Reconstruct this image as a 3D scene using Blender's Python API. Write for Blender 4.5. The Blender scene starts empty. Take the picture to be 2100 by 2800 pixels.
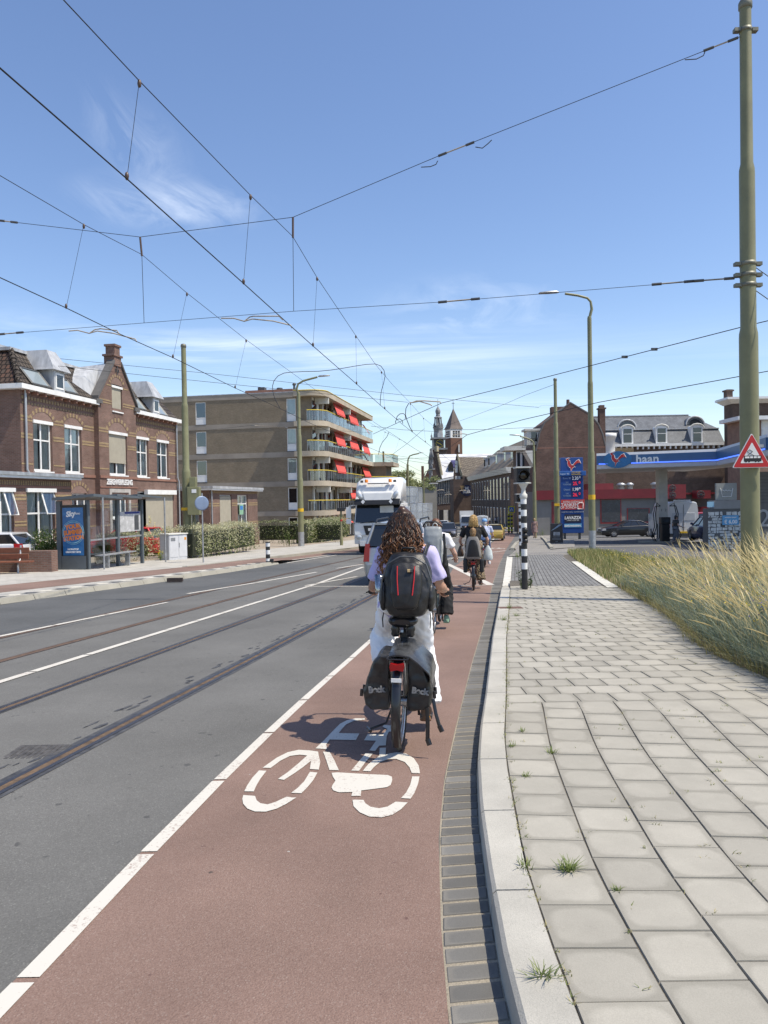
import bpy,bmesh,math,random
from math import sin,cos,pi,radians,sqrt,atan2,tan
from mathutils import Vector,Matrix,noise as mnoise
random.seed(7)
SC=bpy.context.scene
COL=SC.collection
FPX=2052.0;CX=1050.0;CY=1400.0;CAMH=1.6207
ROLL=radians(1.0);PITCH=math.atan(32/2052.0);S=tan(PITCH+math.atan(30/2052.0))
def _ray(px,py):
 dx=px-CX;dy=py-CY;c,s=cos(ROLL),sin(ROLL)
 X=c*dx-s*dy;Y=s*dx+c*dy
 return X,FPX*cos(PITCH)-Y*sin(PITCH),-FPX*sin(PITCH)-Y*cos(PITCH)
def at(px,py,Y):
 r=_ray(px,py);t=Y/r[1];return Vector((r[0]*t,Y,CAMH+r[2]*t))
def gd(px,py,h=0.0):
 r=_ray(px,py);t=(CAMH-h)/(-(r[2]+S*r[1]));return Vector((r[0]*t,r[1]*t,h-S*r[1]*t))
def gz(y,h=0.0):
 return h-S*y if y<90 else(h-S*90-.018*(y-90)if y<170 else h-S*90-.018*80-.003*(y-170))
def G(x,y,h=0.0):return Vector((x,y,gz(y,h)))
RD=0.178
def tag(o,label=None,cat=None,group=None,kind=None):
 if label:o['label']=label
 if cat:o['category']=cat
 if group:o['group']=group
 if kind:o['kind']=kind
 return o
def thing(name,loc,label,cat,group=None,rz=0.0):
 o=bpy.data.objects.new(name,None);COL.objects.link(o)
 o.empty_display_size=0.2;o.location=loc;o.rotation_euler=(0,0,rz)
 return tag(o,label,cat,group)
def copy_tree(o,parent=None):
 c=o.copy();COL.objects.link(c)
 if parent:c.parent=parent
 for ch in list(o.children):copy_tree(ch,c)
 return c
class MB:
 def __init__(s):s.v=[];s.f=[];s.m=[];s.sm=[];s.uvs={}
 def add(s,vs,fs,m=0,smooth=False):
  b=len(s.v);s.v+=[Vector(v)for v in vs]
  for f in fs:s.f.append([b+i for i in f]);s.m.append(m);s.sm.append(smooth)
  return s
 def quad(s,a,b,c,d,m=0):return s.add([a,b,c,d],[(0,1,2,3)],m)
 def poly(s,pts,m=0):return s.add(pts,[list(range(len(pts)))],m)
 def box(s,x0,y0,z0,x1,y1,z1,m=0):
  return s.add([(x0,y0,z0),(x1,y0,z0),(x1,y1,z0),(x0,y1,z0),(x0,y0,z1),(x1,y0,z1),(x1,y1,z1),(x0,y1,z1)],[(0,3,2,1),(4,5,6,7),(0,1,5,4),(1,2,6,5),(2,3,7,6),(3,0,4,7)],m)
 def hexa(s,p,m=0):
  return s.add(p,[(0,3,2,1),(4,5,6,7),(0,1,5,4),(1,2,6,5),(2,3,7,6),(3,0,4,7)],m)
 def obox(s,c,ax,ay,az,m=0):
  c,ax,ay,az=map(Vector,(c,ax,ay,az))
  return s.hexa([c-ax-ay-az,c+ax-ay-az,c+ax+ay-az,c-ax+ay-az,c-ax-ay+az,c+ax-ay+az,c+ax+ay+az,c-ax+ay+az],m)
 def extr(s,pts,vec,m=0):
  n=len(pts);vec=Vector(vec);P=[Vector(p)for p in pts]
  nrm=Vector((0,0,0))
  for i in range(n):nrm+=P[i].cross(P[(i+1)%n])
  if nrm.dot(vec)>0:P=P[::-1]
  return s.add(P+[p+vec for p in P],[list(range(n)),list(range(2*n-1,n-1,-1))]+[(i,i+n,(i+1)%n+n,(i+1)%n)for i in range(n)],m)
 def tube(s,pts,r,n=8,m=0,cap=True,smooth=True,flat=None,up=None):
  P=[Vector(p)for p in pts];k=len(P)
  if k<2:return s
  R=r if isinstance(r,(list,tuple))else[r]*k
  rings=[];prev=None
  for i in range(k):
   t=(P[min(i+1,k-1)]-P[max(i-1,0)])
   if t.length<1e-9:t=Vector((0,0,1))
   t.normalize()
   if up is not None:a=Vector(up)-t*t.dot(Vector(up))
   elif prev is None:
    a=Vector((0,0,1))if abs(t.z)<.9 else Vector((1,0,0));a=a-t*t.dot(a)
   else:a=prev-t*t.dot(prev)
   if a.length<1e-6:a=t.orthogonal()
   a.normalize();prev=a;b=t.cross(a)
   fl=1.0 if flat is None else(flat[i]if isinstance(flat,(list,tuple))else flat)
   rings.append([P[i]+(a*cos(2*pi*j/n)+b*sin(2*pi*j/n)*fl)*R[i]for j in range(n)])
  return s.loft(rings,m,cap,smooth)
 def loft(s,rings,m=0,cap=True,smooth=True):
  n=len(rings[0]);k=len(rings);vs=[p for r in rings for p in r];fs=[]
  for i in range(k-1):
   for j in range(n):fs.append((i*n+j,i*n+(j+1)%n,(i+1)*n+(j+1)%n,(i+1)*n+j))
  s.add(vs,fs,m,smooth)
  if cap:
   s.add(rings[0][::-1],[list(range(n))],m);s.add(rings[-1],[list(range(n))],m)
  return s
 def cyl(s,a,b,r,r2=None,n=12,m=0,smooth=True,cap=True):
  return s.tube([a,b],[r,r if r2 is None else r2],n,m,cap,smooth)
 def lathe(s,prof,c=(0,0,0),n=20,m=0,smooth=True,sx=1,sy=1):
  c=Vector(c)
  return s.loft([[c+Vector((r*cos(2*pi*j/n)*sx,r*sin(2*pi*j/n)*sy,z))for j in range(n)]for r,z in prof],m,True,smooth)
 def ell(s,c,r,n=12,k=8,m=0,rot=None):
  c=Vector(c);r=Vector(r);rings=[]
  for i in range(k+1):
   th=pi*(i+.001)/(k+.002);rings.append([])
   for j in range(n):
    p=Vector((r.x*sin(th)*cos(2*pi*j/n),r.y*sin(th)*sin(2*pi*j/n),-r.z*cos(th)))
    rings[-1].append(c+(rot@p if rot else p))
  return s.loft(rings,m,True,True)
 def ring(s,c,axis,R,r,n=32,k=8,m=0):
  c=Vector(c);ax=Vector(axis).normalized();a=ax.orthogonal().normalized();b=ax.cross(a)
  vs=[];fs=[]
  for i in range(n):
   d=a*cos(2*pi*i/n)+b*sin(2*pi*i/n)
   for j in range(k):vs.append(c+d*(R+r*cos(2*pi*j/k))+ax*(r*sin(2*pi*j/k)))
  for i in range(n):
   for j in range(k):fs.append((i*k+j,((i+1)%n)*k+j,((i+1)%n)*k+(j+1)%k,i*k+(j+1)%k))
  return s.add(vs,fs,m,True)
 def build(s,name,mats,parent=None,local=False,bevel=0.0,smooth_angle=None,label=None,cat=None,group=None,kind=None,uv=True,recalc=False,sub=0):
  off=Vector((0,0,0))
  if parent is not None and not local:
   p=parent
   while p is not None:off+=p.location;p=p.parent
  me=bpy.data.meshes.new(name)
  me.from_pydata([v-off for v in s.v],[],s.f)
  mats=mats if isinstance(mats,(list,tuple))else[mats]
  for mt in mats:me.materials.append(mt)
  me.polygons.foreach_set('material_index',[min(i,len(mats)-1)for i in s.m])
  me.polygons.foreach_set('use_smooth',s.sm)
  if recalc:
   bm=bmesh.new();bm.from_mesh(me);bmesh.ops.recalc_face_normals(bm,faces=bm.faces);bm.to_mesh(me);bm.free()
  if uv:
   ul=me.uv_layers.new(name='UVMap');V=s.v;buf=[0.0]*(2*len(me.loops))
   for pg in me.polygons:
    n=pg.normal
    if abs(n.z)>.75:
     for li in pg.loop_indices:
      q=V[me.loops[li].vertex_index];buf[2*li]=q.x;buf[2*li+1]=q.y
    else:
     l=sqrt(n.x*n.x+n.y*n.y)or 1;tx,ty=-n.y/l,n.x/l;st=sqrt(max(1-n.z*n.z,.05))
     for li in pg.loop_indices:
      q=V[me.loops[li].vertex_index];buf[2*li]=q.x*tx+q.y*ty;buf[2*li+1]=q.z/st
   ul.data.foreach_set('uv',buf)
   for fi,cs in s.uvs.items():
    for li,c in zip(me.polygons[fi].loop_indices,cs):ul.data[li].uv=c
  me.update()
  o=bpy.data.objects.new(name,me);COL.objects.link(o)
  if parent is not None:o.parent=parent
  if bevel:
   md=o.modifiers.new('bevel','BEVEL');md.width=bevel;md.segments=2;md.limit_method='ANGLE';md.angle_limit=radians(40)
  if sub:
   md=o.modifiers.new('sub','SUBSURF');md.levels=sub;md.render_levels=sub
  return tag(o,label,cat,group,kind)
def remesh(mb,vox,smooth=4,disp=None):
 """Fuse the overlapping closed shapes of mb into one continuous skin; returns a new MB."""
 me=bpy.data.meshes.new('tmp');me.from_pydata(mb.v,[],mb.f)
 o=bpy.data.objects.new('tmp',me);COL.objects.link(o)
 md=o.modifiers.new('r','REMESH');md.mode='VOXEL';md.voxel_size=vox
 if smooth:
  md=o.modifiers.new('s','SMOOTH');md.iterations=smooth;md.factor=.5
 dg=bpy.context.evaluated_depsgraph_get();ev=o.evaluated_get(dg);m2=bpy.data.meshes.new_from_object(ev)
 out=MB();out.v=[v.co.copy()for v in m2 .vertices];out.f=[list(p.vertices)for p in m2 .polygons]
 out.m=[0]*len(out.f);out.sm=[True]*len(out.f)
 if disp:
  out.v=[v+n.normal*disp(v.copy())for v,n in zip(out.v,m2 .vertices)]
 bpy.data.objects.remove(o);bpy.data.meshes.remove(me);bpy.data.meshes.remove(m2)
 return out
def text_mb(body,size,M,depth=0.004,bold=0.0,align='CENTER',spacing=1.0,xs=1.0,shear=0.0):
 """Flat lettering as mesh; M maps (x right, y up, z out) to the world."""
 cu=bpy.data.curves.new('t','FONT');cu.body=body;cu.size=size;cu.align_x=align;cu.align_y='CENTER'
 cu.extrude=depth;cu.offset=bold;cu.space_character=spacing;cu.shear=shear;cu.resolution_u=3
 o=bpy.data.objects.new('t',cu);COL.objects.link(o)
 dg=bpy.context.evaluated_depsgraph_get();m2=bpy.data.meshes.new_from_object(o.evaluated_get(dg))
 out=MB();out.v=[M@Vector((v.co.x*xs,v.co.y,v.co.z))for v in m2 .vertices];out.f=[list(p.vertices)for p in m2 .polygons]
 out.m=[0]*len(out.f);out.sm=[False]*len(out.f)
 bpy.data.objects.remove(o);bpy.data.curves.remove(cu);bpy.data.meshes.remove(m2)
 return out
def frameM(o,u,n):
 u=Vector(u).normalized();n=Vector(n).normalized();w=n.cross(u)
 return Matrix(((u.x,w.x,n.x,o[0]),(u.y,w.y,n.y,o[1]),(u.z,w.z,n.z,o[2]),(0,0,0,1)))
def join(*ms):
 o=MB()
 for k,q in enumerate(ms):
  b=len(o.v);o.v+=q.v;o.f+=[[b+i for i in f]for f in q.f];o.m+=q.m;o.sm+=q.sm
 return o
def _nt(name):
 m=bpy.data.materials.new(name);m.use_nodes=True;nt=m.node_tree
 return m,nt,nt.nodes['Principled BSDF']
def _n(nt,t,**k):
 n=nt.nodes.new(t)
 for a,v in k.items():
  if a.startswith('i_'):
   key=a[2:];n.inputs[int(key)if key.isdigit()else key.replace('_',' ')].default_value=v
  else:setattr(n,a,v)
 return n
def C4(c):return(c[0],c[1],c[2],1.0)
def mat(name,col,rough=.6,metal=0.0,var=0.12,vscale=3.0,bump=0.0,bscale=40.0,spec=.5,emit=None,estr=0.0,coat=0.0,tint=None,streak=False,trans=0.0,sss=0.0):
 """Principled with uneven colour (two noises), optional grain bump."""
 m,nt,b=_nt(name);L=nt.links.new
 b.inputs['Roughness'].default_value=rough;b.inputs['Metallic'].default_value=metal
 b.inputs['Specular IOR Level'].default_value=spec
 if coat:b.inputs['Coat Weight'].default_value=coat;b.inputs['Coat Roughness'].default_value=.05
 if sss:b.inputs['Subsurface Weight'].default_value=sss;b.inputs['Subsurface Radius'].default_value=(.01,.004,.002)
 tc=_n(nt,'ShaderNodeTexCoord')
 if var:
  mp=_n(nt,'ShaderNodeMapping');L(tc.outputs['Object'],mp.inputs[0])
  if streak:mp.inputs['Scale'].default_value=(1,1,.12)
  n1=_n(nt,'ShaderNodeTexNoise',i_Scale=vscale,i_Detail=6.0,i_Roughness=.65);L(mp.outputs[0],n1 .inputs['Vector'])
  t2=tint or tuple(max(0,c*(1-2.2*var))for c in col);t1=tuple(min(1,c*(1+1.1*var))for c in col)
  r=_n(nt,'ShaderNodeMapRange',i_1=.32,i_2=.68);L(n1 .outputs['Fac'],r.inputs[0])
  mx=_n(nt,'ShaderNodeMix',data_type='RGBA');L(r.outputs[0],mx.inputs[0]);mx.inputs[6].default_value=C4(t2);mx.inputs[7].default_value=C4(t1)
  L(mx.outputs[2],b.inputs['Base Color'])
  rr=_n(nt,'ShaderNodeMapRange',i_3=max(0,rough-.08),i_4=min(1,rough+.1));L(n1 .outputs['Fac'],rr.inputs[0]);L(rr.outputs[0],b.inputs['Roughness'])
 else:b.inputs['Base Color'].default_value=C4(col)
 if bump:
  n2=_n(nt,'ShaderNodeTexNoise',i_Scale=bscale,i_Detail=4.0);L(tc.outputs['Object'],n2 .inputs['Vector'])
  bp=_n(nt,'ShaderNodeBump',i_Strength=bump,i_Distance=.02);L(n2 .outputs['Fac'],bp.inputs['Height']);L(bp.outputs[0],b.inputs['Normal'])
 if emit:b.inputs['Emission Color'].default_value=C4(emit);b.inputs['Emission Strength'].default_value=estr
 return m
def grain(name,c1,c2,c3,scale=150.0,big=.5,rough=.9,bump=.35,spots=None,bs=None,flecks=0):
 """Aggregate ground: fine speckle of three colours, broad stains, grain bump."""
 m,nt,b=_nt(name);L=nt.links.new;b.inputs['Roughness'].default_value=rough;b.inputs['Specular IOR Level'].default_value=.3
 tc=_n(nt,'ShaderNodeTexCoord')
 v=_n(nt,'ShaderNodeTexVoronoi',i_Scale=scale);L(tc.outputs['Object'],v.inputs['Vector'])
 sp=_n(nt,'ShaderNodeSeparateColor');L(v.outputs['Color'],sp.inputs[0])
 m1=_n(nt,'ShaderNodeMix',data_type='RGBA');L(sp.outputs[0],m1 .inputs[0]);m1 .inputs[6].default_value=C4(c1);m1 .inputs[7].default_value=C4(c2)
 r=_n(nt,'ShaderNodeMapRange',i_1=.90,i_2=.99,i_4=.6);L(sp.outputs[1],r.inputs[0])
 m2=_n(nt,'ShaderNodeMix',data_type='RGBA');L(r.outputs[0],m2 .inputs[0]);L(m1 .outputs[2],m2 .inputs[6]);m2 .inputs[7].default_value=C4(c3)
 nz=_n(nt,'ShaderNodeTexNoise',i_Scale=big,i_Detail=8.0,i_Roughness=.6);L(tc.outputs['Object'],nz.inputs['Vector'])
 r2=_n(nt,'ShaderNodeMapRange',i_1=.3,i_2=.7,i_3=.8,i_4=1.15);L(nz.outputs['Fac'],r2 .inputs[0])
 m3=_n(nt,'ShaderNodeMix',data_type='RGBA',blend_type='MULTIPLY');m3 .inputs[0].default_value=1;L(m2 .outputs[2],m3 .inputs[6])
 cb=_n(nt,'ShaderNodeCombineColor')
 for i in range(3):L(r2 .outputs[0],cb.inputs[i])
 L(cb.outputs[0],m3 .inputs[7]);out=m3 .outputs[2]
 if flecks:
  vf=_n(nt,'ShaderNodeTexVoronoi',i_Scale=flecks);L(tc.outputs['Object'],vf.inputs['Vector']);cf=_n(nt,'ShaderNodeSeparateColor');L(vf.outputs['Color'],cf.inputs[0])
  th=_n(nt,'ShaderNodeMapRange',i_1=.55,i_2=1.0,i_3=.0,i_4=.032);L(cf.outputs[0],th.inputs[0]);lt=_n(nt,'ShaderNodeMath',operation='LESS_THAN');L(vf.outputs['Distance'],lt.inputs[0]);L(th.outputs[0],lt.inputs[1])
  m5=_n(nt,'ShaderNodeMix',data_type='RGBA');k5=_n(nt,'ShaderNodeMath',operation='MULTIPLY');L(lt.outputs[0],k5 .inputs[0]);k5 .inputs[1].default_value=.7;L(k5 .outputs[0],m5 .inputs[0]);L(out,m5 .inputs[6])
  m6=_n(nt,'ShaderNodeMix',data_type='RGBA');gt=_n(nt,'ShaderNodeMath',operation='GREATER_THAN');L(cf.outputs[1],gt.inputs[0]);gt.inputs[1].default_value=.6;L(gt.outputs[0],m6 .inputs[0]);m6 .inputs[6].default_value=(.045,.043,.04,1);m6 .inputs[7].default_value=(.42,.41,.38,1);L(m6 .outputs[2],m5 .inputs[7]);out=m5 .outputs[2]
 if spots:
  nz2=_n(nt,'ShaderNodeTexNoise',i_Scale=spots[0],i_Detail=2.0);L(tc.outputs['Object'],nz2 .inputs['Vector'])
  r3=_n(nt,'ShaderNodeMapRange',i_1=spots[1],i_2=spots[1]+.04,i_4=.7);L(nz2 .outputs['Fac'],r3 .inputs[0])
  m4=_n(nt,'ShaderNodeMix',data_type='RGBA');L(r3 .outputs[0],m4 .inputs[0]);L(out,m4 .inputs[6]);m4 .inputs[7].default_value=C4(spots[2]);out=m4 .outputs[2]
 L(out,b.inputs['Base Color'])
 n2=_n(nt,'ShaderNodeTexNoise',i_Scale=bs or scale*.8,i_Detail=3.0);L(tc.outputs['Object'],n2 .inputs['Vector'])
 bp=_n(nt,'ShaderNodeBump',i_Strength=bump,i_Distance=.01);L(n2 .outputs['Fac'],bp.inputs['Height']);L(bp.outputs[0],b.inputs['Normal'])
 return m
def brick(name,c1,c2,mortar,bw=.21,bh=.065,ms=.009,off=.5,rough=.85,stain=.25,bump=.4,dark=None):
 m,nt,b=_nt(name);L=nt.links.new;b.inputs['Roughness'].default_value=rough;b.inputs['Specular IOR Level'].default_value=.25
 uv=_n(nt,'ShaderNodeUVMap',uv_map='UVMap')
 br=_n(nt,'ShaderNodeTexBrick',offset=off);L(uv.outputs[0],br.inputs['Vector'])
 br.inputs['Color1'].default_value=C4(c1);br.inputs['Color2'].default_value=C4(c2);br.inputs['Mortar'].default_value=C4(mortar)
 br.inputs['Scale'].default_value=1;br.inputs['Mortar Size'].default_value=ms;br.inputs['Brick Width'].default_value=bw;br.inputs['Row Height'].default_value=bh;br.inputs['Mortar Smooth'].default_value=.1
 nz=_n(nt,'ShaderNodeTexNoise',i_Scale=.9,i_Detail=8.0,i_Roughness=.65);L(uv.outputs[0],nz.inputs['Vector'])
 r2=_n(nt,'ShaderNodeMapRange',i_1=.3,i_2=.7,i_3=1-stain,i_4=1+stain*.5);L(nz.outputs['Fac'],r2 .inputs[0])
 cb=_n(nt,'ShaderNodeCombineColor')
 for i in range(3):L(r2 .outputs[0],cb.inputs[i])
 mx=_n(nt,'ShaderNodeMix',data_type='RGBA',blend_type='MULTIPLY');mx.inputs[0].default_value=1;L(br.outputs['Color'],mx.inputs[6]);L(cb.outputs[0],mx.inputs[7])
 L(mx.outputs[2],b.inputs['Base Color'])
 bp=_n(nt,'ShaderNodeBump',i_Strength=bump,i_Distance=.01,invert=True);L(br.outputs['Fac'],bp.inputs['Height']);L(bp.outputs[0],b.inputs['Normal'])
 return m
def glassy(name,col=(.02,.025,.03),rough=.04):
 m,nt,b=_nt(name);b.inputs['Base Color'].default_value=C4(col);b.inputs['Roughness'].default_value=rough;b.inputs['Specular IOR Level'].default_value=.9
 return m
def clear(name,tint=(.8,.85,.85),gloss=.12,alpha=.75):
 m,nt,b=_nt(name);L=nt.links.new;out=nt.nodes['Material Output']
 tr=_n(nt,'ShaderNodeBsdfTransparent');tr.inputs[0].default_value=C4(tint)
 gl=_n(nt,'ShaderNodeBsdfGlossy');gl.inputs['Roughness'].default_value=.03;gl.inputs[0].default_value=(.9,.95,1,1)
 fr=_n(nt,'ShaderNodeFresnel',i_IOR=1.5);ad=_n(nt,'ShaderNodeMath',operation='ADD');L(fr.outputs[0],ad.inputs[0]);ad.inputs[1].default_value=gloss
 mx=_n(nt,'ShaderNodeMixShader');L(ad.outputs[0],mx.inputs[0]);L(tr.outputs[0],mx.inputs[1]);L(gl.outputs[0],mx.inputs[2]);L(mx.outputs[0],out.inputs[0])
 return m
def leafmat(name,c1,c2,rough=.55):
 m,nt,b=_nt(name);L=nt.links.new;b.inputs['Roughness'].default_value=rough;b.inputs['Specular IOR Level'].default_value=.3
 g=_n(nt,'ShaderNodeNewGeometry');mx=_n(nt,'ShaderNodeMix',data_type='RGBA');L(g.outputs['Random Per Island'],mx.inputs[0]);mx.inputs[6].default_value=C4(c1);mx.inputs[7].default_value=C4(c2)
 L(mx.outputs[2],b.inputs['Base Color'])
 tl=_n(nt,'ShaderNodeBsdfTranslucent');L(mx.outputs[2],tl.inputs[0]);ms=_n(nt,'ShaderNodeMixShader',i_0=.3);L(b.outputs[0],ms.inputs[1]);L(tl.outputs[0],ms.inputs[2])
 L(ms.outputs[0],nt.nodes['Material Output'].inputs[0])
 return m
M={}
M['olive']=mat('olive_paint',(.20,.20,.105),.45,0,.10,2.0,tint=(.17,.165,.085))
M['galv']=mat('galvanised_steel',(.42,.43,.44),.45,.6,.12,6)
M['steel']=mat('bare_steel',(.5,.5,.5),.3,.9,.1,8)
M['dsteel']=mat('dark_steel',(.09,.095,.10),.45,.3,.1,6)
M['wire']=mat('dark_wire',(.02,.02,.022),.6,.2,0)
M['insul']=mat('insulator_brown',(.10,.06,.04),.4,0,.1)
M['rod']=mat('insulator_rod',(.38,.33,.26),.5,0,.1)
M['white']=mat('white_paint',(.78,.78,.76),.5,0,.05,2)
M['offwhite']=mat('offwhite_paint',(.62,.61,.56),.6,0,.08,2)
M['black']=mat('black_plastic',(.012,.012,.013),.45,0,0)
M['rubber']=mat('tyre_rubber',(.018,.018,.018),.8,0,.15,30)
M['blackmet']=mat('black_lacquer',(.01,.01,.011),.3,0,0,coat=.3)
M['chrome']=mat('chrome',(.7,.7,.7),.15,1,0)
M['glass']=glassy('window_glass',(.03,.035,.04))
M['carglass']=glassy('car_glass',(.012,.014,.016),.03)
M['clear']=clear('clear_pane')
M['red']=mat('red_paint',(.45,.02,.02),.45,0,.06)
M['yellow']=mat('yellow_plate',(.75,.45,.02),.5,0,.04)
M['conc']=grain('concrete',(.40,.39,.36),(.46,.45,.42),(.3,.29,.27),120,.7,.9,.2)
def build_world():
 w=bpy.data.worlds.new('World');SC.world=w;w.use_nodes=True;nt=w.node_tree;L=nt.links.new
 bg=nt.nodes['Background'];bg.inputs[1].default_value=SKY_STR
 sk=_n(nt,'ShaderNodeTexSky',sky_type='NISHITA');sk.sun_disc=False;sk.sun_elevation=SUN_EL;sk.sun_rotation=SUN_ROT
 sk.air_density=1.0;sk.dust_density=0.6;sk.ozone_density=2.0;sk.altitude=0
 tc=_n(nt,'ShaderNodeTexCoord')
 sp=_n(nt,'ShaderNodeSeparateXYZ');L(tc.outputs['Generated'],sp.inputs[0])
 mz=_n(nt,'ShaderNodeMath',operation='MAXIMUM');L(sp.outputs[2],mz.inputs[0]);mz.inputs[1].default_value=.03
 dv=[]
 for i in(0,1):
  d=_n(nt,'ShaderNodeMath',operation='DIVIDE');L(sp.outputs[i],d.inputs[0]);L(mz.outputs[0],d.inputs[1]);dv.append(d)
 cb=_n(nt,'ShaderNodeCombineXYZ');L(dv[0].outputs[0],cb.inputs[0]);L(dv[1].outputs[0],cb.inputs[1])
 def wisps(rot,sc,scale,lo,hi,amt,loc=(0,0,0)):
  mp=_n(nt,'ShaderNodeMapping');L(cb.outputs[0],mp.inputs[0]);mp.inputs['Rotation'].default_value=(0,0,rot);mp.inputs['Scale'].default_value=sc;mp.inputs['Location'].default_value=loc
  nz=_n(nt,'ShaderNodeTexNoise',i_Scale=scale,i_Detail=9.0,i_Roughness=.62,i_Distortion=.9);L(mp.outputs[0],nz.inputs['Vector'])
  r=_n(nt,'ShaderNodeMapRange',i_1=lo,i_2=hi,i_4=amt);L(nz.outputs['Fac'],r.inputs[0]);return r
 def blob(cx,cy,rx,ry):
  a=_n(nt,'ShaderNodeVectorMath',operation='SUBTRACT');L(cb.outputs[0],a.inputs[0]);a.inputs[1].default_value=(cx,cy,0)
  d=_n(nt,'ShaderNodeVectorMath',operation='DIVIDE');L(a.outputs[0],d.inputs[0]);d.inputs[1].default_value=(rx,ry,1)
  l=_n(nt,'ShaderNodeVectorMath',operation='LENGTH');L(d.outputs[0],l.inputs[0])
  r=_n(nt,'ShaderNodeMapRange',interpolation_type='SMOOTHSTEP',i_1=1.0,i_2=.1);L(l.outputs['Value'],r.inputs[0]);return r
 def lay(px,py):
  r=Vector(_ray(px,py)).normalized();return r.x/max(r.z,.03),r.y/max(r.z,.03)
 terms=[]
 for(px,py,rx,ry,w_)in CLOUDS:
  cx,cy=lay(px,py);b_=blob(cx,cy,rx,ry);w1=wisps(w_[0],w_[1],w_[2],w_[3],w_[4],w_[5],(cx,cy,0))
  m_=_n(nt,'ShaderNodeMath',operation='MULTIPLY');L(b_.outputs[0],m_.inputs[0]);L(w1 .outputs[0],m_.inputs[1]);terms.append(m_)
 cur=terms[0]
 for t in terms[1:]:
  a=_n(nt,'ShaderNodeMath',operation='ADD',use_clamp=True);L(cur.outputs[0],a.inputs[0]);L(t.outputs[0],a.inputs[1]);cur=a
 mx=_n(nt,'ShaderNodeMix',data_type='RGBA');L(cur.outputs[0],mx.inputs[0]);L(sk.outputs[0],mx.inputs[6]);mx.inputs[7].default_value=CLOUD_COL
 hs=_n(nt,'ShaderNodeHueSaturation',i_Saturation=SKY_SAT,i_Value=1.0,i_Hue=.506);L(sk.outputs[0],hs.inputs['Color']);L(hs.outputs[0],mx.inputs[6])
 L(mx.outputs[2],bg.inputs[0])
SUN_EL=radians(60);SUN_DIR=Vector((1,-.36,0)).normalized();SUN_ROT=atan2(SUN_DIR.x,SUN_DIR.y)
SKY_STR=.14;SKY_SAT=1.06;CLOUD_COL=(7.2,7.6,8.1,1)
CLOUDS=[(460,560,.42,.34,(.5,(1.0,.5,1),3.0,.42,.80,.5)),(380,400,.16,.42,(1.3,(1.6,.5,1),4.0,.44,.82,.3)),(620,955,1.4,.7,(.1,(.35,1.2,1),1.6,.44,.75,.5)),(1030,1000,2.0,1.8,(.2,(.3,.9,1),1.3,.47,.78,.36)),(1330,1085,5.0,4.0,(.15,(.2,.6,1),.8,0.48,.78,.32)),(1300,850,.8,.9,(.4,(.8,.6,1),2.0,.46,.8,.3)),(180,930,1.6,1.2,(.3,(.5,.9,1),1.4,.45,.8,.25)),(1080,1190,9.0,7.0,(.1,(.12,.4,1),.5,.46,.76,.3))]
build_world()
sl=bpy.data.lights.new('sun','SUN');sl.energy=4.0;sl.angle=radians(.53);sl.color=(1,.915,.77)
so=bpy.data.objects.new('sun',sl);COL.objects.link(so)
so.rotation_euler=Vector((-SUN_DIR.x*cos(SUN_EL),-SUN_DIR.y*cos(SUN_EL),-sin(SUN_EL))).to_track_quat('-Z','Y').to_euler()
so.location=(30,-6,50)
cam=bpy.data.cameras.new('camera');co=bpy.data.objects.new('camera',cam);COL.objects.link(co);SC.camera=co
cam.sensor_fit='VERTICAL';cam.sensor_height=36;cam.sensor_width=27;cam.lens=FPX/2800*36;cam.clip_start=.05;cam.clip_end=6000
R0=Vector((1,0,0));U0=Vector((0,sin(PITCH),cos(PITCH)));F0=Vector((0,cos(PITCH),-sin(PITCH)))
cr=cos(ROLL)*R0-sin(ROLL)*U0;cu_=sin(ROLL)*R0+cos(ROLL)*U0
mw=Matrix((cr,cu_,-F0)).transposed().to_4x4();mw.translation=(0,0,CAMH);co.matrix_world=mw
SC.view_settings.view_transform='Standard';SC.view_settings.look='None';SC.view_settings.exposure=0.45;SC.view_settings.gamma=1
SC.render.resolution_x=768;SC.render.resolution_y=1024
M['asph']=grain('asphalt',(.115,.113,.106),(.150,.148,.140),(.23,.23,.21),170,.55,.9,.35,spots=(9,.70,(.06,.06,.06)),flecks=3.2)
M['asph3']=grain('darker_asphalt',(.082,.085,.086),(.112,.115,.115),(.2,.2,.2),170,.5,.9,.35,flecks=2.6)
M['asph2']=grain('forecourt_asphalt',(.10,.10,.102),(.14,.14,.142),(.2,.2,.2),150,.4,.92,.3)
M['redasph']=grain('red_asphalt',(.188,.122,.098),(.245,.166,.135),(.30,.235,.20),190,.8,.92,.6,spots=(14,.74,(.10,.055,.05)),flecks=2.4)
M['earth']=grain('earth',(.16,.125,.085),(.22,.18,.12),(.10,.08,.05),60,.8,.95,.5)
M['paint']=mat('road_paint',(.72,.70,.64),.7,0,.09,9,bump=.25,bscale=160)
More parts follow.
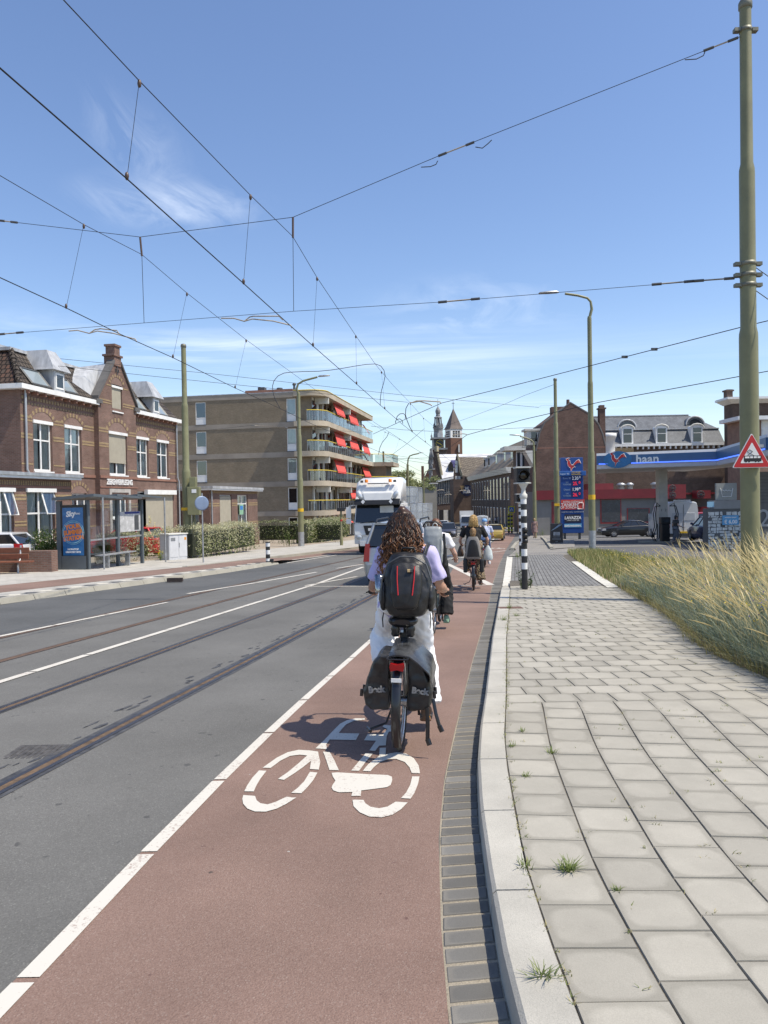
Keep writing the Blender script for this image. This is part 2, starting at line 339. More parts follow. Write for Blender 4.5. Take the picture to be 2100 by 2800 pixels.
def worn_paint():
 m,nt,b=_nt('worn_road_paint');L=nt.links.new;b.inputs['Roughness'].default_value=.75
 tc=_n(nt,'ShaderNodeTexCoord');n1=_n(nt,'ShaderNodeTexNoise',i_Scale=55,i_Detail=6.0,i_Roughness=.7);L(tc.outputs['Object'],n1 .inputs['Vector'])
 n2=_n(nt,'ShaderNodeTexNoise',i_Scale=4,i_Detail=5.0);L(tc.outputs['Object'],n2 .inputs['Vector'])
 ad=_n(nt,'ShaderNodeMath',operation='MULTIPLY_ADD');L(n2 .outputs['Fac'],ad.inputs[0]);ad.inputs[1].default_value=.45;L(n1 .outputs['Fac'],ad.inputs[2])
 r=_n(nt,'ShaderNodeMapRange',i_1=.575,i_2=.66);L(ad.outputs[0],r.inputs[0])
 mx=_n(nt,'ShaderNodeMix',data_type='RGBA');L(r.outputs[0],mx.inputs[0]);mx.inputs[6].default_value=(.36,.29,.25,1);mx.inputs[7].default_value=(.56,.535,.475,1)
 L(mx.outputs[2],b.inputs['Base Color']);return m
M['paint']=worn_paint()
def tilemat(name,base,edge,rnd=.12):
 """Concrete paver: per-tile tone, dirt creeping in from the rim (tile UV 0..1)."""
 m,nt,b=_nt(name);L=nt.links.new;b.inputs['Roughness'].default_value=.9;b.inputs['Specular IOR Level'].default_value=.25
 uv=_n(nt,'ShaderNodeUVMap',uv_map='UVMap');tc=_n(nt,'ShaderNodeTexCoord');g=_n(nt,'ShaderNodeNewGeometry')
 sx=_n(nt,'ShaderNodeSeparateXYZ');L(uv.outputs[0],sx.inputs[0]);ab=[]
 for i in(0,1):
  s1=_n(nt,'ShaderNodeMath',operation='SUBTRACT');L(sx.outputs[i],s1 .inputs[0]);s1 .inputs[1].default_value=.5
  a=_n(nt,'ShaderNodeMath',operation='ABSOLUTE');L(s1 .outputs[0],a.inputs[0]);p=_n(nt,'ShaderNodeMath',operation='POWER');L(a.outputs[0],p.inputs[0]);p.inputs[1].default_value=4;ab.append(p)
 d=_n(nt,'ShaderNodeMath',operation='ADD');L(ab[0].outputs[0],d.inputs[0]);L(ab[1].outputs[0],d.inputs[1])
 nz=_n(nt,'ShaderNodeTexNoise',i_Scale=7,i_Detail=7.0,i_Roughness=.65);L(tc.outputs['Object'],nz.inputs['Vector'])
 k=_n(nt,'ShaderNodeMath',operation='MULTIPLY_ADD');L(nz.outputs['Fac'],k.inputs[0]);k.inputs[1].default_value=.06;L(d.outputs[0],k.inputs[2])
 rk=_n(nt,'ShaderNodeMath',operation='MULTIPLY_ADD');L(g.outputs['Random Per Island'],rk.inputs[0]);rk.inputs[1].default_value=.022;L(k.outputs[0],rk.inputs[2])
 r=_n(nt,'ShaderNodeMapRange',i_1=.062,i_2=.085,i_4=.75);L(rk.outputs[0],r.inputs[0])
 mx=_n(nt,'ShaderNodeMix',data_type='RGBA');L(r.outputs[0],mx.inputs[0]);mx.inputs[6].default_value=C4(base);mx.inputs[7].default_value=C4(edge)
 w=_n(nt,'ShaderNodeTexWhiteNoise',noise_dimensions='1D');L(g.outputs['Random Per Island'],w.inputs['W'])
 v1=_n(nt,'ShaderNodeMapRange',i_3=1-rnd,i_4=1+rnd*.7);L(w.outputs['Value'],v1 .inputs[0])
 n3=_n(nt,'ShaderNodeTexNoise',i_Scale=2.2,i_Detail=8.0,i_Roughness=.7);L(tc.outputs['Object'],n3 .inputs['Vector'])
 v2=_n(nt,'ShaderNodeMapRange',i_1=.3,i_2=.7,i_3=.88,i_4=1.08);L(n3 .outputs['Fac'],v2 .inputs[0])
 n4=_n(nt,'ShaderNodeTexNoise',i_Scale=220,i_Detail=2.0);L(tc.outputs['Object'],n4 .inputs['Vector'])
 v3=_n(nt,'ShaderNodeMapRange',i_1=.3,i_2=.7,i_3=.92,i_4=1.06);L(n4 .outputs['Fac'],v3 .inputs[0])
 q=_n(nt,'ShaderNodeMath',operation='MULTIPLY');L(v1 .outputs[0],q.inputs[0]);L(v2 .outputs[0],q.inputs[1]);q2=_n(nt,'ShaderNodeMath',operation='MULTIPLY');L(q.outputs[0],q2 .inputs[0]);L(v3 .outputs[0],q2 .inputs[1])
 hs=_n(nt,'ShaderNodeHueSaturation');L(mx.outputs[2],hs.inputs['Color']);L(q2 .outputs[0],hs.inputs['Value']);L(hs.outputs[0],b.inputs['Base Color'])
 bp=_n(nt,'ShaderNodeBump',i_Strength=.15,i_Distance=.005);L(n4 .outputs['Fac'],bp.inputs['Height']);L(bp.outputs[0],b.inputs['Normal'])
 vg=_n(nt,'ShaderNodeTexVoronoi',i_Scale=2.3);L(tc.outputs['Object'],vg.inputs['Vector']);ds=_n(nt,'ShaderNodeMath',operation='MULTIPLY_ADD');L(nz.outputs['Fac'],ds.inputs[0]);ds.inputs[1].default_value=.12;L(vg.outputs['Distance'],ds.inputs[2])
 sg=_n(nt,'ShaderNodeMapRange',i_1=.10,i_2=.125,i_3=.4,i_4=0);L(ds.outputs[0],sg.inputs[0]);mg=_n(nt,'ShaderNodeMix',data_type='RGBA');L(sg.outputs[0],mg.inputs[0]);L(hs.outputs[0],mg.inputs[6]);mg.inputs[7].default_value=(.10,.095,.085,1);L(mg.outputs[2],b.inputs['Base Color'])
 return m
M['tile']=tilemat('paver',(.365,.345,.295),(.27,.255,.215))
M['gutterbrick']=tilemat('gutter_brick',(.150,.146,.136),(.19,.18,.16),.25)
M['darkpaver']=tilemat('dark_paver',(.205,.203,.196),(.165,.163,.155),.18)
M['sand']=grain('joint_sand',(.25,.22,.17),(.33,.29,.225),(.15,.13,.10),200,2,.95,.4)
M['joint']=grain('joint_dirt',(.09,.08,.065),(.15,.135,.11),(.24,.21,.16),150,3,.95,.4)
M['kerb']=grain('kerb_concrete',(.385,.37,.325),(.44,.42,.37),(.32,.31,.27),240,1.6,.9,.25,spots=(26,.73,(.3,.29,.26)))
M['kerb2']=grain('old_kerb_concrete',(.30,.285,.24),(.38,.36,.30),(.22,.21,.19),160,.9,.9,.3)
M['oldpave']=brick('old_pavement',(.40,.385,.345),(.46,.44,.40),(.30,.28,.25),.3,.3,.008,.5,.9,.2,.2)
M['rail']=mat('rail_steel',(.075,.075,.085),.35,.6,.1,6)
M['railgroove']=mat('rail_groove_dirt',(.13,.085,.05),.9,0,.25,12,bump=.4)
M['railrust']=mat('rail_rust',(.115,.074,.058),.8,.1,.2,9)
M['tar']=mat('tar_seal',(.07,.07,.072),.6,0,.25,10)
def strip(Lp,Rp,h,name,m,kind='structure',ch=0.0,parent=None):
 mb=MB()
 for i in range(len(Lp)-1):
  a,b,c,d=Lp[i],Rp[i],Rp[i+1],Lp[i+1]
  mb.quad(G(*a,h),G(*b,h),G(*c,h),G(*d,h))
 return mb.build(name,m,kind=kind)
def gpoly(pts,h,name,m):
 return MB().poly([G(x,y,h)for x,y in pts]).build(name,m,kind='structure')
def interp(L,y):
 if y<=L[0][1]:a,b=L[0],L[1]
 elif y>=L[-1][1]:a,b=L[-2],L[-1]
 else:
  for a,b in zip(L,L[1:]):
   if a[1]<=y<=b[1]:break
 t=(y-a[1])/(b[1]-a[1]);return a[0]+t*(b[0]-a[0])
def smoothline(L,step):
 """Catmull-Rom through (x,y) points, resampled at about step metres."""
 P=[Vector((x,y))for x,y in L];out=[]
 for i in range(len(P)-1):
  p0=P[max(i-1,0)];p1,p2=P[i],P[i+1];p3=P[min(i+2,len(P)-1)];n=max(1,int((p2-p1).length/step))
  for k in range(n):
   t=k/n;out.append(.5*((2*p1)+(p2-p0)*t+(2*p0-5*p1+4*p2-p3)*t*t+(3*p1-p0-3*p2+p3)*t*t*t))
 out.append(P[-1]);return[(p.x,p.y)for p in out]
mb=MB();ys=[-40,0,20,40,60,80,90,110,140,170,400,2500];xs=[-1500,-60,-30,0,30,60,1500]
for j in range(len(ys)-1):
 for i in range(len(xs)-1):
  mb.quad(*[G(xs[i+a],ys[j+b],-.05)for a,b in((0,0),(1,0),(1,1),(0,1))])
mb.build('ground',M['earth'],kind='structure')
LL=[(-1.62,.6),(-1.48,1.6),(-1.35,2.69),(-1.24,3.7),(-1.115,4.73),(-.965,5.8),(-.805,6.87),(-.635,7.93),(-.455,9.0),(-.27,10.17),(.06,12),(.60,15),(1.31,19),(1.85,22)]
LR=[(.20,.6),(.19,1.6),(.18,2.4),(.19,2.84),(.25,3.81),(.34,4.64),(.52,5.8),(.95,8.43),(1.78,13.22),(2.7,18.95),(4.05,26.8),(6.79,41.97),(9.8,58),(13.6,78),(16.6,95),(17.6,105),(17,150)]
KO=[(.39,.5),(.385,1.5),(.39,2.23),(.395,2.6),(.43,3.21),(.49,4.0),(.575,4.78),(.69,5.55),(.87,6.6),(1.40,9.85),(1.78,12.04),(2.62,16.94),(2.84,18.2),(5.36,32.9)]
KI=[(.58,.5),(.57,1.5),(.57,2.29),(.575,2.7),(.60,3.3),(.66,3.9),(.735,4.6),(.83,5.3),(1.02,6.4),(1.56,9.7),(1.95,11.9),(2.80,16.8),(3.03,18.2),(5.60,32.85)]
VE=[(3.62,.5),(3.6,5),(3.57,7),(3.62,8.2),(3.75,9.1),(4.13,10.5),(4.43,11.94),(4.72,13.65),(5.1,16.18),(5.54,18.91),(6.92,26.73),(8.26,33.65)]
LK=[(-12.2,.0),(-9.5,11),(-8.33,16.19),(-7.68,18.42),(-7.11,20.22),(-6.24,23.1),(-5.32,26.3),(-4.35,31.1)]
LKfar=[(-4.0,33.5),(-.6,52.5),(3.5,75),(7.5,97),(9.5,112),(9,135),(4,170)]
RDR=[(.38,.5),(.385,2.2),(.43,3.2),(.58,4.8),(.87,6.6),(1.4,9.85),(1.78,12),(2.84,18.2),(5.4,33),(7.4,42),(11,58),(15,76),(17.6,90),(18.8,103),(19,125),(18.4,150),(16,170)]
mb=MB();yy=[0,2,4,6,8,11,14,17,20,24,28,31,34,42,52,60,76,90,103,120,135,150,168]
LKA=LK+LKfar
for a,b in zip(yy,yy[1:]):
 mb.quad(G(interp(LKA,a),a,0),G(interp(RDR,a),a,0),G(interp(RDR,b),b,0),G(interp(LKA,b),b,0))
mb.build('road',M['asph'],kind='structure')
mb=MB();r4=lambda y:-5.76+.188*(y-12)
for a,b in zip(yy[1:11],yy[2:12]):mb.quad(G(interp(LKA,a)+.02,a,.0018),G(r4(a),a,.0018),G(r4(b),b,.0018),G(interp(LKA,b)+.02,b,.0018))
mb.build('road_lane',M['asph3'],kind='structure')
yr=[.6,1.6,2.4,3,3.8,4.7,5.8,6.9,8,9,10.2,12,15,19,22]
mb=MB();RL=LL[:]+[(2.5,27),(3.9,35),(5.3,42.5),(7.2,52),(10,66),(13.2,84),(15.9,105)]
yr2=yr+[27,31,35,38,42.5,52,66,84,105]
for a,b in zip(yr2,yr2[1:]):
 mb.quad(G(interp(RL,a),a,.004),G(interp(LR,a),a,.004),G(interp(LR,b),b,.004),G(interp(RL,b),b,.004))
mb.build('cycle_lane',M['redasph'],kind='structure')
mark=MB()
def mq(p,h=.008):mark.poly([G(x,y,h)for x,y in p])
edges=[1.63,2.66,3.69,4.735,5.80,6.87,7.93,9.0,10.17,11.3,12.4,13.5,14.6,15.7,16.8,17.9,18.9]
for a,b in zip(edges,edges[1:]):
 if a>15:break
 n=4;ya=[a+.016+(b-a-.032)*k/n for k in range(n+1)]
 L_=[(interp(LL,y),y)for y in ya];R_=[(interp(LL,y)+.088-.002*y,y)for y in ya]
 mq(L_+R_[::-1])
def mline(p,w=.1,h=.008,gap=None):
 for(x0,y0),(x1,y1)in zip(p,p[1:]):
  d=Vector((x1-x0,y1-y0));n=Vector((-d.y,d.x)).normalized()*w/2
  mq([(x0+n.x,y0+n.y),(x0-n.x,y0-n.y),(x1-n.x,y1-n.y),(x1+n.x,y1+n.y)],h)
def g2(px,py):v=gd(px,py);return(v.x,v.y)
def xc(y):return-5.56+.183*y
y=2.0
while y<20.2:mline([(xc(y),y),(xc(y+1.05),y+1.05)],.105);y+=1.08
mline([(xc(20.2),20.2),g2(993,1551)],.12)
def x2(y):return-8.76+.2565*y-.0008*(y-12)**2
for a,b in[(5.8,8.3),(8.6,11.2),(11.3,12.5),(12.55,13.9),(13.95,16.0)]:mline([(x2(a),a),(x2(b),b)],.1)
for a,b in[((513,1624),(700,1594)),((702,1593.6),(866,1565)),((919,1555),(993,1543)),((783,1540),(920,1518)),((770,1535.5),(905,1517)),((1233,1526),(1268,1525)),((1237,1504),(1246,1504))]:mline([g2(*a),g2(*b)],.12)
mline([g2(833,1604),g2(1012,1604)],.1);mline([g2(1225,1602),g2(1345,1600)],.1);mline([g2(835,1602),g2(976,1577)],.1)
mline([g2(1212,1537),g2(1342,1600)],.2);mline([g2(1212,1531),g2(1267,1524),g2(1333,1512),g2(1384,1505.5)],.12)
mline([g2(1290,1515),g2(1333,1488.5),g2(1352,1472),g2(1362,1463),g2(1361,1458),g2(1353,1450)],.15)
for k in range(8):
 a=g2(1213+k*7,1480-k*2.4);mline([a,(a[0]+.1,a[1]+1.2)],.3);a=g2(1213+k*7,1475-k*2.4);mline([a,(a[0]+.1,a[1]+1.2)],.3)
Z3=lambda pts:[tuple(gd(640+a/3.0,1920+b/3.0)[:2])for a,b in pts]
BIKE=[[(235,547),(300,550),(380,490),(460,450),(540,440),(600,447),(530,510),(440,585),(360,640),(410,648),(500,590),(570,540),(632,490),(622,558),(695,563),(708,500),(693,440),(690,415),(620,405),(530,400),(440,420),(350,465)],[(205,570),(266,573),(215,640),(180,700),(162,743),(84,742),(110,690),(150,630)],[(622,582),(684,588),(650,650),(605,705),(553,758),(469,755),(520,715),(575,660)],[(76,773),(172,780),(185,815),(215,840),(275,850),(340,830),(430,787),(510,794),(430,845),(350,885),(260,910),(170,908),(110,885),(75,845),(68,805)],[(730,415),(785,420),(820,480),(860,568),(783,566),(755,480)],[(668,388),(765,395),(755,358),(785,315),(1000,320),(1028,266),(858,262),(880,235),(920,190),(985,160),(1072,152),(1072,140),(1000,140),(930,155),(870,185),(810,245),(740,320)],[(1110,405),(1158,410),(1190,366),(1245,364),(1252,290),(1270,250),(1310,250),(1312,200),(1230,195),(1218,210),(1258,230),(1215,275),(1098,270),(1066,322),(1165,325)],[(1080,428),(1137,433),(1080,500),(1025,573),(961,571),(1020,500)],[(1195,385),(1246,383),(1244,437),(1330,420),(1410,430),(1475,470),(1515,530),(1526,594),(1458,592),(1440,545),(1400,500),(1330,475),(1270,475),(1200,500),(1150,540),(1118,577),(1056,574),(1100,520),(1190,450)],[(800,590),(850,586),(1080,600),(1260,608),(1295,622),(1298,650),(1285,690),(1255,708),(1150,722),(1043,735),(1040,780),(962,780),(972,748),(860,750),(815,735),(800,710),(808,690),(832,655),(810,620)],[(1462,620),(1521,620),(1510,680),(1480,755),(1448,803),(1370,798),(1410,755),(1445,690)],[(972,811),(1062,813),(1078,842),(1120,870),(1190,882),(1260,868),(1325,828),(1424,834),(1370,890),(1300,935),(1210,957),(1110,950),(1030,915),(980,865)]]
bs=MB()
for o_ in BIKE:bs.poly([G(x,y,.0085)for x,y in Z3(o_)])
c0=gd(*(985,2100));c1=gd(1362,1500)
for o_ in BIKE:bs.poly([G(c1 .x+(x-c0 .x)*1.0,c1 .y+(y-c0 .y)*1.0,.0085)for x,y in Z3(o_)])
def tri(o):
 md=o.modifiers.new('t','TRIANGULATE');return o
tri(bs.build('bicycle_marking',M['paint'],kind='structure'));mark.build('lane_marking',M['paint'],kind='structure')
def rail(x0,y0,s0,y1,rust,tarw,name):
 A=MB();
 P=lambda y,o:(x0+s0*(y-y0)+o,y)
 yb=1.0;segs=[yb,15,30,45,60,80]
 def bend(y):return 0 if y<45 else.004*(y-45)**2*(-.06)
 for a,b in zip(segs,segs[1:]):
  if a>=y1:break
  for(o0,o1,h,m)in((-tarw-.07,-.068,.0035,2),(.068,tarw+.06,.0035,2),(-.068,-.03,.0055,0 if not rust else 3),(-.03,.025,.0045,1),(.025,.068,.0065,0 if not rust else 3)):
   A.quad(*[G(P(q,o)[0]+bend(q),q,h)for q,o in((a,o0),(a,o1),(b,o1),(b,o0))],m=m)
 return A.build(name,[M['rail'],M['railgroove'],M['tar'],M['railrust']],kind='structure')
rail(-1.115,12,.178,80,False,.05,'tram_rail');rail(-2.52,12,.180,80,False,.03,'tram_rail')
rail(-4.24,12,.1835,80,True,.015,'tram_rail');rail(-5.62,12,.188,80,True,.015,'tram_rail')
tp=MB();rr=random.Random(3)
for k in range(75):
 y=rr.uniform(4.2,19);x=-1.115+.178*(y-12)-rr.choice([.17,.2,.24,.30])+rr.uniform(-.015,.015);l=rr.uniform(.04,.25);w=rr.uniform(.006,.022)
 tp.poly([G(x-w,y,.003),G(x+w*.6,y+.02,.003),G(x+w+RD*l,y+l*.7,.003),G(x+RD*l,y+l,.003),G(x-w*1.2+RD*l*.6,y+l*.6,.003)])
tp.build('tar_joint',M['tar'],kind='structure')
gr=MB();c=gd(100,2057)
for i in range(9):gr.box(c.x-.17+i*.04,c.y-.14,c.z-.002,c.x-.145+i*.04,c.y+.14,c.z+.006)
gr.box(c.x-.19,c.y-.16,c.z-.003,c.x+.19,c.y+.16,c.z+.003)
gr.build('drain_cover',mat('worn_iron',(.095,.09,.085),.7,.2,.25,20),label='dark iron drain cover set in the asphalt beside the tram rail',cat='drain cover')
def gutter():
 b=MB();base=MB();y=.7;rr=random.Random(5)
 A=smoothline(LR,.3);B=smoothline(KO,.3)
 while y<33:
  st=.112 if y<13 else.224
  d=.025;x0a,x1a=interp(LR,y)+.004,interp(KO,y+d)-.008;x0b,x1b=interp(LR,y+st-.014)+.004,interp(KO,y+st-.014+d)-.008
  n=max(1,round((x1a-x0a)/.22))
  for k in range(n):
   f0,f1=k/n,(k+1)/n;g=.006 if n>1 else 0
   q=[(x0a+(x1a-x0a)*f0+g,y),(x0a+(x1a-x0a)*f1-g,y+d),(x0b+(x1b-x0b)*f1-g,y+st-.014+d),(x0b+(x1b-x0b)*f0+g,y+st-.014)]
   hh=.006+rr.uniform(-.002,.002);paver(b,q,hh,.008)
  y+=st
 b.build('gutter',M['gutterbrick'],kind='structure')
 ya=[.5+i*.5 for i in range(66)]
 strip([(interp(LR,y)+.0,y)for y in ya],[(interp(KO,y)+.05,y)for y in ya],.0015,'gutter_bed',M['sand'])
def paver(mb,q,h,bev):
 """One paver: bevelled top, UV 0..1 on the top face."""
 c=Vector((sum(p[0]for p in q)/4,sum(p[1]for p in q)/4));top=[]
 for p in q:
  v=Vector(p);w=(c-v);l=w.length;top.append(v+w*(bev*1.4/l))
 vs=[G(p[0],p[1],h-.012)for p in q]+[G(p.x,p.y,h)for p in top]
 n0=len(mb.f);mb.add(vs,[(4,5,6,7),(0,1,5,4),(1,2,6,5),(2,3,7,6),(3,0,4,7)])
 mb.uvs[n0]=[(0,0),(1,0),(1,1),(0,1)];e=[(0,0),(1,0),(1,.02),(0,.02)]
 for k in range(1,5):mb.uvs[n0+k]=e
gutter()
def kerb():
 k=MB();yv=[.5,1.35,2.2,3.05,3.9,4.75,5.6,6.6,7.6,8.6,9.6,10.6,11.6,12.6,13.6,14.6,15.6,16.6,17.6,18.25]
 for a,b in zip(yv,yv[1:]):
  n=4
  for j in range(n):
   y0=a+.006*(j==0)+(b-a)*j/n;y1=a+(b-a)*(j+1)/n-.006*(j==n-1)
   hh=lambda y:.108 if y<16.6 else.108-(y-16.6)*.045
   o0,o1,i0,i1=interp(KO,y0),interp(KO,y1),interp(KI,y0)-.006,interp(KI,y1)-.006;ch=.014;f=.012
   R=[]
   for(o,i,y)in((o0,i0,y0),(o1,i1,y1)):R.append([G(o-f,y,-.01),G(o-.002,y,hh(y)-ch),G(o+ch,y,hh(y)),G(i,y,hh(y)),G(i,y,-.01)])
   vs=R[0]+R[1];fs=[(q,q+1,q+6,q+5)for q in range(4)]
   fs=[f_[::-1]for f_ in fs]
   if j==0:fs.append((0,1,2,3,4))
   if j==n-1:fs.append((9,8,7,6,5))
   k.add(vs,fs)
 k.build('kerb',M['kerb'],kind='structure',recalc=True)
 w=MB();y=18.3
 while y<32.8:
  w.poly([G(interp(KO,y),y,.034),G(interp(KI,y),y,.034),G(interp(KI,y+1),y+.98,.034),G(interp(KO,y+1),y+.98,.034)]);y+=1.0
 y=16.5
 while y<26.6:
  w.poly([G(interp(VE,y)-.26,y,.115),G(interp(VE,y),y,.115),G(interp(VE,y+.5),y+.48,.115),G(interp(VE,y+.5)-.26,y+.48,.115)]);y+=.5
 w.build('crossing_edge_blocks',mat('white_block',(.62,.60,.53),.85,0,.12,8,bump=.2,bscale=90),kind='structure')
kerb()
def sidewalk():
 t=MB();rr=random.Random(11);H=.105;g=.002
 offs=[(interp(KI,6.25),0)]
 Y1=6.22
 L0=smoothline([p for p in KI if p[1]<6.3]+[(interp(KI,Y1+.6),Y1+.6)],.05)
 for c in range(12):
  o0,o1=c*.3,(c+1)*.3;s=0.15 if c%2 else 0.0
  pts0=[];
  def off(d):
   out=[]
   for i in range(len(L0)):
    a=Vector(L0[max(i-1,0)]);b_=Vector(L0[min(i+1,len(L0)-1)]);tt=(b_-a).normalized();out.append(Vector(L0[i])+Vector((tt.y,-tt.x))*d)
   return out
  A,B=off(o0+g),off(o1-g);mid=off((o0+o1)/2);acc=0;last=None;cut=[]
  cum=[0]
  for i in range(1,len(mid)):cum.append(cum[-1]+(mid[i]-mid[i-1]).length)
  def pos(L,sv):
   for i in range(len(cum)-1):
    if cum[i+1]>=sv:f=(sv-cum[i])/max(1e-6,cum[i+1]-cum[i]);return L[i].lerp(L[i+1],f)
   return L[-1]
  sv=cum[-1]-.6
  kk=0;top=None
  sEnd=cum[-1]-.60
  first=.15 if c%2 else.3
  s1=sEnd;
  while s1>.05:
   ln=first if kk==0 else.3;s0=s1-ln
   if s0<0:break
   q=[pos(A,s0+g),pos(B,s0+g),pos(B,s1-g),pos(A,s1-g)]
   if kk==0:
    q[2]=Vector((q[2].x,max(q[1].y+.03,Y1-g)));q[3]=Vector((q[3].x,max(q[0].y+.03,Y1-g)))
   if max(p.y for p in q)>.9 and min(p.y for p in q)>.45:paver(t,[(p.x,p.y)for p in q],H+rr.uniform(-.0025,.0025),.0032)
   s1=s0;kk+=1
 row=0;y=Y1
 while y<18.2:
  x=interp(KI,y+.15)+g;xe=interp(VE,y+.15)if y<16.6 else interp(VE,y)-.26;first=True
  while x<xe-.02:
   w=.15 if(first and row%2)else.3
   x1=min(x+w,xe);xl=x if not first else None
   q=[(interp(KI,y)+g if first else x+g,y+g),(x1-g,y+g),(x1-g,y+.3-g),(interp(KI,y+.3)+g if first else x+g,y+.3-g)]
   far=y>17.1-.09*(x-3)
   if not far:paver(t,q,H+rr.uniform(-.002,.002),.0032)
   x=x1;first=False
  y+=.3;row+=1
 t.build('pavement',M['tile'],kind='structure')
 ya=[.3,1,2,3,4,5,6,7,8,9,10,11,12,13,14,15,16,17,18,19]
 strip([(interp(KI,y)-.01,y)for y in ya],[(interp(VE,y)+.05,y)for y in ya],.0975,'pavement_bed',M['joint'])
 d=MB();y=16.0;row=0
 ux,uy=.178,.984
 for c in range(36):
  o=c*.105;yy_=16.6+(c%2)*.105
  while yy_<33:
   x=interp(KI,yy_)+.01+o;x1=x+.099
   if x1<interp(VE,yy_)-.27 and yy_>17.13-.09*(x-3):
    h=.036+min(1,max(0,(x-interp(KI,yy_)))/.6)*.07
    paver(d,[(x,yy_),(x1,yy_),(x1+RD*.205,yy_+.205),(x+RD*.205,yy_+.205)],h,.004)
   yy_+=.211
 d.build('crossing_pavement',M['darkpaver'],kind='structure')
 ya=[16.5,20,25,30,33.2]
 mb=MB()
 for a,b in zip(ya,ya[1:]):mb.quad(G(interp(KI,a),a,.03),G(interp(VE,a),a,.098),G(interp(VE,b),b,.098),G(interp(KI,b),b,.03))
 mb.build('crossing_bed',M['joint'],kind='structure')
sidewalk()
M['pathbrick']=brick('path_brick',(.24,.225,.205),(.30,.285,.26),(.17,.16,.14),.21,.105,.006,.5,.9,.2,.2)
def far_right():
 Lp=[(5.4,32.8),(7.0,40),(7.6,44),(9.6,54),(12.2,64),(15.2,78),(18.9,104),(19.1,125),(18.5,150)]
 Rp=[(8.3,32.8),(10.2,40),(10.9,44),(12.8,54),(15.0,64),(18.5,78),(21,104),(21.2,125),(21,150)]
 mb=MB()
 for i in range(len(Lp)-1):mb.quad(G(*Lp[i],.06),G(*Rp[i],.10),G(*Rp[i+1],.10),G(*Lp[i+1],.06))
 mb.build('far_path',M['pathbrick'],kind='structure')
 k=MB()
 P=[(6.95,41.5),(9.4,53.8),(11.8,63)]
 for a,b in zip(P,P[1:]):k.hexa([G(*a,0),G(a[0]+.2,a[1],0),G(b[0]+.2,b[1],0),G(*b,0),G(*a,.12),G(a[0]+.2,a[1],.12),G(b[0]+.2,b[1],.12),G(*b,.12)])
 P=[tuple(gd(*p,.1)[:2])for p in((1503,1500),(1487,1478),(1478,1470))]
 for a,b in zip(P,P[1:]):k.hexa([G(*a,0),G(a[0]+.2,a[1],0),G(b[0]+.2,b[1],0),G(*b,0),G(*a,.2),G(a[0]+.2,a[1],.2),G(b[0]+.2,b[1],.2),G(*b,.2)])
 k.build('far_kerb',M['kerb2'],kind='structure')
 f=MB();yl=[22,28,34,40,50,60,72]
 for a,b in zip(yl,yl[1:]):
  xa=8.0+.178*(a-28);xb=8.0+.178*(b-28);f.quad(G(xa,a,.075),G(55,a,.075),G(55,b,.075),G(xb,b,.075))
 f.build('forecourt',M['asph2'],kind='structure')
 cst=MB()
 for py in(1473,1496):
  a=gd(1570,py,.08);
  cst.quad(G(a.x,a.y-.25,.081),G(40,a.y-.25,.081),G(40,a.y+.35,.081),G(a.x,a.y+.35,.081))
 cst.build('forecourt_concrete_strip',M['kerb2'],kind='structure')
 apron=MB();a=[tuple(gd(*p,.1)[:2])for p in((1505,1502),(1572,1497),(1570,1477),(1490,1471))]
 apron.poly([G(*p,.12)for p in a]);apron.build('apron',M['pathbrick'],kind='structure')
far_right()
VP=[(3.62,.5),(3.6,5),(3.57,7),(3.62,8.2),(3.75,9.1),(4.13,10.5),(4.43,11.94),(4.72,13.65),(5.1,16.18),(5.54,18.91),(6.92,26.73),(8.26,33.65),(9.6,35.2),(9.9,32.5),(9.4,27.5),(11.5,23.5),(16,19.5),(22,16),(22,.5)]
gpoly(VP,.10,'verge',M['earth']).modifiers.new('t','TRIANGULATE')
LKi=[(x-.2,y)for x,y in LK]
RLo=[(-14.3,.0),(-12.0,9.8),(-9.27,18.02),(-6.28,26.13),(-5.2,29.6),(-4.5,31.6),(-3.9,34.3)]
RUp=[(-16,.0),(-13.6,10.5),(-10.42,20.27),(-8.75,24.6),(-6.99,29.08),(-5.4,35.0),(-1.8,47.2),(-.6,52.8),(3.5,75.5)]
BF=[(-19,0),(-15.5,14),(-12.8,24.9),(-11.4,28.5),(-11.0,31),(-9.9,36),(-7.6,46),(-5.9,51.2),(-2.6,70),(1.5,92)]
yy=[0,5,10,14,16.2,18.4,20.2,23.1,26.3,28.5,31]
def st2(A,B,ys,ha,hb,name,m):
 mb=MB()
 for a,b in zip(ys,ys[1:]):mb.quad(G(interp(A,a),a,ha),G(interp(B,a),a,hb),G(interp(B,b),b,hb),G(interp(A,b),b,ha))
 return mb.build(name,m,kind='structure')
mbk=MB();yk=[5,6,7,8,9,10,11,12,13,14,15.2,16.2,17.2,18.2,19.2,20.2,21.2,22.2,23.2,24.2,25.2,26.2,27.2,28.2,29.2,30.2,31]
for a,b in zip(yk,yk[1:]):
 q=[(interp(LK,a),a+.01),(interp(LK,b),b-.01)]
 hh=.12 if a<30 else.06
 for(o0,o1,h0,h1)in((0,-.05,0,hh),(-.05,-.22,hh,hh)):
  mbk.quad(G(q[0][0]+o1,q[0][1],h1),G(q[0][0]+o0,q[0][1],h0),G(q[1][0]+o0,q[1][1],h0),G(q[1][0]+o1,q[1][1],h1))
mbk.build('kerb_far_side',M['kerb2'],kind='structure')
st2([(x-.2,y)for x,y in LK],RLo,yy,.118,.105,'island',M['oldpave'])
bw=MB();k=0;y=12.0
while y<30:
 x=interp(LK,y)-.26
 bw.poly([G(x,y,.1225),G(x-.02,y+.46,.1225),G(x-.34,y+.34,.1205),G(x-.30,y-.10,.1205)],m=k%2);y+=.5;k+=1
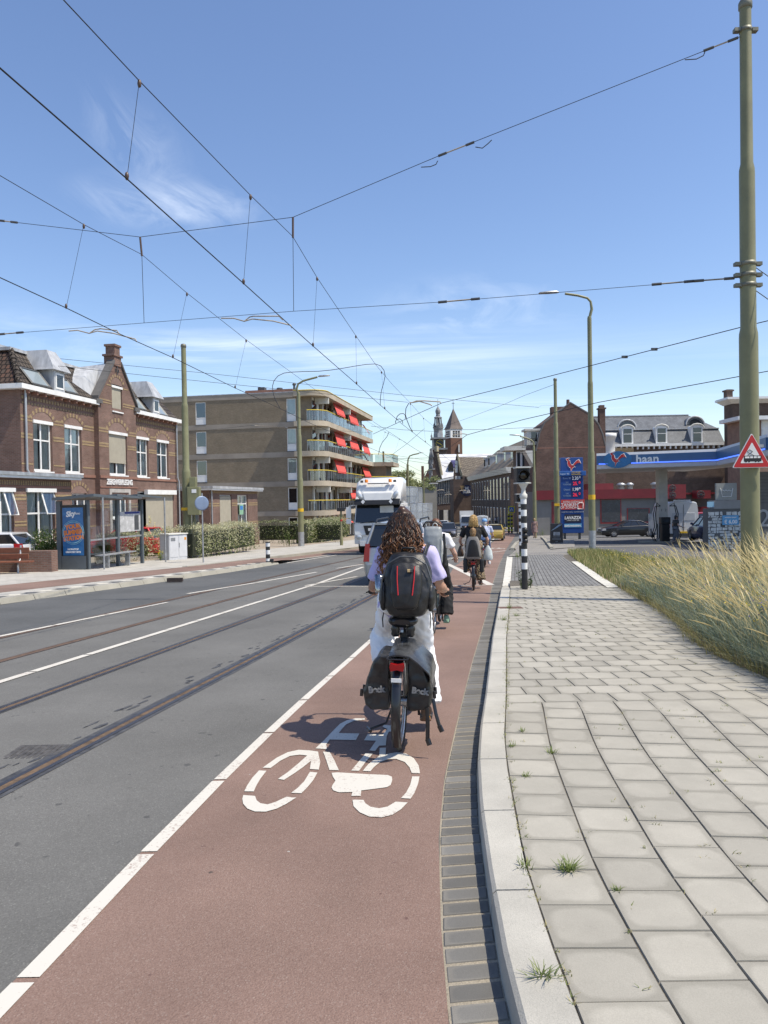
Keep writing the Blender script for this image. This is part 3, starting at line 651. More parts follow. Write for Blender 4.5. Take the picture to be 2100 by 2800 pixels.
bw.build('island_edge_blocks',[mat('white_edge',(.60,.57,.48),.85,0,.15,6),mat('black_edge',(.10,.105,.11),.85,0,.15,6)],kind='structure')
st2(RUp,RLo,[0,5,10,14,17,20,23,26,28.5,30,31.5,33,34.2],.112,.109,'cycle_path',M['redasph'])
st2(RUp,[(x+1.35,y)for x,y in RUp],[34.2,40,47,55,65,75],.006,.006,'cycle_path',M['redasph'])
st2(BF,RUp,[0,6,12,18,22,25,28.5,31,36,41,46,51,60,70],.13,.114,'pavement_far_side',M['oldpave'])
mb=MB();ys=[28,32,36,40,44,48,52,58,64,70]
for a,b in zip(ys,ys[1:]):mb.hexa([G(interp(RUp,a)-.16,a,.0),G(interp(RUp,a),a,.0),G(interp(RUp,b),b-.015,.0),G(interp(RUp,b)-.16,b-.015,.0),G(interp(RUp,a)-.16,a,.135),G(interp(RUp,a),a,.13),G(interp(RUp,b),b-.015,.13),G(interp(RUp,b)-.16,b-.015,.135)])
mb.build('pavement_kerb',M['kerb2'],kind='structure')
M['yard']=brick('yard_paving',(.33,.28,.22),(.40,.34,.27),(.24,.21,.17),.21,.105,.006,.5,.9,.25,.2)
mb=MB();ys=[0,10,20,30,40,50,60,70,90,115]
for a,b in zip(ys,ys[1:]):mb.quad(G(-60,a,.12),G(interp(BF,a)+.05,a,.125),G(interp(BF,b)+.05,b,.125),G(-60,b,.12))
mb.build('yard',M['yard'],kind='structure')
M['brickL']=brick('brown_brick',(.165,.088,.068),(.225,.125,.098),(.20,.165,.14),.20,.062,.010,.5,.85,.3,.4)
M['brickband']=brick('yellow_brick',(.34,.245,.125),(.40,.295,.16),(.22,.17,.12),.20,.062,.010,.5,.85,.15,.3)
M['brickred']=brick('red_brick',(.28,.11,.07),(.34,.15,.10),(.22,.17,.14),.10,.062,.010,.5,.85,.2,.3)
M['tympan']=brick('patterned_brick',(.26,.15,.12),(.33,.22,.18),(.2,.15,.13),.06,.06,.010,.5,.85,.2,.3)
M['rooftile']=brick('pantile_roof',(.075,.062,.052),(.115,.095,.078),(.018,.015,.013),.24,.30,.035,.5,.75,.45,1.0)
M['rooftilered']=brick('rusty_pantile',(.12,.066,.048),(.085,.068,.056),(.02,.015,.013),.24,.30,.035,.5,.75,.4,1.0)
M['zinc']=mat('zinc_sheet',(.42,.44,.46),.45,.35,.16,3,streak=True)
M['zinctop']=mat('pale_zinc',(.47,.48,.49),.5,.2,.15,3,streak=True)
M['screen']=mat('roller_screen_fabric',(.36,.33,.26),.85,0,.05,3)
M['curtain']=mat('curtain_cloth',(.78,.77,.72),.9,0,.05,3)
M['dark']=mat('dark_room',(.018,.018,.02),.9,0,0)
M['lintel']=mat('dark_coping',(.12,.115,.11),.7,0,.1)
class Fac:
 """A vertical face: u metres along, z height, d metres outward."""
 def __init__(s,x,y,ux,uy):
  l=sqrt(ux*ux+uy*uy);s.o=Vector((x,y,0));s.u=Vector((ux/l,uy/l,0));s.n=Vector((s.u.y,-s.u.x,0))
 def P(s,u,z,d=0.0):return s.o+s.u*u+s.n*d+Vector((0,0,z))
 def box(s,mb,u0,u1,z0,z1,d0,d1,m=0):
  P=s.P;return mb.hexa([P(u0,z0,d1),P(u1,z0,d1),P(u1,z0,d0),P(u0,z0,d0),P(u0,z1,d1),P(u1,z1,d1),P(u1,z1,d0),P(u0,z1,d0)],m)
 def wall(s,mb,u0,u1,z0,z1,holes=(),rec=.18,m=0,d=0.0):
  us=sorted({u0,u1}|{h[0]for h in holes}|{h[1]for h in holes});zs=sorted({z0,z1}|{h[2]for h in holes}|{h[3]for h in holes})
  us=[u for u in us if u0<=u<=u1];zs=[z for z in zs if z0<=z<=z1]
  for a,b in zip(us,us[1:]):
   for c,e in zip(zs,zs[1:]):
    mu,mz=(a+b)/2,(c+e)/2
    if any(h[0]<mu<h[1]and h[2]<mz<h[3]for h in holes):continue
    mb.quad(s.P(a,c,d),s.P(b,c,d),s.P(b,e,d),s.P(a,e,d),m)
  for a,b,c,e in holes:
   P=s.P
   mb.quad(P(a,c,d),P(a,e,d),P(a,e,d-rec),P(a,c,d-rec),m);mb.quad(P(b,c,d-rec),P(b,e,d-rec),P(b,e,d),P(b,c,d),m)
   mb.quad(P(a,c,d-rec),P(b,c,d-rec),P(b,c,d),P(a,c,d),m);mb.quad(P(a,e,d),P(b,e,d),P(b,e,d-rec),P(a,e,d-rec),m)
 def window(s,par,u0,u1,z0,z1,cols=2,split=.6,d=0.0,rec=.12,fr=.075,curtain=True,box=True,mt=None,rows=None,name='window',sill=True,half=0.0):
  mt=mt or M['white'];w=MB();B=s.box;dd=d-rec
  B(w,u0,u0+fr,z0,z1,dd-.05,dd);B(w,u1-fr,u1,z0,z1,dd-.05,dd);B(w,u0+fr,u1-fr,z1-fr,z1,dd-.05,dd);B(w,u0+fr,u1-fr,z0,z0+fr*1.3,dd-.05,dd+.01)
  for k in range(1,cols):
   c=u0+(u1-u0)*k/cols;B(w,c-fr*.6,c+fr*.6,z0+fr*1.3,z1-fr,dd-.05,dd-.003)
  if split:
   z=z0+(z1-z0)*split
   for k in range(cols):B(w,u0+(u1-u0)*k/cols+fr*.7,u0+(u1-u0)*(k+1)/cols-fr*.7,z-.035,z+.035,dd-.045,dd-.006)
  if sill:B(w,u0-.04,u1+.04,z0-.07,z0-.003,dd-.05,d+.06)
  f=w.build(name,mt,par)
  g=MB();g.quad(s.P(u0+fr*.5,z0+fr,dd-.03),s.P(u1-fr*.5,z0+fr,dd-.03),s.P(u1-fr*.5,z1-fr*.5,dd-.03),s.P(u0+fr*.5,z1-fr*.5,dd-.03));g.build('pane',M['clear'],f)
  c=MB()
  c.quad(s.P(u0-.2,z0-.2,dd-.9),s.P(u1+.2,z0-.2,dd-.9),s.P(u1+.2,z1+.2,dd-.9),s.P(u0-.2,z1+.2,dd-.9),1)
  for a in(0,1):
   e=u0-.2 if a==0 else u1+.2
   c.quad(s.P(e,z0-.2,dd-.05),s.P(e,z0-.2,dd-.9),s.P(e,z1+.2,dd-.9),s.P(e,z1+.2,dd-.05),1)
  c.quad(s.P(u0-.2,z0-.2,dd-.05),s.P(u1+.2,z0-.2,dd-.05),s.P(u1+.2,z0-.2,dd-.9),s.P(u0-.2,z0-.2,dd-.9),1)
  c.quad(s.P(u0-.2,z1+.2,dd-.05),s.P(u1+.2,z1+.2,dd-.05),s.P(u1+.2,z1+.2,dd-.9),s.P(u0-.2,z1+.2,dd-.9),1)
  if curtain:
   spans=[(u0,u0+(u1-u0)*.42),(u1-(u1-u0)*.40,u1)]if curtain is True else([(u0,u1)]if curtain=='net' else curtain)
   for(a,b)in spans:
    n=max(6,int((b-a)/.035));pts=[(a+(b-a)*i/n,-.10+.03*sin(i*1.9)+.012*sin(i*.7))for i in range(n+1)]
    for(p,dp),(q,dq)in zip(pts,pts[1:]):c.quad(s.P(p,z0+.02+half,dd+dp),s.P(q,z0+.02+half,dd+dq),s.P(q,z1,dd+dq),s.P(p,z1,dd+dp),0)
  c.build('curtain',[M['curtain'],M['dark']],f)
  return f
def arch_strip(F,mb,u0,u1,zs,rise,w,d,n=12,m=0,d0=None):
 """Segmental brick arch over an opening u0..u1 springing at zs."""
 c=(u0+u1)/2;h=(u1-u0)/2;R=(h*h+rise*rise)/(2*rise);zc=zs+rise-R;a0=math.asin(min(1,h/R))
 for i in range(n):
  t0=-a0+2*a0*i/n;t1=-a0+2*a0*(i+1)/n
  p=[F.P(c+(R)*sin(t0),zc+R*cos(t0),d),F.P(c+R*sin(t1),zc+R*cos(t1),d),F.P(c+(R+w)*sin(t1),zc+(R+w)*cos(t1),d),F.P(c+(R+w)*sin(t0),zc+(R+w)*cos(t0),d)]
  mb.quad(*p,m=(m+i)%2 if m>=0 else 0)
def tymp(F,mb,u0,u1,zs,rise,d,n=12,m=0):
 c=(u0+u1)/2;h=(u1-u0)/2;R=(h*h+rise*rise)/(2*rise);zc=zs+rise-R;a0=math.asin(min(1,h/R))
 mb.poly([F.P(c+R*sin(a0-2*a0*i/n),zc+R*cos(a0-2*a0*i/n),d)for i in range(n+1)],m)
def hospital():
 F=Fac(-22.2,0,.1753,.9845)
 u0,u1=34.2,49.8;zb=-1.6;zg=7.0
 T=thing('brick_house',F.P(u0,gz(F.P(u0,0).y,.12)),'two storey brown brick house with yellow brick bands, stepped gable and white letters','building')
 UW=[(35.08,36.5,3.26,5.6),(37.5,38.95,3.26,5.6),(44.53,46.0,3.26,5.6),(47.08,48.62,3.26,5.6)]
 GW=[(38.0,39.3,-.3,2.25),(44.5,49.15,-.4,2.4)]
 w=MB();F.wall(w,u0,40.12,zb,zg,[h for h in UW+GW if h[1]<40.2]);F.wall(w,44.05,u1,zb,zg,[h for h in UW+GW if h[0]>44])
 S1=Fac(*F.P(u0,0).xy,-F.n.x,-F.n.y);
 D=11.0
 P=F.P
 w.quad(P(u0,zb,-D),P(u0,zb,0),P(u0,zg,0),P(u0,zg,-D));w.quad(P(u1,zb,0),P(u1,zb,-D),P(u1,zg,-D),P(u1,zg,0))
 c0,c1,cd=40.12,44.05,.28
 CW=[(41.1,42.97,3.26,5.6),(41.3,42.9,-.8,2.2)]
 F.wall(w,c0,c1,zb,6.9,CW,d=cd)
 w.quad(P(c0,zb,0),P(c0,zb,cd),P(c0,6.9,cd),P(c0,6.9,0));w.quad(P(c1,zb,cd),P(c1,zb,0),P(c1,6.9,0),P(c1,6.9,cd))
 g=[(c0,6.9),(41.5,6.9),(41.5,8.2),(42.56,8.2),(42.56,6.9),(c1,6.9),(c1,7.3),(42.55,9.3),(42.55,9.6),(41.6,9.6),(41.6,9.3),(c0,7.3)]
 w.poly([P(u,z,cd)for u,z in[(c0,6.9),(41.5,6.9),(41.5,8.2),(41.5,9.3),(c0,7.3)]]);w.poly([P(u,z,cd)for u,z in[(42.56,6.9),(c1,6.9),(c1,7.3),(42.56,9.3),(42.56,8.2)]])
 w.poly([P(u,z,cd)for u,z in[(41.5,8.2),(42.56,8.2),(42.56,9.3),(41.5,9.3)]])
 for a,b in((41.5,0),(42.56,1)):w.quad(P(a,6.9,cd),P(a,8.2,cd),P(a,8.2,cd-.15),P(a,6.9,cd-.15))
 w.quad(P(c0,6.9,-3),P(c0,6.9,cd),P(c0,7.3,cd),P(c0,7.3,-3));w.quad(P(c1,6.9,cd),P(c1,6.9,-3),P(c1,7.3,-3),P(c1,7.3,cd))
 F.box(w,41.72,42.45,9.25,9.75,cd-.55,cd+.06);F.box(w,41.62,42.55,9.75,9.86,cd-.6,cd+.12);F.box(w,41.82,42.36,9.86,10.3,cd-.5,cd+.04);F.box(w,41.74,42.43,10.3,10.42,cd-.55,cd+.1)
 w.build('wall',M['brickL'],T)
 b=MB()
 def band(z,dz,segs,d):
  for a,e in segs:F.box(b,a,e,z,z+dz,d-.03,d+.012)
 for z in(5.66,5.50,4.86,4.72):
  band(z,.085,[(u0,35.02),(36.56,37.44),(39.01,c0-.003)],0);band(z,.085,[(c1+.003,44.47),(46.06,47.02),(48.68,u1)],0);band(z,.085,[(c0,41.04),(43.03,c1)],cd)
 band(3.52,.08,[(u0,35.02),(36.56,37.44),(39.01,c0-.003)],0);band(3.52,.08,[(c1+.003,44.47),(46.06,47.02),(48.68,u1)],0);band(3.52,.08,[(c0,41.04),(43.03,c1)],cd)
 for z in(7.2,7.06):band(z,.08,[(c0+.1,41.45),(42.61,c1-.1)],cd)
 band(8.05,.08,[(c0+.85,41.45),(42.61,c1-.85)],cd);
 for z in(1.62,1.46,.5):band(z,.08,[(39.36,c0-.003)],0);band(z,.08,[(c0,41.24),(42.96,c1)],cd)
 k=u0+.1
 while k<u1:
  if not(c0-.1<k<c1+.05):
   F.box(b,k,k+.11,6.48,6.62,-.02,.03);F.box(b,k+.02,k+.13,6.28,6.36,-.02,.015)
  k+=.22
 b.build('brick_trim',M['brickband'],T)
 for x0,x1,z,rs,w_,d_ in[(x0,x1,5.62,.42,.2,0)for x0,x1,_,_ in UW]+[(41.1,42.97,5.62,.55,.22,cd),(41.5,42.56,8.2,.42,.18,cd),(38.0,39.3,2.25,.4,.2,0)]:
  a=MB();arch_strip(F,a,x0-.14,x1+.14,z,rs,w_,d_+.016,16);ar=a.build('window_arch',[M['brickband'],M['brickL']],T)
  t=MB();tymp(F,t,x0-.07,x1+.07,z,rs-.02,d_+.006);t.build('tympanum',M['tympan'],ar)
 st=MB();F.box(st,u0,c0-.003,3.06,3.2,0,.05);F.box(st,c1+.003,u1,3.06,3.2,0,.05);F.box(st,c0,c1,3.06,3.2,cd,cd+.05);F.box(st,c0,c1,2.55,2.62,cd,cd+.03)
 st.build('string_course',M['brickred'],T)
 for(x0,x1,z0,z1)in UW:
  f=F.window(T,x0,x1,z0,z1,2,.62);bx=MB();F.box(bx,x0-.03,x1+.03,z1-.13,z1+.02,-.12,.05);bx.build('blind_box',M['white'],f)
 f=F.window(T,41.1,42.97,3.26,5.6,2,0,d=cd);s_=MB();F.box(s_,41.16,42.9,3.95,5.5,cd-.06,cd-.045);F.box(s_,41.14,42.92,3.91,3.95,cd-.07,cd-.035);s_.build('roller_screen',M['screen'],f);bx=MB();F.box(bx,41.05,43.0,5.47,5.62,cd-.12,cd+.05);bx.build('blind_box',M['white'],f)
 f=F.window(T,41.5,42.56,6.75,8.2,1,0,d=cd);s_=MB();F.box(s_,41.56,42.5,6.85,8.05,cd-.06,cd-.045);s_.build('roller_screen',M['screen'],f);bx=MB();F.box(bx,41.47,42.6,8.02,8.14,cd-.12,cd+.03);bx.build('blind_box',M['white'],f)
 F.window(T,38.0,39.3,-.3,2.25,2,.62)
 f=F.window(T,44.5,49.15,-.4,2.4,3,0,curtain=None);s_=MB();F.box(s_,45.55,49.1,-.3,2.3,-.02,.0);s_.build('roller_screen',M['screen'],f);bx=MB();F.box(bx,45.4,49.25,2.22,2.5,-.02,.22);bx.build('blind_box',M['white'],f)
 F.window(T,41.3,42.9,.9,2.2,3,0,d=cd)
 dr=MB();F.box(dr,41.3,42.9,-.95,.85,cd-.2,cd-.12);dr.build('door',mat('dark_door',(.05,.05,.05),.4),T)
 q=MB()
 for x in(41.0,43.0):F.box(q,x,x+.22,-.8,2.3,cd,cd+.04)
 F.box(q,41.0,43.22,2.3,2.5,cd,cd+.035);q.build('door_surround',mat('stone_surround',(.42,.40,.37),.8),T)
 tx=text_mb('ZIEKENVERPLEGING',.42,frameM(P(42.1,2.86,cd+.03),F.u,F.n),.02,.012,spacing=.98,xs=.72);tx.build('lettering',M['white'],T)
 gt=MB();F.box(gt,u0-.35,c0-.003,6.88,7.1,-.1,.36);F.box(gt,c1+.003,u1+.35,6.88,7.1,-.1,.36);F.box(gt,u0-.35,u0-.003,6.88,7.1,-D,-.103);gt.build('gutter_trim',M['white'],T)
 br=MB();k=u0+.2
 while k<u1:
  if not(c0-.2<k<c1+.1):F.box(br,k,k+.08,6.72,6.878,0,.3)
  k+=.62
 br.build('bracket_moulding',M['brickred'],T)
 zt,sb=8.95,1.35;r=MB()
 R_=lambda a,e:r.quad(P(a,7.05,.2),P(e,7.05,.2),P(e,zt,-sb),P(a,zt,-sb))
 r.quad(P(u0-.25,7.05,.2),P(40.1,7.05,.2),P(40.1,zt,-sb),P(u0+1.3,zt,-sb));r.quad(P(44.07,7.05,.2),P(u1+.25,7.05,.2),P(u1-.9,zt,-sb),P(44.07,zt,-sb));r.quad(P(40.1,8.3,-.8),P(44.07,8.3,-.8),P(44.07,zt,-sb),P(40.1,zt,-sb))
 r.quad(P(u0-.25,7.05,-D),P(u0-.25,7.05,.2),P(u0+1.3,zt,-sb),P(u0+1.3,zt,-D),1)
 rf=r.build('roof',[M['rooftile'],M['rooftilered']],T)
 hp=MB();n=9
 for i in range(n):
  a,e=P(u0-.25,7.08,.2).lerp(P(u0+1.3,zt+.03,-sb),i/n),P(u0-.25,7.08,.2).lerp(P(u0+1.3,zt+.03,-sb),(i+1)/n);hp.cyl(a,e,.15,.12,10)
 hp.build('hip_tiles',M['rooftile'],rf)
 tp=MB();F.box(tp,u0+1.1,u1-1.0,zt-.03,zt+.12,-D,-sb+.12);tp.build('flat_roof',M['zinctop'],T)
 up=MB();F.box(up,u0-3,u1-1.6,zt-1.0,zt+.55,-D-.6,-3.2);F.box(up,u0-3.1,u1-1.55,zt+.55,zt+.68,-D-.7,-3.1,1);up.build('roof_extension',[mat('tan_cladding',(.36,.29,.20),.8,0,.1),M['zinc']],T)
 gc=MB()
 for(a,za,e,ze)in((c0-.12,7.22,41.72,9.38),(c1+.12,7.22,42.45,9.38)):
  gc.hexa([P(a,za,cd-.35),P(e,ze,cd-.35),P(e,ze,cd+.1),P(a,za,cd+.1),P(a,za+.16,cd-.35),P(e,ze+.16,cd-.35),P(e,ze+.16,cd+.1),P(a,za+.16,cd+.1)])
 F.box(gc,c0-.3,c0+.25,6.98,7.2,cd-.35,cd+.12);F.box(gc,c1-.25,c1+.3,6.98,7.2,cd-.35,cd+.12)
 gc.build('gable_coping',M['lintel'],T)
 gz_=MB();gz_.quad(P(c0-.02,7.35,cd-.3),P(41.7,9.35,cd-.3),P(41.7,9.2,-2.2),P(c0-.02,7.4,-2.2));gz_.quad(P(42.5,9.35,cd-.3),P(c1+.02,7.35,cd-.3),P(c1+.02,7.4,-2.2),P(42.5,9.2,-2.2));gz_.poly([P(c0-1.1,7.9,-.55),P(c0,7.2,-.0),P(41.2,9.0,-.3),P(40.6,9.0,-1.3)]);gz_.build('gable_roof',M['zinctop'],T)
 an=MB()
 for dx in(-.16,0,.16):F.box(an,42.05+dx-.02,42.05+dx+.02,8.75+abs(dx),9.25-abs(dx),cd+.01,cd+.05)
 an.build('wall_anchor',M['dsteel'],T)
 def onroof(t):return 7.05+(zt-7.05)*t,.2+(-sb-.2)*t
 def skylight(a,e,t0,t1):
  z0,d0=onroof(t0);z1,d1=onroof(t1);f=MB();nrm=(F.n*(zt-7.05)+Vector((0,0,sb+.2))).normalized()*.06
  p=[P(a,z0,d0)+nrm,P(e,z0,d0)+nrm,P(e,z1,d1)+nrm,P(a,z1,d1)+nrm];fr=MB()
  for i in range(4):
   q,s2=p[i],p[(i+1)%4];fr.tube([q,s2],.05,4,cap=True,smooth=False)
  w_=fr.build('skylight',M['dsteel'],T);f.quad(*p);f.build('pane',glassy('skylight_glass',(.25,.3,.33),.08),w_)
 skylight(34.95,36.25,.08,.48);skylight(37.5,38.5,.08,.45);skylight(44.3,45.6,.08,.45);skylight(47.3,48.3,.05,.42)
 def dormer(uc):
  f=MB();F.box(f,uc-.42,uc+.42,7.15,8.15,-1.2,.16);cap=MB()
  b0=[P(uc-.72,8.12,.34),P(uc+.72,8.12,.34),P(uc+.72,8.12,-1.3),P(uc-.72,8.12,-1.3)];b1=[P(uc-.66,8.25,.28),P(uc+.66,8.25,.28),P(uc+.66,8.25,-1.3),P(uc-.66,8.25,-1.3)];b2=[P(uc-.36,9.12,-.25),P(uc+.36,9.12,-.25),P(uc+.36,9.12,-1.4),P(uc-.36,9.12,-1.4)]
  cap.hexa(b0+b1);cap.hexa([v+Vector((0,0,.001))for v in b1]+b2)
  dm=f.build('dormer',M['zinctop'],T);cap.build('dormer_cap',M['zinctop'],dm)
  wn=MB();F.box(wn,uc-.33,uc+.33,7.25,8.0,.16,.19);wn.build('frame',M['white'],dm);g=MB();F.box(g,uc-.25,uc+.25,7.33,7.92,.19,.195);g.build('pane',M['glass'],dm)
 dormer(36.95);dormer(46.8)
 dp=MB()
 for uu in(34.42,49.62):dp.tube([P(uu,6.85,.12),P(uu,6.4,.12),P(uu,3.3,.12),P(uu+.1,3.1,.16),P(uu+.1,2.6 if uu<40 else zb,.16)],.055,8)
 dp.build('downpipe',M['zinc'],T)
 W=Fac(-19.7,0,.1753,.9845);e=33.68;P2=W.P
 T2=thing('brick_wing',W.P(e,gz(W.P(e,0).y,.12)),'single storey brick wing with white flat roof edge behind the brown bench and white car','building')
 w=MB();WW=[(26.6,28.4,.12,2.33),(28.6,29.81,.12,2.33),(30.62,32.45,.12,2.33)]
 W.wall(w,24,e,-1.4,2.75,WW);w.quad(P2(e,-1.4,0),P2(e,-1.4,-2.5),P2(e,2.75,-2.5),P2(e,2.75,0));w.quad(P2(24,-1.4,-9),P2(24,-1.4,0),P2(24,2.75,0),P2(24,2.75,-9))
 w.build('wall',M['brickL'],T2)
 b=MB()
 for z in(2.02,1.88,.98,.84,.25):
  for a,c in((28.42,28.57),(29.84,30.58),(32.49,e)):W.box(b,a,c,z,z+.085,-.03,.012)
 k=29.0
 while k<e:W.box(b,k,k+.07,2.48,2.66,-.02,.02);k+=.14
 b.build('brick_trim',M['brickband'],T2)
 s_=MB();W.box(s_,24,e,2.36,2.46,-.02,.02);s_.build('string_course',M['brickred'],T2)
 for x in WW:
  f=W.window(T2,*x,2,.55,curtain='net' if x[0]<30 else True);o=MB();c=(x[0]+x[1])/2;q=[W.P(c+.06,2.2,-.02),W.P(x[1]-.06,2.2,-.02),W.P(x[1]-.06,1.3,.24),W.P(c+.06,1.3,.24)]
  o.tube(q+[q[0]],.04,4,smooth=False);ol=o.build('open_light',M['white'],f);o=MB();o.quad(*q[::-1]);o.build('pane',M['clear'],ol)
  bx=MB();W.box(bx,x[0]-.05,x[1]+.05,2.2,2.36,-.12,.08);bx.build('blind_box',M['white'],f)
 r=MB();W.box(r,23.5,e+.35,2.75,2.85,-2.45,.3);W.box(r,23.45,e+.4,2.85,2.98,-2.45,.36,1);r.build('roof_edge',[M['white'],M['zinc']],T2)
 A=Fac(-20.6,0,.1753,.9845);P3=A.P;a0,a1=51.05,60.4
 T3=thing('brick_annex',A.P(a0,gz(A.P(a0,0).y,.12)),'single storey brick annex with beige screens between the olive mast and the flats','building')
 w=MB();AW=[(52.75,54.95,-.3,2.2),(56.1,58.25,-.45,2.2)];A.wall(w,a0,a1,-2.0,2.5,AW)
 S2=Fac(*A.P(a0,0,-4).xy,A.n.x,A.n.y);S2 .wall(w,0,4,-2.0,2.5,[(2.0,3.2,-.6,2.05)]);w.quad(P3(a1,-2,0),P3(a1,-2,-4),P3(a1,2.5,-4),P3(a1,2.5,0))
 A.box(w,a1-.9,a1+.02,-2,-.5,0,.1);w.build('wall',M['brickL'],T3)
 b=MB()
 for z in(1.55,1.40,.1,-.05):
  for c,e_ in((a0,52.7),(55.0,56.05),(58.3,a1)):A.box(b,c,e_,z,z+.09,-.03,.012)
  for c,e_ in((0,1.95),(3.25,3.997)):S2 .box(b,c,e_,z,z+.09,-.03,.012)
 k=a0+.1
 while k<a1:A.box(b,k,k+.07,2.3,2.46,-.02,.02);k+=.16
 b.build('brick_trim',M['brickband'],T3)
 f=A.window(T3,*AW[0],1,0,curtain=None);s_=MB();A.box(s_,52.85,54.85,-.25,2.1,-.05,-.03);s_.build('roller_screen',M['screen'],f)
 f=A.window(T3,*AW[1],2,.75);nt_=MB();A.box(nt_,56.4,57.2,.75,1.5,.02,.03);A.box(nt_,56.5,57.1,1.1,1.4,.03,.034,1);nt_.build('notice',[mat('green_notice',(.25,.45,.3),.6),mat('blue_notice',(.05,.2,.5),.6)],T3)
 S2 .window(T3,2.0,3.2,-.6,2.05,2,0)
 r=MB();A.box(r,a0-.35,a1+.35,2.5,2.6,-4,.35);A.box(r,a0-.4,a1+.4,2.6,2.78,-4,.4,1);r.build('roof_edge',[M['white'],M['zinctop']],T3)
 dp=MB();dp.tube([P3(a0+.15,2.5,.08),P3(a0+.15,-1.6,.08)],.05,8);dp.build('downpipe',M['galv'],T3)
hospital()
M['brickF']=brick('sand_lime_brick',(.25,.198,.138),(.31,.255,.18),(.17,.145,.11),.21,.052,.010,.5,.9,.18,.3)
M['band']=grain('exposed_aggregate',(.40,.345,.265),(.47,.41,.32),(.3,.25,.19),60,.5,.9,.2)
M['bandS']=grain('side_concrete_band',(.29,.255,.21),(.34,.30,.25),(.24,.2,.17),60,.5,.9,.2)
M['awning']=mat('red_awning_canvas',(.62,.075,.055),.7,0,.06,2)
M['ytube']=mat('yellow_rail',(.66,.50,.06),.5,0,.05)
M['railglass']=clear('balustrade_glass',(.62,.72,.74),.10)
def flats():
 cx,cy=-8.46,74.0
 Sd=Fac(cx-14*.9845,cy+14*.1753,.9845,-.1753)
 st=Vector((.1753,.9845,0));nn=Vector((.9845,-.1753,0))
 E=Fac(cx+1.6*.9845,cy-1.6*.1753,.1753,.9845)
 T=thing('apartment_block',Vector((cx,cy,gz(cy,.12))),'five storey block of flats with rounded balconies and red awnings','building')
 zb=-2.6;fl=[(11.92,12.42),(9.0,9.5),(6.04,6.55),(3.15,3.65),(.23,.71)]
 sw=[(3.45,4.55),(13.0,13.95)];wz=[(9.56,11.8),(6.64,8.85),(3.77,5.94),(.84,3.03),(-2.2,.1)]
 w=MB();holes=[(a,b,z0,z1)for a,b in sw for z0,z1 in wz if not(a<5 and z0<0)]
 Sd.wall(w,-6,15.6,zb,11.92,holes,rec=.15)
 far=24.0
 for k in range(5):
  pass
 w.quad(E.P(far,zb,0),E.P(far,zb,-13),E.P(far,11.92,-13),E.P(far,11.92,0))
 w.build('wall',M['brickF'],T)
 b=MB()
 for z0,z1 in fl:Sd.box(b,-6.02,14.0,z0,z1,-.1,.035)
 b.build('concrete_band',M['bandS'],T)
 tp=MB();Sd.box(tp,-6.05,14.0,12.42,12.5,-12,.06);tp.build('roof_edge',M['zinc'],T)
 hut=MB();Sd.box(hut,8.2,13.2,12.5,13.0,-6,-1.5);hut.build('roof_hut',M['brickred'],T)
 ch=MB()
 for u in(9.2,):Sd.box(ch,u,u+.7,13.0,13.45,-3.2,-2.5)
 ch.cyl(Sd.P(13.6,12.5,-.8),Sd.P(13.6,13.2,-.8),.16,.1,8);ch.ell(Sd.P(13.6,13.3,-.8),(.2,.2,.15),8,6);ch.cyl(Sd.P(11.7,12.9,-2),Sd.P(11.7,13.2,-2),.35,.3,10);ch.cyl(Sd.P(5,12.5,-2),Sd.P(5,12.7,-2),.4,.35,10);ch.build('roof_vent',M['dsteel'],T)
 for(a,e)in sw:
  for z0,z1 in wz:
   if a<5 and z0<0:continue
   f=Sd.window(T,a,e,z0+.62,z1,1,0,rec=.05,fr=.07,curtain='net' if(a>5 and z0>3)else None,sill=False)
   p=MB();Sd.box(p,a,e,z0,z0+.615,-.1,-.05);p.build('panel',M['white'],f);s_=MB();Sd.box(s_,a-.05,e+.05,z0-.06,z0-.004,-.1,.05);s_.build('sill',M['dsteel'],f)
 g=MB();fr=MB();pz=[(-2.4,.23),(.71,3.15),(3.65,6.04),(6.55,9.0),(9.5,11.92)]
 rr=random.Random(4);cur=MB();walls=MB()
 for z0,z1 in pz:
  u=0.0
  while u<far-.5:
   g.quad(E.P(u,z0,-.1),E.P(u+2.0,z0,-.1),E.P(u+2.0,z1,-.1),E.P(u,z1,-.1))
   E.box(fr,u,u+.09,z0,z1,-.1,-.02);E.box(fr,u+.09,u+1.0,z1-.3,z1,-.1,-.03)
   if rr.random()<.55:
    a=u+rr.choice([.12,1.1]);E.box(cur,a,a+.75,z0+.05,z1-.3,-.095,-.085)
   if rr.random()<.3:E.box(walls,u+1.05,u+1.95,z0,z1,-.09,.0)
   u+=2.0
 g.build('glazed_front',M['glass'],T);fr.build('window_frame',M['offwhite'],T);cur.build('curtain',M['curtain'],T);walls.build('pier',M['brickF'],T)
 def plan(ext,r=1.7,L=far,n=10):
  pts=[(0,0)]
  e=ext
  for i in range(n+1):
   t=pi/2*i/n;pts.append((e-r+r*sin(t),r-r*cos(t)))
  pts.append((e,L));return pts
 base=Vector((cx,cy,0))
 def W(p,z):return base+nn*p[0]+st*p[1]+Vector((0,0,z))
 def slab(name,ext,L,z0,z1,u_in=1.55,m=None,start=0.0):
  pl=plan(ext,L=L);out=[(-.02,.0),(-.02,-.85)]+[(p[0],p[1]-.85)for p in pl[1:-1]]+[pl[-1]];mb=MB()
  for a,c in zip(out,out[1:]):mb.quad(W(a,z0),W(c,z0),W(c,z1),W(a,z1))
  mb.poly([W(p,z0)for p in out]+[W((0,L+start),z0)]);mb.poly([W(p,z1)for p in out]+[W((0,L+start),z1)])
  mb.quad(W((ext,L+start),z0),W((0,L+start),z0),W((0,L+start),z1),W((ext,L+start),z1))
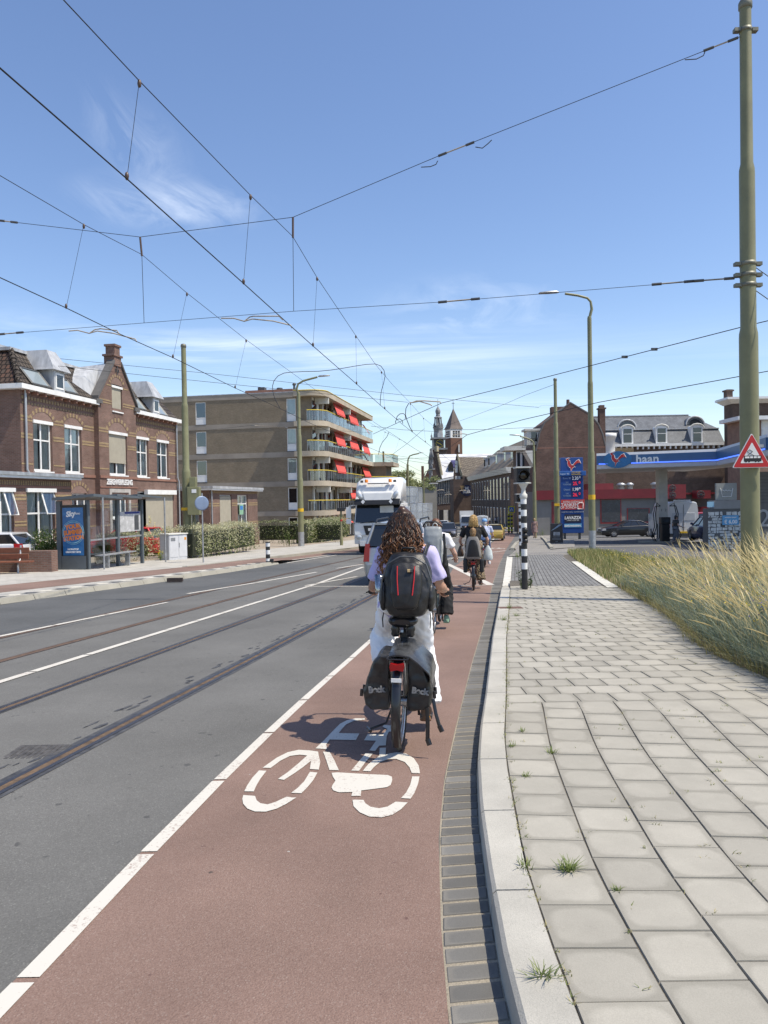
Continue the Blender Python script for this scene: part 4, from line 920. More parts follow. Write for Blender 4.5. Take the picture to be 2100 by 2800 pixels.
  return mb.build(name,m or M['band'],T,recalc=True),out
 for k,(z0,z1)in enumerate(fl):
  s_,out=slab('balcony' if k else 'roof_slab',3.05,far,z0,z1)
  if k==0:
   t=MB();t.tube([W(p,z1+.04)for p in out],.05,6);t.build('roof_trim',M['ytube'],s_)
   continue
  q=[p for p in out];cut=[]
  for a,c in zip(q,q[1:]):
   n=max(1,int((Vector(c)-Vector(a)).length/.9));cut+=[Vector(a).lerp(Vector(c),i/n)for i in range(n)]
  cut.append(Vector(q[-1]));cut=[c for c in cut if c.x>.1]
  if k in(1,2):pass
  gl=MB();ps=MB()
  for a,c in zip(cut,cut[1:]):
   a2=a+(Vector((1.2,6))-a).normalized()*.06;c2=c+(Vector((1.2,6))-c).normalized()*.06
   a2=Vector((a.x-.06,a.y+.04));c2=Vector((c.x-.06,c.y+.04));l=(c2-a2)*.03
   gl.quad(W(a2+l,z1+.05),W(c2-l,z1+.05),W(c2-l,z1+.97),W(a2+l,z1+.97));ps.tube([W(a2,z1),W(a2,z1+1.0)],.02,4)
  b_=gl.build('balustrade',M['railglass'],s_);ps.build('posts',M['galv'],s_)
  rl=MB();a2=[Vector((c.x-.06,c.y+.04))for c in cut];rl.tube([W(c,z1+1.02)for c in a2],.045,6);rl.build('handrail',M['ytube'],s_)
  fu=MB()
  for i in range(5 if k<4 else 3):
   p=Vector((rr.uniform(1.9,2.6),rr.uniform(2,18)))
   c=W(p,z1);fu.box(c.x-.3,c.y-.3,c.z,c.x+.3,c.y+.3,c.z+rr.uniform(.4,.8))
  fu.build('balcony_chair',mat('balcony_furniture',(.16,.15,.13),.7,0,.2,3),s_)
 for k,(z0,z1)in((2,fl[2]),(3,fl[3])):
  mb=MB();o=[(.5,far),(5.6,far+.3),(5.6,far+5),(.5,far+5)]
  mb.extr([W(p,z0)for p in o],(0,0,z1-z0));s_=mb.build('balcony',M['band'],T)
  gl=MB();gl.quad(W((3.2,far+.35),z1+.05),W((5.5,far+.4),z1+.05),W((5.5,far+.4),z1+.97),W((3.2,far+.35),z1+.97));gl.quad(W((5.5,far+.4),z1+.05),W((5.5,far+4.9),z1+.05),W((5.5,far+4.9),z1+.97),W((5.5,far+.4),z1+.97));gl.build('balustrade',M['railglass'],s_)
  rl=MB();rl.tube([W((1.5,far-2),z1+1.02),W((5.5,far+.4),z1+1.02),W((5.5,far+4.9),z1+1.02)],.045,6);rl.build('handrail',M['ytube'],s_)
 wl=MB();o=[(.5,far+.5),(4.6,far+.5),(4.6,far+4.8),(.5,far+4.8)];wl.extr([W(p,zb)for p in o],(0,0,6.6-zb));wl.build('end_wing',M['brickF'],T)
 for z0,z1 in fl[:4]:
  for v in(1.2,11.0):bm_=MB();bm_.obox(W((1.6,v),z0-.311)+nn*.7,nn*.7,st*.12,(0,0,.31));bm_.build('balcony_beam',M['offwhite'],T)
 def onp(px,py,a):
  r=Vector(_ray(px,py));t=a/(r.x-.178*r.y);return Vector((r.x*t,r.y*t,CAMH+r.z*t))
 Z=lambda x,y:(760+x/4.608,1050+y/4.608)
 AW=[((685,225),(805,275),(850,415),(745,362)),((876,330),(978,372),(1018,520),(915,470)),((706,600),(826,650),(858,790),(752,745)),((890,665),(992,710),(1028,835),(925,790)),((1052,728),(1128,762),(1166,880),(1085,845)),((705,950),(828,985),(863,1128),(757,1090)),((1057,1038),(1133,1068),(1178,1172),(1097,1145)),((905,1328),(1000,1345),(1022,1430),(930,1425))]
 af=-20.1+.05
 for q in AW:
  A=[onp(*Z(*q[0]),-19.4),onp(*Z(*q[1]),-19.4),onp(*Z(*q[2]),-18.35),onp(*Z(*q[3]),-18.35)]
  top=(A[0].z+A[1].z)/2;bot=(A[2].z+A[3].z)/2
  for v in A[:2]:v.z=top
  for v in A[2:]:v.z=bot
  mb=MB();mb.extr(A,(0.01,-.01,.012));dn=Vector((0,0,-.14));mb.quad(A[3],A[2],A[2]+dn,A[3]+dn)
  a_=mb.build('awning',M['awning'],T)
  arm=MB()
  for v,tpv in((A[3],A[0]),(A[2],A[1])):arm.tube([v,tpv-nn*.5+Vector((0,0,-1.3))],.02,5);arm.tube([tpv-nn*.5+Vector((0,0,-1.3)),tpv-nn*.9+Vector((0,0,-2.2))],.02,5)
  arm.build('awning_arm',M['galv'],a_)
 e=MB()
 for z in(11.4,8.6,7.6):
  p=W((1.9,far-1.6),z);e.quad(p,p+st*1.4,p+st*1.4+nn*.9+Vector((0,0,-1.3)),p+nn*.9+Vector((0,0,-1.3)))
 e.quad(*[onp(*Z(*v),-19.3 if i<2 else-17.6)for i,v in enumerate(((745,1665),(850,1665),(960,1745),(800,1745)))]);e.build('awning',M['awning'],T)
flats()
M['brickG']=brick('dark_red_brick',(.14,.085,.068),(.19,.115,.092),(.12,.095,.08),.21,.062,.010,.5,.9,.35,.4)
M['brickR']=brick('street_brick',(.125,.085,.068),(.165,.115,.09),(.10,.08,.07),.21,.062,.012,.5,.9,.3,.3)
M['brickT']=brick('tower_brick',(.17,.085,.06),(.21,.11,.08),(.13,.09,.07),.21,.062,.012,.5,.9,.15,.3)
M['slate']=brick('slate_roof',(.115,.125,.14),(.15,.16,.175),(.085,.09,.10),.25,.2,.008,.5,.6,.35,.4)
M['graywall']=mat('grey_plaster',(.20,.195,.185),.85,0,.08,1)
M['redfascia']=mat('dark_red_fascia',(.17,.012,.018),.5,0,.08,1)
M['redunit']=mat('red_unit',(.22,.025,.03),.5,0,.08,2)
def gable_house():
 Y=84.0;a=lambda px,py,y=Y:at(px,py,y)
 out=[(1466,1470),(1656,1470),(1655,1218),(1648,1188),(1636,1160),(1612,1133),(1560,1102),(1527,1128),(1490,1156),(1476,1185),(1470,1215),(1466,1235)]
 pts=[a(*p)for p in out];pts[0].z=pts[1].z=gz(Y)-1
 T=thing('gable_house',Vector((pts[0].x+4,Y,gz(Y))),'tall dark brick house with a curved blind gable behind the blue price board','building')
 mb=MB();mb.extr(pts,(0,7,0));mb.build('wall',M['brickG'],T)
 cp=MB();q=[p+Vector((0,-.03,0))for p in pts[2:]];cp.tube([p+Vector((0,.1,.05))for p in q],.11,6,smooth=False);cp.build('gable_coping',M['lintel'],T)
 bd=MB();p0,p1=a(1466,1227),a(1655,1222);bd.box(p0 .x+.05,Y-.012,p0 .z,p1 .x-.05,Y-.002,p0 .z+.12);bd.build('brick_trim',M['brickred'],T)
 ch=MB();p=a(1646,1250,85);t=a(1646,1112,85);ch.box(p.x-.32,84.6,p.z-3,p.x+.32,85.4,t.z-.3);ch.box(p.x-.42,84.5,t.z-.3,p.x+.42,85.5,t.z-.15);ch.box(p.x-.26,84.65,t.z-.15,p.x+.26,85.35,t.z+.15)
 t2=a(1553,1100,86);ch.cyl((t2 .x,86,t2 .z-1),(t2 .x,86,t2 .z+.3),.22,.18,8);t3=a(1524,1118,90);ch.box(t3 .x-.8,89.5,t3 .z-1.5,t3 .x+.8,90.5,t3 .z+.2);ch.build('chimney',M['brickG'],T)
 L0=pts[0].x;f=MB();p=a(1466,1190);q2=a(1449,1176)
 f.box(q2 .x-.2,84.8,q2 .z-1.6,L0+.9,86.6,q2 .z);f.box(q2 .x-.45,84.6,q2 .z,L0+1.1,86.8,q2 .z+.22);f.build('dormer',M['offwhite'],T)
 pn=MB();pn.box(q2 .x+.3,84.77,q2 .z-1.2,L0+.4,84.795,q2 .z-.15);pn.build('pane',M['glass'],T)
 bal=MB();b0=a(1444,1222)
 for i in range(9):bal.cyl((b0 .x-.5+i*.17,84.6,b0 .z),(b0 .x-.5+i*.17,84.6,b0 .z+1.0),.02,n=4)
 for z in(0,1.0):bal.cyl((b0 .x-.6,84.6,b0 .z+z),(b0 .x+1.1,84.6,b0 .z+z),.03,n=5)
 bal.build('balcony_railing',M['dsteel'],T)
 co=MB();z=a(1440,1232).z;x0=a(1436,1232).x;co.hexa([(L0-.1,84.02,z-1.8),(L0,84.02,z-1.8),(L0,86,z-1.8),(L0-.1,86,z-1.8),(x0,84.02,z),(L0,84.02,z),(L0,86,z),(x0,86,z)]);co.build('cornice',M['offwhite'],T)
 x1=a(1413,1300,100).x;x2=a(1470,1300,100).x;z1=a(1415,1232,100).z
 T2=thing('corner_house',Vector((x1,100,gz(100))),'dark brick corner house with white eaves left of the curved gable','building')
 mb=MB();mb.box(x1,100,gz(100)-1,x2+2,102.6,z1);mb.build('wall',M['brickR'],T2)
 e=MB();e.box(x1-1.7,99.3,z1,x2+2,103,z1+.55);e.build('eaves',M['offwhite'],T2)
 for px in(1418,1432):
  p=a(px,1265,100);wm=MB();wm.box(p.x-.32,99.93,p.z-1.4,p.x+.32,99.98,p.z+1.5);w_=wm.build('window',M['white'],T2);g=MB();g.box(p.x-.2,99.9,p.z-1.25,p.x+.2,99.93,p.z+1.35);g.build('pane',M['glass'],w_)
 sh=MB();sh.box(x1+.4,99.95,gz(100),x2,99.99,gz(100)+3.6);sh.build('shop_front',M['dark'],T2)
 dp=MB();p=a(1446,1300,99.9);dp.cyl((p.x,99.9,gz(100)),(p.x,99.9,z1),.08,n=6);dp.build('downpipe',M['dsteel'],T2)
gable_house()
def low_shop():
 Y=76.0;a=lambda px,py,y=Y:at(px,py,y);x0=a(1468,1400).x;x1=a(1810,1400).x;x2=a(2120,1400).x
 zt,zm=a(1600,1342).z,a(1600,1365).z;zb=gz(Y)-.4
 T=thing('low_shop',Vector((x0,Y,gz(Y))),'single storey grey shop with dark red fascia across the back of the fuel station','building')
 w=MB();w.box(x0,Y,zb,x1,Y+6,zt);zt2=a(1900,1393).z;w.box(x1+.003,Y-.003,zb,x2,Y+6,zt2-.1);w.build('wall',M['graywall'],T)
 f=MB();f.box(x0-.1,Y-.35,zm,x1+.1,Y-.004,zt+.1);f.box(x1-.6,Y-.3,a(1790,1385).z,x1+.4,Y-.355+.2,zm-.003);f.box(x1+.12,Y-.25,a(1900,1410).z,x2,Y-.008,a(1900,1386).z);z9=a(1900,1350).z;f.box(x1+.12,Y-.1,z9-.06,x2,Y-.05+4,z9+.12);f.build('fascia',M['redfascia'],T)
 g2_=MB();g2_.box(x1+.12,Y+.5,zt2,x2,Y+4,z9-.07);g2_.build('set_back_wall',M['graywall'],T)
 for(p0,p1,q0,q1)in((1641,1699,1366,1431),(1714,1776,1390,1430),(1508,1516,1372,1450)):
  c,d=a(p0,q0),a(p1,q1);fr=MB();fr.box(c.x,Y-.06,d.z,d.x,Y-.01,c.z);w_=fr.build('window',mat('red_frame',(.28,.03,.03),.5),T);pn=MB();pn.box(c.x+.1,Y-.08,d.z+.15,d.x-.1,Y-.06,c.z-.05);pn.build('pane',mat('blank_pane',(.045,.05,.06),.25),w_)
 bx=MB();p=a(1690,1340);bx.box(a(1632,1300).x,Y+1.5,zt+.1,p.x,Y+5,a(1660,1321).z);bx.build('roof_box',M['redunit'],T)
 fan=MB()
 for px,r in((1698,.35),(1722,.3),(1793,.4)):c=a(px,1336,79);fan.lathe([(r,0),(r,.5),(r*1.4,.52),(r*1.4,.65),(r*.6,.8)],(c.x,79,zt),12)
 fan.build('roof_fan',M['galv'],T)
 def ac(px0,px1,py0,py1,n):
  c,d=at(px0,py0,74.6),at(px1,py1,74.6);t=thing('air_conditioner',Vector(((c.x+d.x)/2,75,d.z)),'red double fan air conditioning unit on the shop roof' if n==2 else 'red single fan air conditioning unit on the shop roof','air conditioner')
  mb=MB();mb.box(c.x,74.7,d.z,d.x,75.9,c.z);mb.build('casing',M['redunit'],t)
  for k in range(n):
   z=d.z+(c.z-d.z)*(k+.5)/n;x=c.x+(d.x-c.x)*.28;r=min((c.z-d.z)/n*.42,(d.x-c.x)*.27);fm=MB();fm.ring((x,74.69,z),(0,1,0),r,.035,20,5);fm.cyl((x,74.69,z),(x,74.6,z),r*.35,n=12)
   for b in range(8):fm.tube([(x,74.66,z),(x+r*cos(b*pi/4),74.66,z+r*sin(b*pi/4))],.02,4)
   fm.build('fan',M['dsteel'],t)
 ac(1826,1877,1325,1363,2);ac(1907,1945,1341,1363,1)
low_shop()
def mansard():
 a=at;Y0,Y1=104.0,102.5
 L=a(1636,1222,Y0);R=a(2000,1206,Y1);T=thing('mansard_house',Vector((L.x,Y0,gz(Y0))),'long dark brick house with a slate mansard roof and arched dormers above the canopy','building')
 ze=L.z;zm=a(1655,1177,Y0+1).z;zt=a(1660,1138,Y0+4).z
 w=MB();w.box(L.x,Y0,gz(Y0)-1,R.x+1.5,Y0+12,ze-.05);w.build('wall',M['brickR'],T)
 co=MB();co.box(L.x-.3,Y0-.5,ze-.05,R.x,Y0+.1,ze+.3);k=L.x
 while k<R.x:co.box(k,Y0-.42,ze-.45,k+.18,Y0-.003,ze-.053);k+=.75
 co.build('cornice',M['white'],T)
 r=MB();r.hexa([(L.x-2,Y0-.1,ze+.301),(R.x-.3,Y0-.1,ze+.301),(R.x-.3,Y0+12,ze+.301),(L.x-2,Y0+12,ze+.301),(L.x-2,Y0+1.3,zm),(R.x-.5,Y0+1.3,zm),(R.x-.5,Y0+10.7,zm),(L.x-2,Y0+10.7,zm)])
 r.hexa([(L.x-2,Y0+1.2,zm+.05),(R.x-.6,Y0+1.2,zm+.05),(R.x-.6,Y0+10.7,zm+.05),(L.x-2,Y0+10.7,zm+.05),(L.x-2,Y0+4.6,zt),(R.x-3.4,Y0+4.6,zt),(R.x-3.4,Y0+7,zt),(L.x-2,Y0+7,zt)]);r.build('roof',M['slate'],T)
 tr=MB();tr.box(L.x-2,Y0+1.05,zm,R.x-.5,Y0+1.35,zm+.12);tr.box(L.x-2,Y0+4.4,zt-.03,R.x-3.4,Y0+7.1,zt+.1);tr.build('roof_trim',M['zinctop'],T)
 for px in(1716,1809,1906):
  p=a(px,1222-(px-1636)*.044-4,Y0-.1);x=p.x;z0=ze+.35;d=MB();W_=.78;H=2.05
  pts=[(x-W_,Y0-.15,z0),(x+W_,Y0-.15,z0),(x+W_,Y0-.15,z0+H)]+[(x+W_*cos(t),Y0-.15,z0+H+.45*sin(t))for t in(pi*.2,pi*.4,pi*.6,pi*.8)]+[(x-W_,Y0-.15,z0+H)]
  d.extr(pts,(0,1.6,0));dm=d.build('dormer',M['white'],T);g=MB();g.box(x-.55,Y0-.19,z0+.15,x+.55,Y0-.16,z0+H);g.build('pane',M['glass'],dm);b_=MB();b_.box(x-.55,Y0-.21,z0+1.3,x+.55,Y0-.19,z0+1.38);b_.build('sash_bar',M['white'],dm)
  h=MB();h.tube([(x-W_-.15,Y0-.2,z0+H)]+[(x+(W_+.15)*cos(pi-t),Y0-.2,z0+H+.55*sin(t))for t in(.5,1.0,pi/2,pi-1,pi-.5)]+[(x+W_+.15,Y0-.2,z0+H)],.1,6);h.build('hood',M['offwhite'],dm)
 for px,py in((1712,1161),(1898,1152)):
  p=a(px,py,Y0+2.3);e=MB();pts=[(p.x+1.3*cos(t),Y0+2.0,p.z-.5+1.15*sin(t))for t in[pi*i/10 for i in range(11)]];e.extr(pts,(0,2.2,0));d_=e.build('round_dormer',M['slate'],T);g=MB();g.poly([(p.x+.85*cos(t),Y0+1.97,p.z-.45+.75*sin(t))for t in[pi*i/10 for i in range(11)]]);g.build('pane',M['glass'],d_);rm=MB();rm.tube([(p.x+1.3*cos(t),Y0+1.95,p.z-.5+1.15*sin(t))for t in[pi*i/10 for i in range(11)]],.12,5);rm.build('hood',M['zinctop'],d_)
 bay=MB();p=a(1664,1185,100);bay.lathe([(.95,p.z-2.8),(.95,p.z-.6),(1.15,p.z-.5),(1.15,p.z),(.2,p.z+.1)],(p.x,100.5,0),16);bay.build('white_bay',M['white'],T)
 tw=MB();x=a(1994,1150,100).x;z=a(1990,1090,100).z;tw.box(x,99,gz(99)-1,x+6,101.5,z-.8);tw.build('tower',M['brickR'],T);tc=MB();tc.box(x-1.0,98.2,z-.3,x+6.5,102,z);
 tc.hexa([(x-.1,98.9,z-.8),(x+6.1,98.9,z-.8),(x+6.1,101.6,z-.8),(x-.1,101.6,z-.8),(x-.9,98.3,z-.301),(x+6.4,98.3,z-.301),(x+6.4,101.9,z-.301),(x-.9,101.9,z-.301)]);tc.build('tower_cornice',M['white'],T)
 ch=MB();c=a(1991,1080,102);t=a(1991,1062,102);ch.box(c.x-.4,101.5,z,c.x+.4,102.5,t.z-.2);ch.box(c.x-.55,101.4,t.z-.45,c.x+.55,102.6,t.z-.25);ch.build('chimney',M['brickR'],T)
 fn=MB();p0,p1=a(1672,1225,101),a(1732,1240,101)
 k=p0 .x
 while k<p1 .x:fn.box(k,101,p1 .z-1,k+.12,101.03,p0 .z);k+=.15
 fn.build('reed_screen',mat('reed_screen',(.25,.19,.11),.9,0,.15,9),label='brown reed screen on the flat roof left of the slate mansard',cat='screen')
 Yb=70;x0,x1=a(2030,1250,Yb).x,a(2160,1250,Yb).x;zt=a(2030,1150,Yb).z
 T2=thing('brown_house',Vector((x0,Yb,gz(Yb))),'brown brick house with white eaves behind the olive mast','building')
 mb=MB();mb.box(x0,Yb,gz(Yb)-1,x1+8,Yb+3,zt);mb.build('wall',mat('brown_render',(.27,.17,.12),.85,0,.1,2),T2);e=MB();e.box(x0-.7,Yb-.8,zt,x1+8,Yb+3.2,zt+.35);e.build('eaves',M['white'],T2)
 for(q0,q1,w0,w1)in((2082,2110,1147,1195),):
  c,d=a(q0,w0,Yb-.05),a(q1,w1,Yb-.05);wm=MB();wm.box(c.x,Yb-.05,d.z,d.x,Yb-.005,c.z);w_=wm.build('window',M['white'],T2);g=MB();m=(c.z+d.z)/2;g.box(c.x+.1,Yb-.08,d.z+.1,d.x-.1,Yb-.05,m-.06);g.box(c.x+.1,Yb-.08,m+.06,d.x-.1,Yb-.05,c.z-.1);g.build('pane',M['curtain'],w_)
mansard()
M['whiteroof']=mat('whitewashed_roof',(.60,.61,.64),.7,0,.12,.35)
M['tileroof']=brick('tan_pantile',(.22,.185,.145),(.28,.24,.19),(.11,.09,.075),.38,.42,.05,.5,.85,.3,.8)
M['greystone']=mat('weathered_stone',(.26,.27,.28),.8,0,.2,.6)
M['leadroof']=mat('brown_lead_roof',(.155,.12,.105),.6,0,.2,.4,streak=True)
def far_street():
 a=at
 Y0,Y1=125.0,178.0;X0=a(1397,1400,Y0).x;X1=a(1288,1400,Y1).x;F=Fac(X0,Y0,X1-X0,Y1-Y0);F.n=-F.n;Lf=sqrt((X1-X0)**2+(Y1-Y0)**2)
 zc=a(1395,1278,Y0).z;zb=gz(Y1)-.5
 T=thing('terrace_row',Vector((X0,Y0,gz(Y0))),'long two storey dark brick row with a tan tiled roof and five box dormers','building')
 w=MB();w.hexa([F.P(0,zb,0),F.P(0,zb,-9),F.P(Lf,zb,-9),F.P(Lf,zb,0),F.P(0,zc,0),F.P(0,zc,-9),F.P(Lf,zc,-9),F.P(Lf,zc,0)]);w.build('wall',M['brickR'],T,recalc=True)
 co=MB();co.hexa([F.P(-.5,zc-.9,.5),F.P(-.5,zc-.9,-.02),F.P(Lf+.5,zc-.9,-.02),F.P(Lf+.5,zc-.9,.5),F.P(-.5,zc,.9),F.P(-.5,zc,-.02),F.P(Lf+.5,zc,-.02),F.P(Lf+.5,zc,.9)]);co.build('cornice',M['offwhite'],T,recalc=True)
 zr=zc+6.2;r=MB();r.quad(F.P(-.4,zc+.02,.8),F.P(Lf,zc+.02,.8),F.P(Lf,zr,-6.5),F.P(-.4,zr,-6.5));r.poly([F.P(-.4,zc+.02,.8),F.P(-.4,zr,-6.5),F.P(-.4,zc+.02,-13)]);r.quad(F.P(-.4,zr,-6.5),F.P(Lf,zr,-6.5),F.P(Lf,zc,-13),F.P(-.4,zc,-13));r.build('roof',M['tileroof'],T)
 for u in(2.5,9.5,19,29,35):
  d=MB();F.box(d,u,u+2.4,zc+1.5,zc+3.5,-5,-1.0);dm=d.build('dormer',M['zinc'],T,recalc=True);g=MB();F.box(g,u+.3,u+2.1,zc+1.8,zc+3.2,-1.0,-.95);g.build('pane',M['glass'],dm,recalc=True);f=MB();F.box(f,u-.15,u+2.55,zc+3.5,zc+3.7,-5,-.8);f.build('dormer_roof',M['offwhite'],dm,recalc=True)
 for z0,z1 in((zc-5.4,zc-1.5),(zc-10.6,zc-6.8)):
  u=1.5
  while u<Lf-1.5:
   wn=MB();F.box(wn,u,u+1.25,z0,z1,-.02,.03);w_=wn.build('window',M['white'],T,recalc=True);g=MB();F.box(g,u+.14,u+1.11,z0+.15,z1-.15,.03,.05);g.build('pane',M['glass'],w_,recalc=True);u+=3.9
 an=MB();u=2.9
 while u<Lf:F.box(an,u,u+.12,zc-6.6,zc-5.5,.0,.06);u+=1.95
 an.build('wall_anchor',M['dsteel'],T,recalc=True)
 p,q=a(1262,1325,186),a(1290,1436,186);T3=thing('dark_house',Vector((p.x,186,gz(186))),'shaded brick house with a round blue sign before the long dormered row','building')
 mb=MB();mb.box(p.x-2,186,gz(186)-1,q.x+2.5,196,a(1270,1310,186).z);mb.build('wall',M['brickR'],T3)
 b=MB();c=a(1276.5,1341,185.9);b.lathe([(1.6,0),(1.6,.03)],(0,0,0),20);b.v=[Vector((c.x+v.x*1.0,185.93-v.z,c.z+v.y*.85))for v in b.v];sg=b.build('sign',mat('navy_sign',(.012,.018,.07),.5),T3)
 t=join(text_mb('BE',.95,frameM(c+Vector((0,-.1,.5)),(1,0,0),(0,-1,0)),.01,.03),text_mb('REEL',.95,frameM(c+Vector((0,-.1,-.35)),(1,0,.05),(0,-1,0)),.01,.03));t.build('lettering',M['white'],sg)
 tri_=MB();c=a(1262,1335,185);tri_.extr([a(1257,1328,185),a(1271,1328,185),a(1264,1346,185)],(0,.1,0));tri_.build('shutter',mat('ochre_panel',(.3,.2,.09),.8),T3)
 Yg=190;P=lambda px,py:a(px,py,Yg)
 pts=[P(1239,1440),P(1262,1440),P(1262,1304),P(1258,1292),P(1252,1255),P(1249,1243),P(1246,1258),P(1241,1296)]
 T4=thing('gabled_house',Vector((pts[0].x,Yg,gz(Yg))),'narrow brick gable house with tan pantile roof before the church','building')
 for v in pts[:2]:v.z=gz(Yg)-1
 mb=MB();mb.extr(pts,(0,1.0,0));mb.build('wall',M['brickR'],T4)
 cp=MB();cp.tube([p+Vector((.1,-.1,.1))for p in pts[2:6]],.25,6,smooth=False);cp.build('gable_coping',mat('sandstone',(.38,.33,.22),.8,0,.1),T4)
 r=MB();e0,e1=a(1264,1300,192),a(1300,1300,186);t0,t1=a(1252,1250,194),a(1340,1250,194);r.quad(a(1265,1303,188),a(1292,1303,182),a(1342,1250,190),a(1253,1250,192));r.build('roof',M['tileroof'],T4)
 bb=MB();p0,p1=a(1263,1303,189),a(1292,1303,186);bb.box(p0 .x,186.2,gz(186)-1,p1 .x+6,196,p0 .z);bb.build('side_wall',M['brickR'],T4)
 for z in(1276,1318,1368,1400):
  for px in(1248,1256):
   if z<1300 and px>1250:continue
   c=P(px,z);wm=MB();wm.box(c.x-.3,Yg-.06,c.z-1.5,c.x+.3,Yg-.01,c.z+1.5);wm.build('window',M['offwhite'],T4)
 Yc=205;T5=thing('church_hall',Vector((a(1200,1440,Yc).x,Yc,gz(Yc))),'dark brick church hall under a steep whitewashed roof','building')
 w=MB();x0,x1=a(1196,1440,Yc).x,a(1248,1440,Yc).x;w.box(x0,Yc,gz(Yc)-1,x1,Yc+20,a(1205,1312,Yc).z);w.build('wall',M['brickR'],T5)
 r=MB();r.quad(a(1209,1309,Yc-.5),a(1242,1302,Yc-.5),a(1385,1240.5,Yc+8),a(1197,1242.5,Yc+8));r.poly([a(1242,1302,Yc-.5),a(1400,1300,Yc-.5),a(1400,1240.2,Yc+8),a(1385,1240.5,Yc+8)]);rf=r.build('roof',M['whiteroof'],T5)
 dm=MB();c=a(1233,1277,Yc+2);dm.extr([(c.x-.8,Yc+1.5,c.z-1),(c.x+.8,Yc+1.5,c.z-1),(c.x+.5,Yc+1.5,c.z+.8),(c.x,Yc+1.5,c.z+1.5),(c.x-.5,Yc+1.5,c.z+.8)],(0,3,0));dm.build('roof_dormer',M['dark'],rf);s_=MB();c=a(1242,1268,Yc+3.2);s_.box(c.x-.9,Yc+2.9,c.z-1,c.x+.9,Yc+4,c.z+1);s_.build('skylight',mat('violet_glass',(.2,.18,.4),.2),rf)
 g=MB();pts=[a(1176,1440,Yc+1),a(1200,1440,Yc+1),a(1210,1310,Yc+1),a(1201,1262,Yc+1),a(1196,1240,Yc+1),a(1190,1222,Yc+1),a(1184,1245,Yc+1),a(1178,1290,Yc+1)]
 for v in pts[:2]:v.z=gz(Yc)-1
 g.extr(pts,(0,1.2,0));g.build('gable',M['brickR'],T5);cp=MB();cp.tube([pts[2],pts[3],pts[4]],.38,6,smooth=False);cp.tube([pts[4]+Vector((-.2,0,.5)),pts[4]+Vector((-.2,0,2.0))],.6,4,smooth=False);cp.build('gable_coping',mat('sandstone2',(.38,.33,.22),.8,0,.1),T5)
 pn=MB()
 for i,(px,py)in enumerate(((1177,1248),(1181,1244),(1175,1262),(1179,1275),(1176,1290))):c=a(px,py,Yc);pn.lathe([(.35,-2.5),(.35,-.6),(.55,-.5),(.1,1.6)],(c.x,Yc,c.z),6)
 pn.build('pinnacle',M['greystone'],T5)
 co=MB();p,q=a(1193,1314,Yc-1),a(1240,1304,Yc-1);co.hexa([p+Vector((0,0,-.5)),q+Vector((0,0,-.5)),q+Vector((0,1,-.5)),p+Vector((0,1,-.5)),p,q,q+Vector((0,1,0)),p+Vector((0,1,0))]);co.build('cornice',M['white'],T5)
 for py,h in((1333,3.0),(1366,2.6)):
  for i in range(7):
   px=1199+i*6.2;c=a(px,py-.6*i,Yc-.1);wm=MB();wm.box(c.x-.22,Yc-.1,c.z-h/2,c.x+.22,Yc-.02,c.z+h/2+.6);w_=wm.build('window',M['offwhite'],T5);gm=MB();gm.box(c.x-.14,Yc-.13,c.z-h/2+.1,c.x+.14,Yc-.1,c.z+h/2+.4);gm.build('pane',M['glass'],w_)
 st=MB();p,q=a(1198,1395,Yc-.3),a(1240,1395,Yc-.3)
 st.box(p.x,Yc-.3,gz(Yc)-.5,q.x,Yc-.12,p.z);st.build('shop_front',M['offwhite'],T5)
 dr=MB()
 for px in(1207,1232):c=a(px,1410,Yc-.4);dr.box(c.x-.6,Yc-.38,gz(Yc)-.4,c.x+.6,Yc-.31,c.z+1.6)
 dr.build('door',M['dark'],T5)
 Yt=230;c=a(1200,1400,Yt);sc=Yt/2052.0
 T6=thing('clock_tower',Vector((c.x,Yt+3,gz(Yt))),'slender grey clock tower with open lanterns and an onion top','tower')
 Zp=lambda py:a(1199,py,Yt).z
 def oct_(mb,prof,cx):mb.lathe([(r*sc,Zp(py))for r,py in prof],(cx,Yt+2.5,0),8,smooth=False)
 k=a(1198.5,1250,Yt+2.5).x;k2=a(1199.5,1250,Yt+2.5).x
 b=MB();b.box(k-18*sc,Yt,gz(Yt)-2,k+22*sc,Yt+5,Zp(1228));b.build('shaft',M['brickR'],T6)
 s2=MB();s2 .box(k-14.5*sc,Yt+.2,Zp(1228)+.003,k+15*sc,Yt+4.8,Zp(1200));s2 .build('clock_stage',mat('black_slate',(.045,.05,.055),.5,0,.1,.5),T6)
 tr=MB();tr.box(k-22*sc,Yt-.5,Zp(1230),k+24*sc,Yt+5.5,Zp(1228)+.3);tr.box(k-20*sc,Yt-.4,Zp(1200)+.003,k+20*sc,Yt+5.4,Zp(1196))
 for dx in(-17,-13.5,13,17.5):tr.box(k+(dx-1)*sc,Yt-.15,Zp(1228)+.31,k+(dx+1)*sc,Yt+.1,Zp(1200)-.005)
 for dx in(-19,19):tr.lathe([(.25,0),(.3,.5),(.12,.9),(.02,1.7)],(k+dx*sc,Yt+.2,Zp(1196)),6)
 tr.build('stone_trim',M['greystone'],T6)
 cl=MB();cc=a(1202.5,1213,Yt);cl.ring((cc.x,Yt+.12,cc.z),(0,1,0),1.15,.06,24,5)
 cl.tube([(cc.x-.85,Yt+.1,cc.z+.35),(cc.x+.25,Yt+.1,cc.z-.1)],.12,5);cl.tube([(cc.x-.1,Yt+.1,cc.z+.05),(cc.x+.7,Yt+.1,cc.z-.5)],.12,5);cl.build('clock',mat('gilt',(.7,.55,.08),.35,.3,.1),T6)
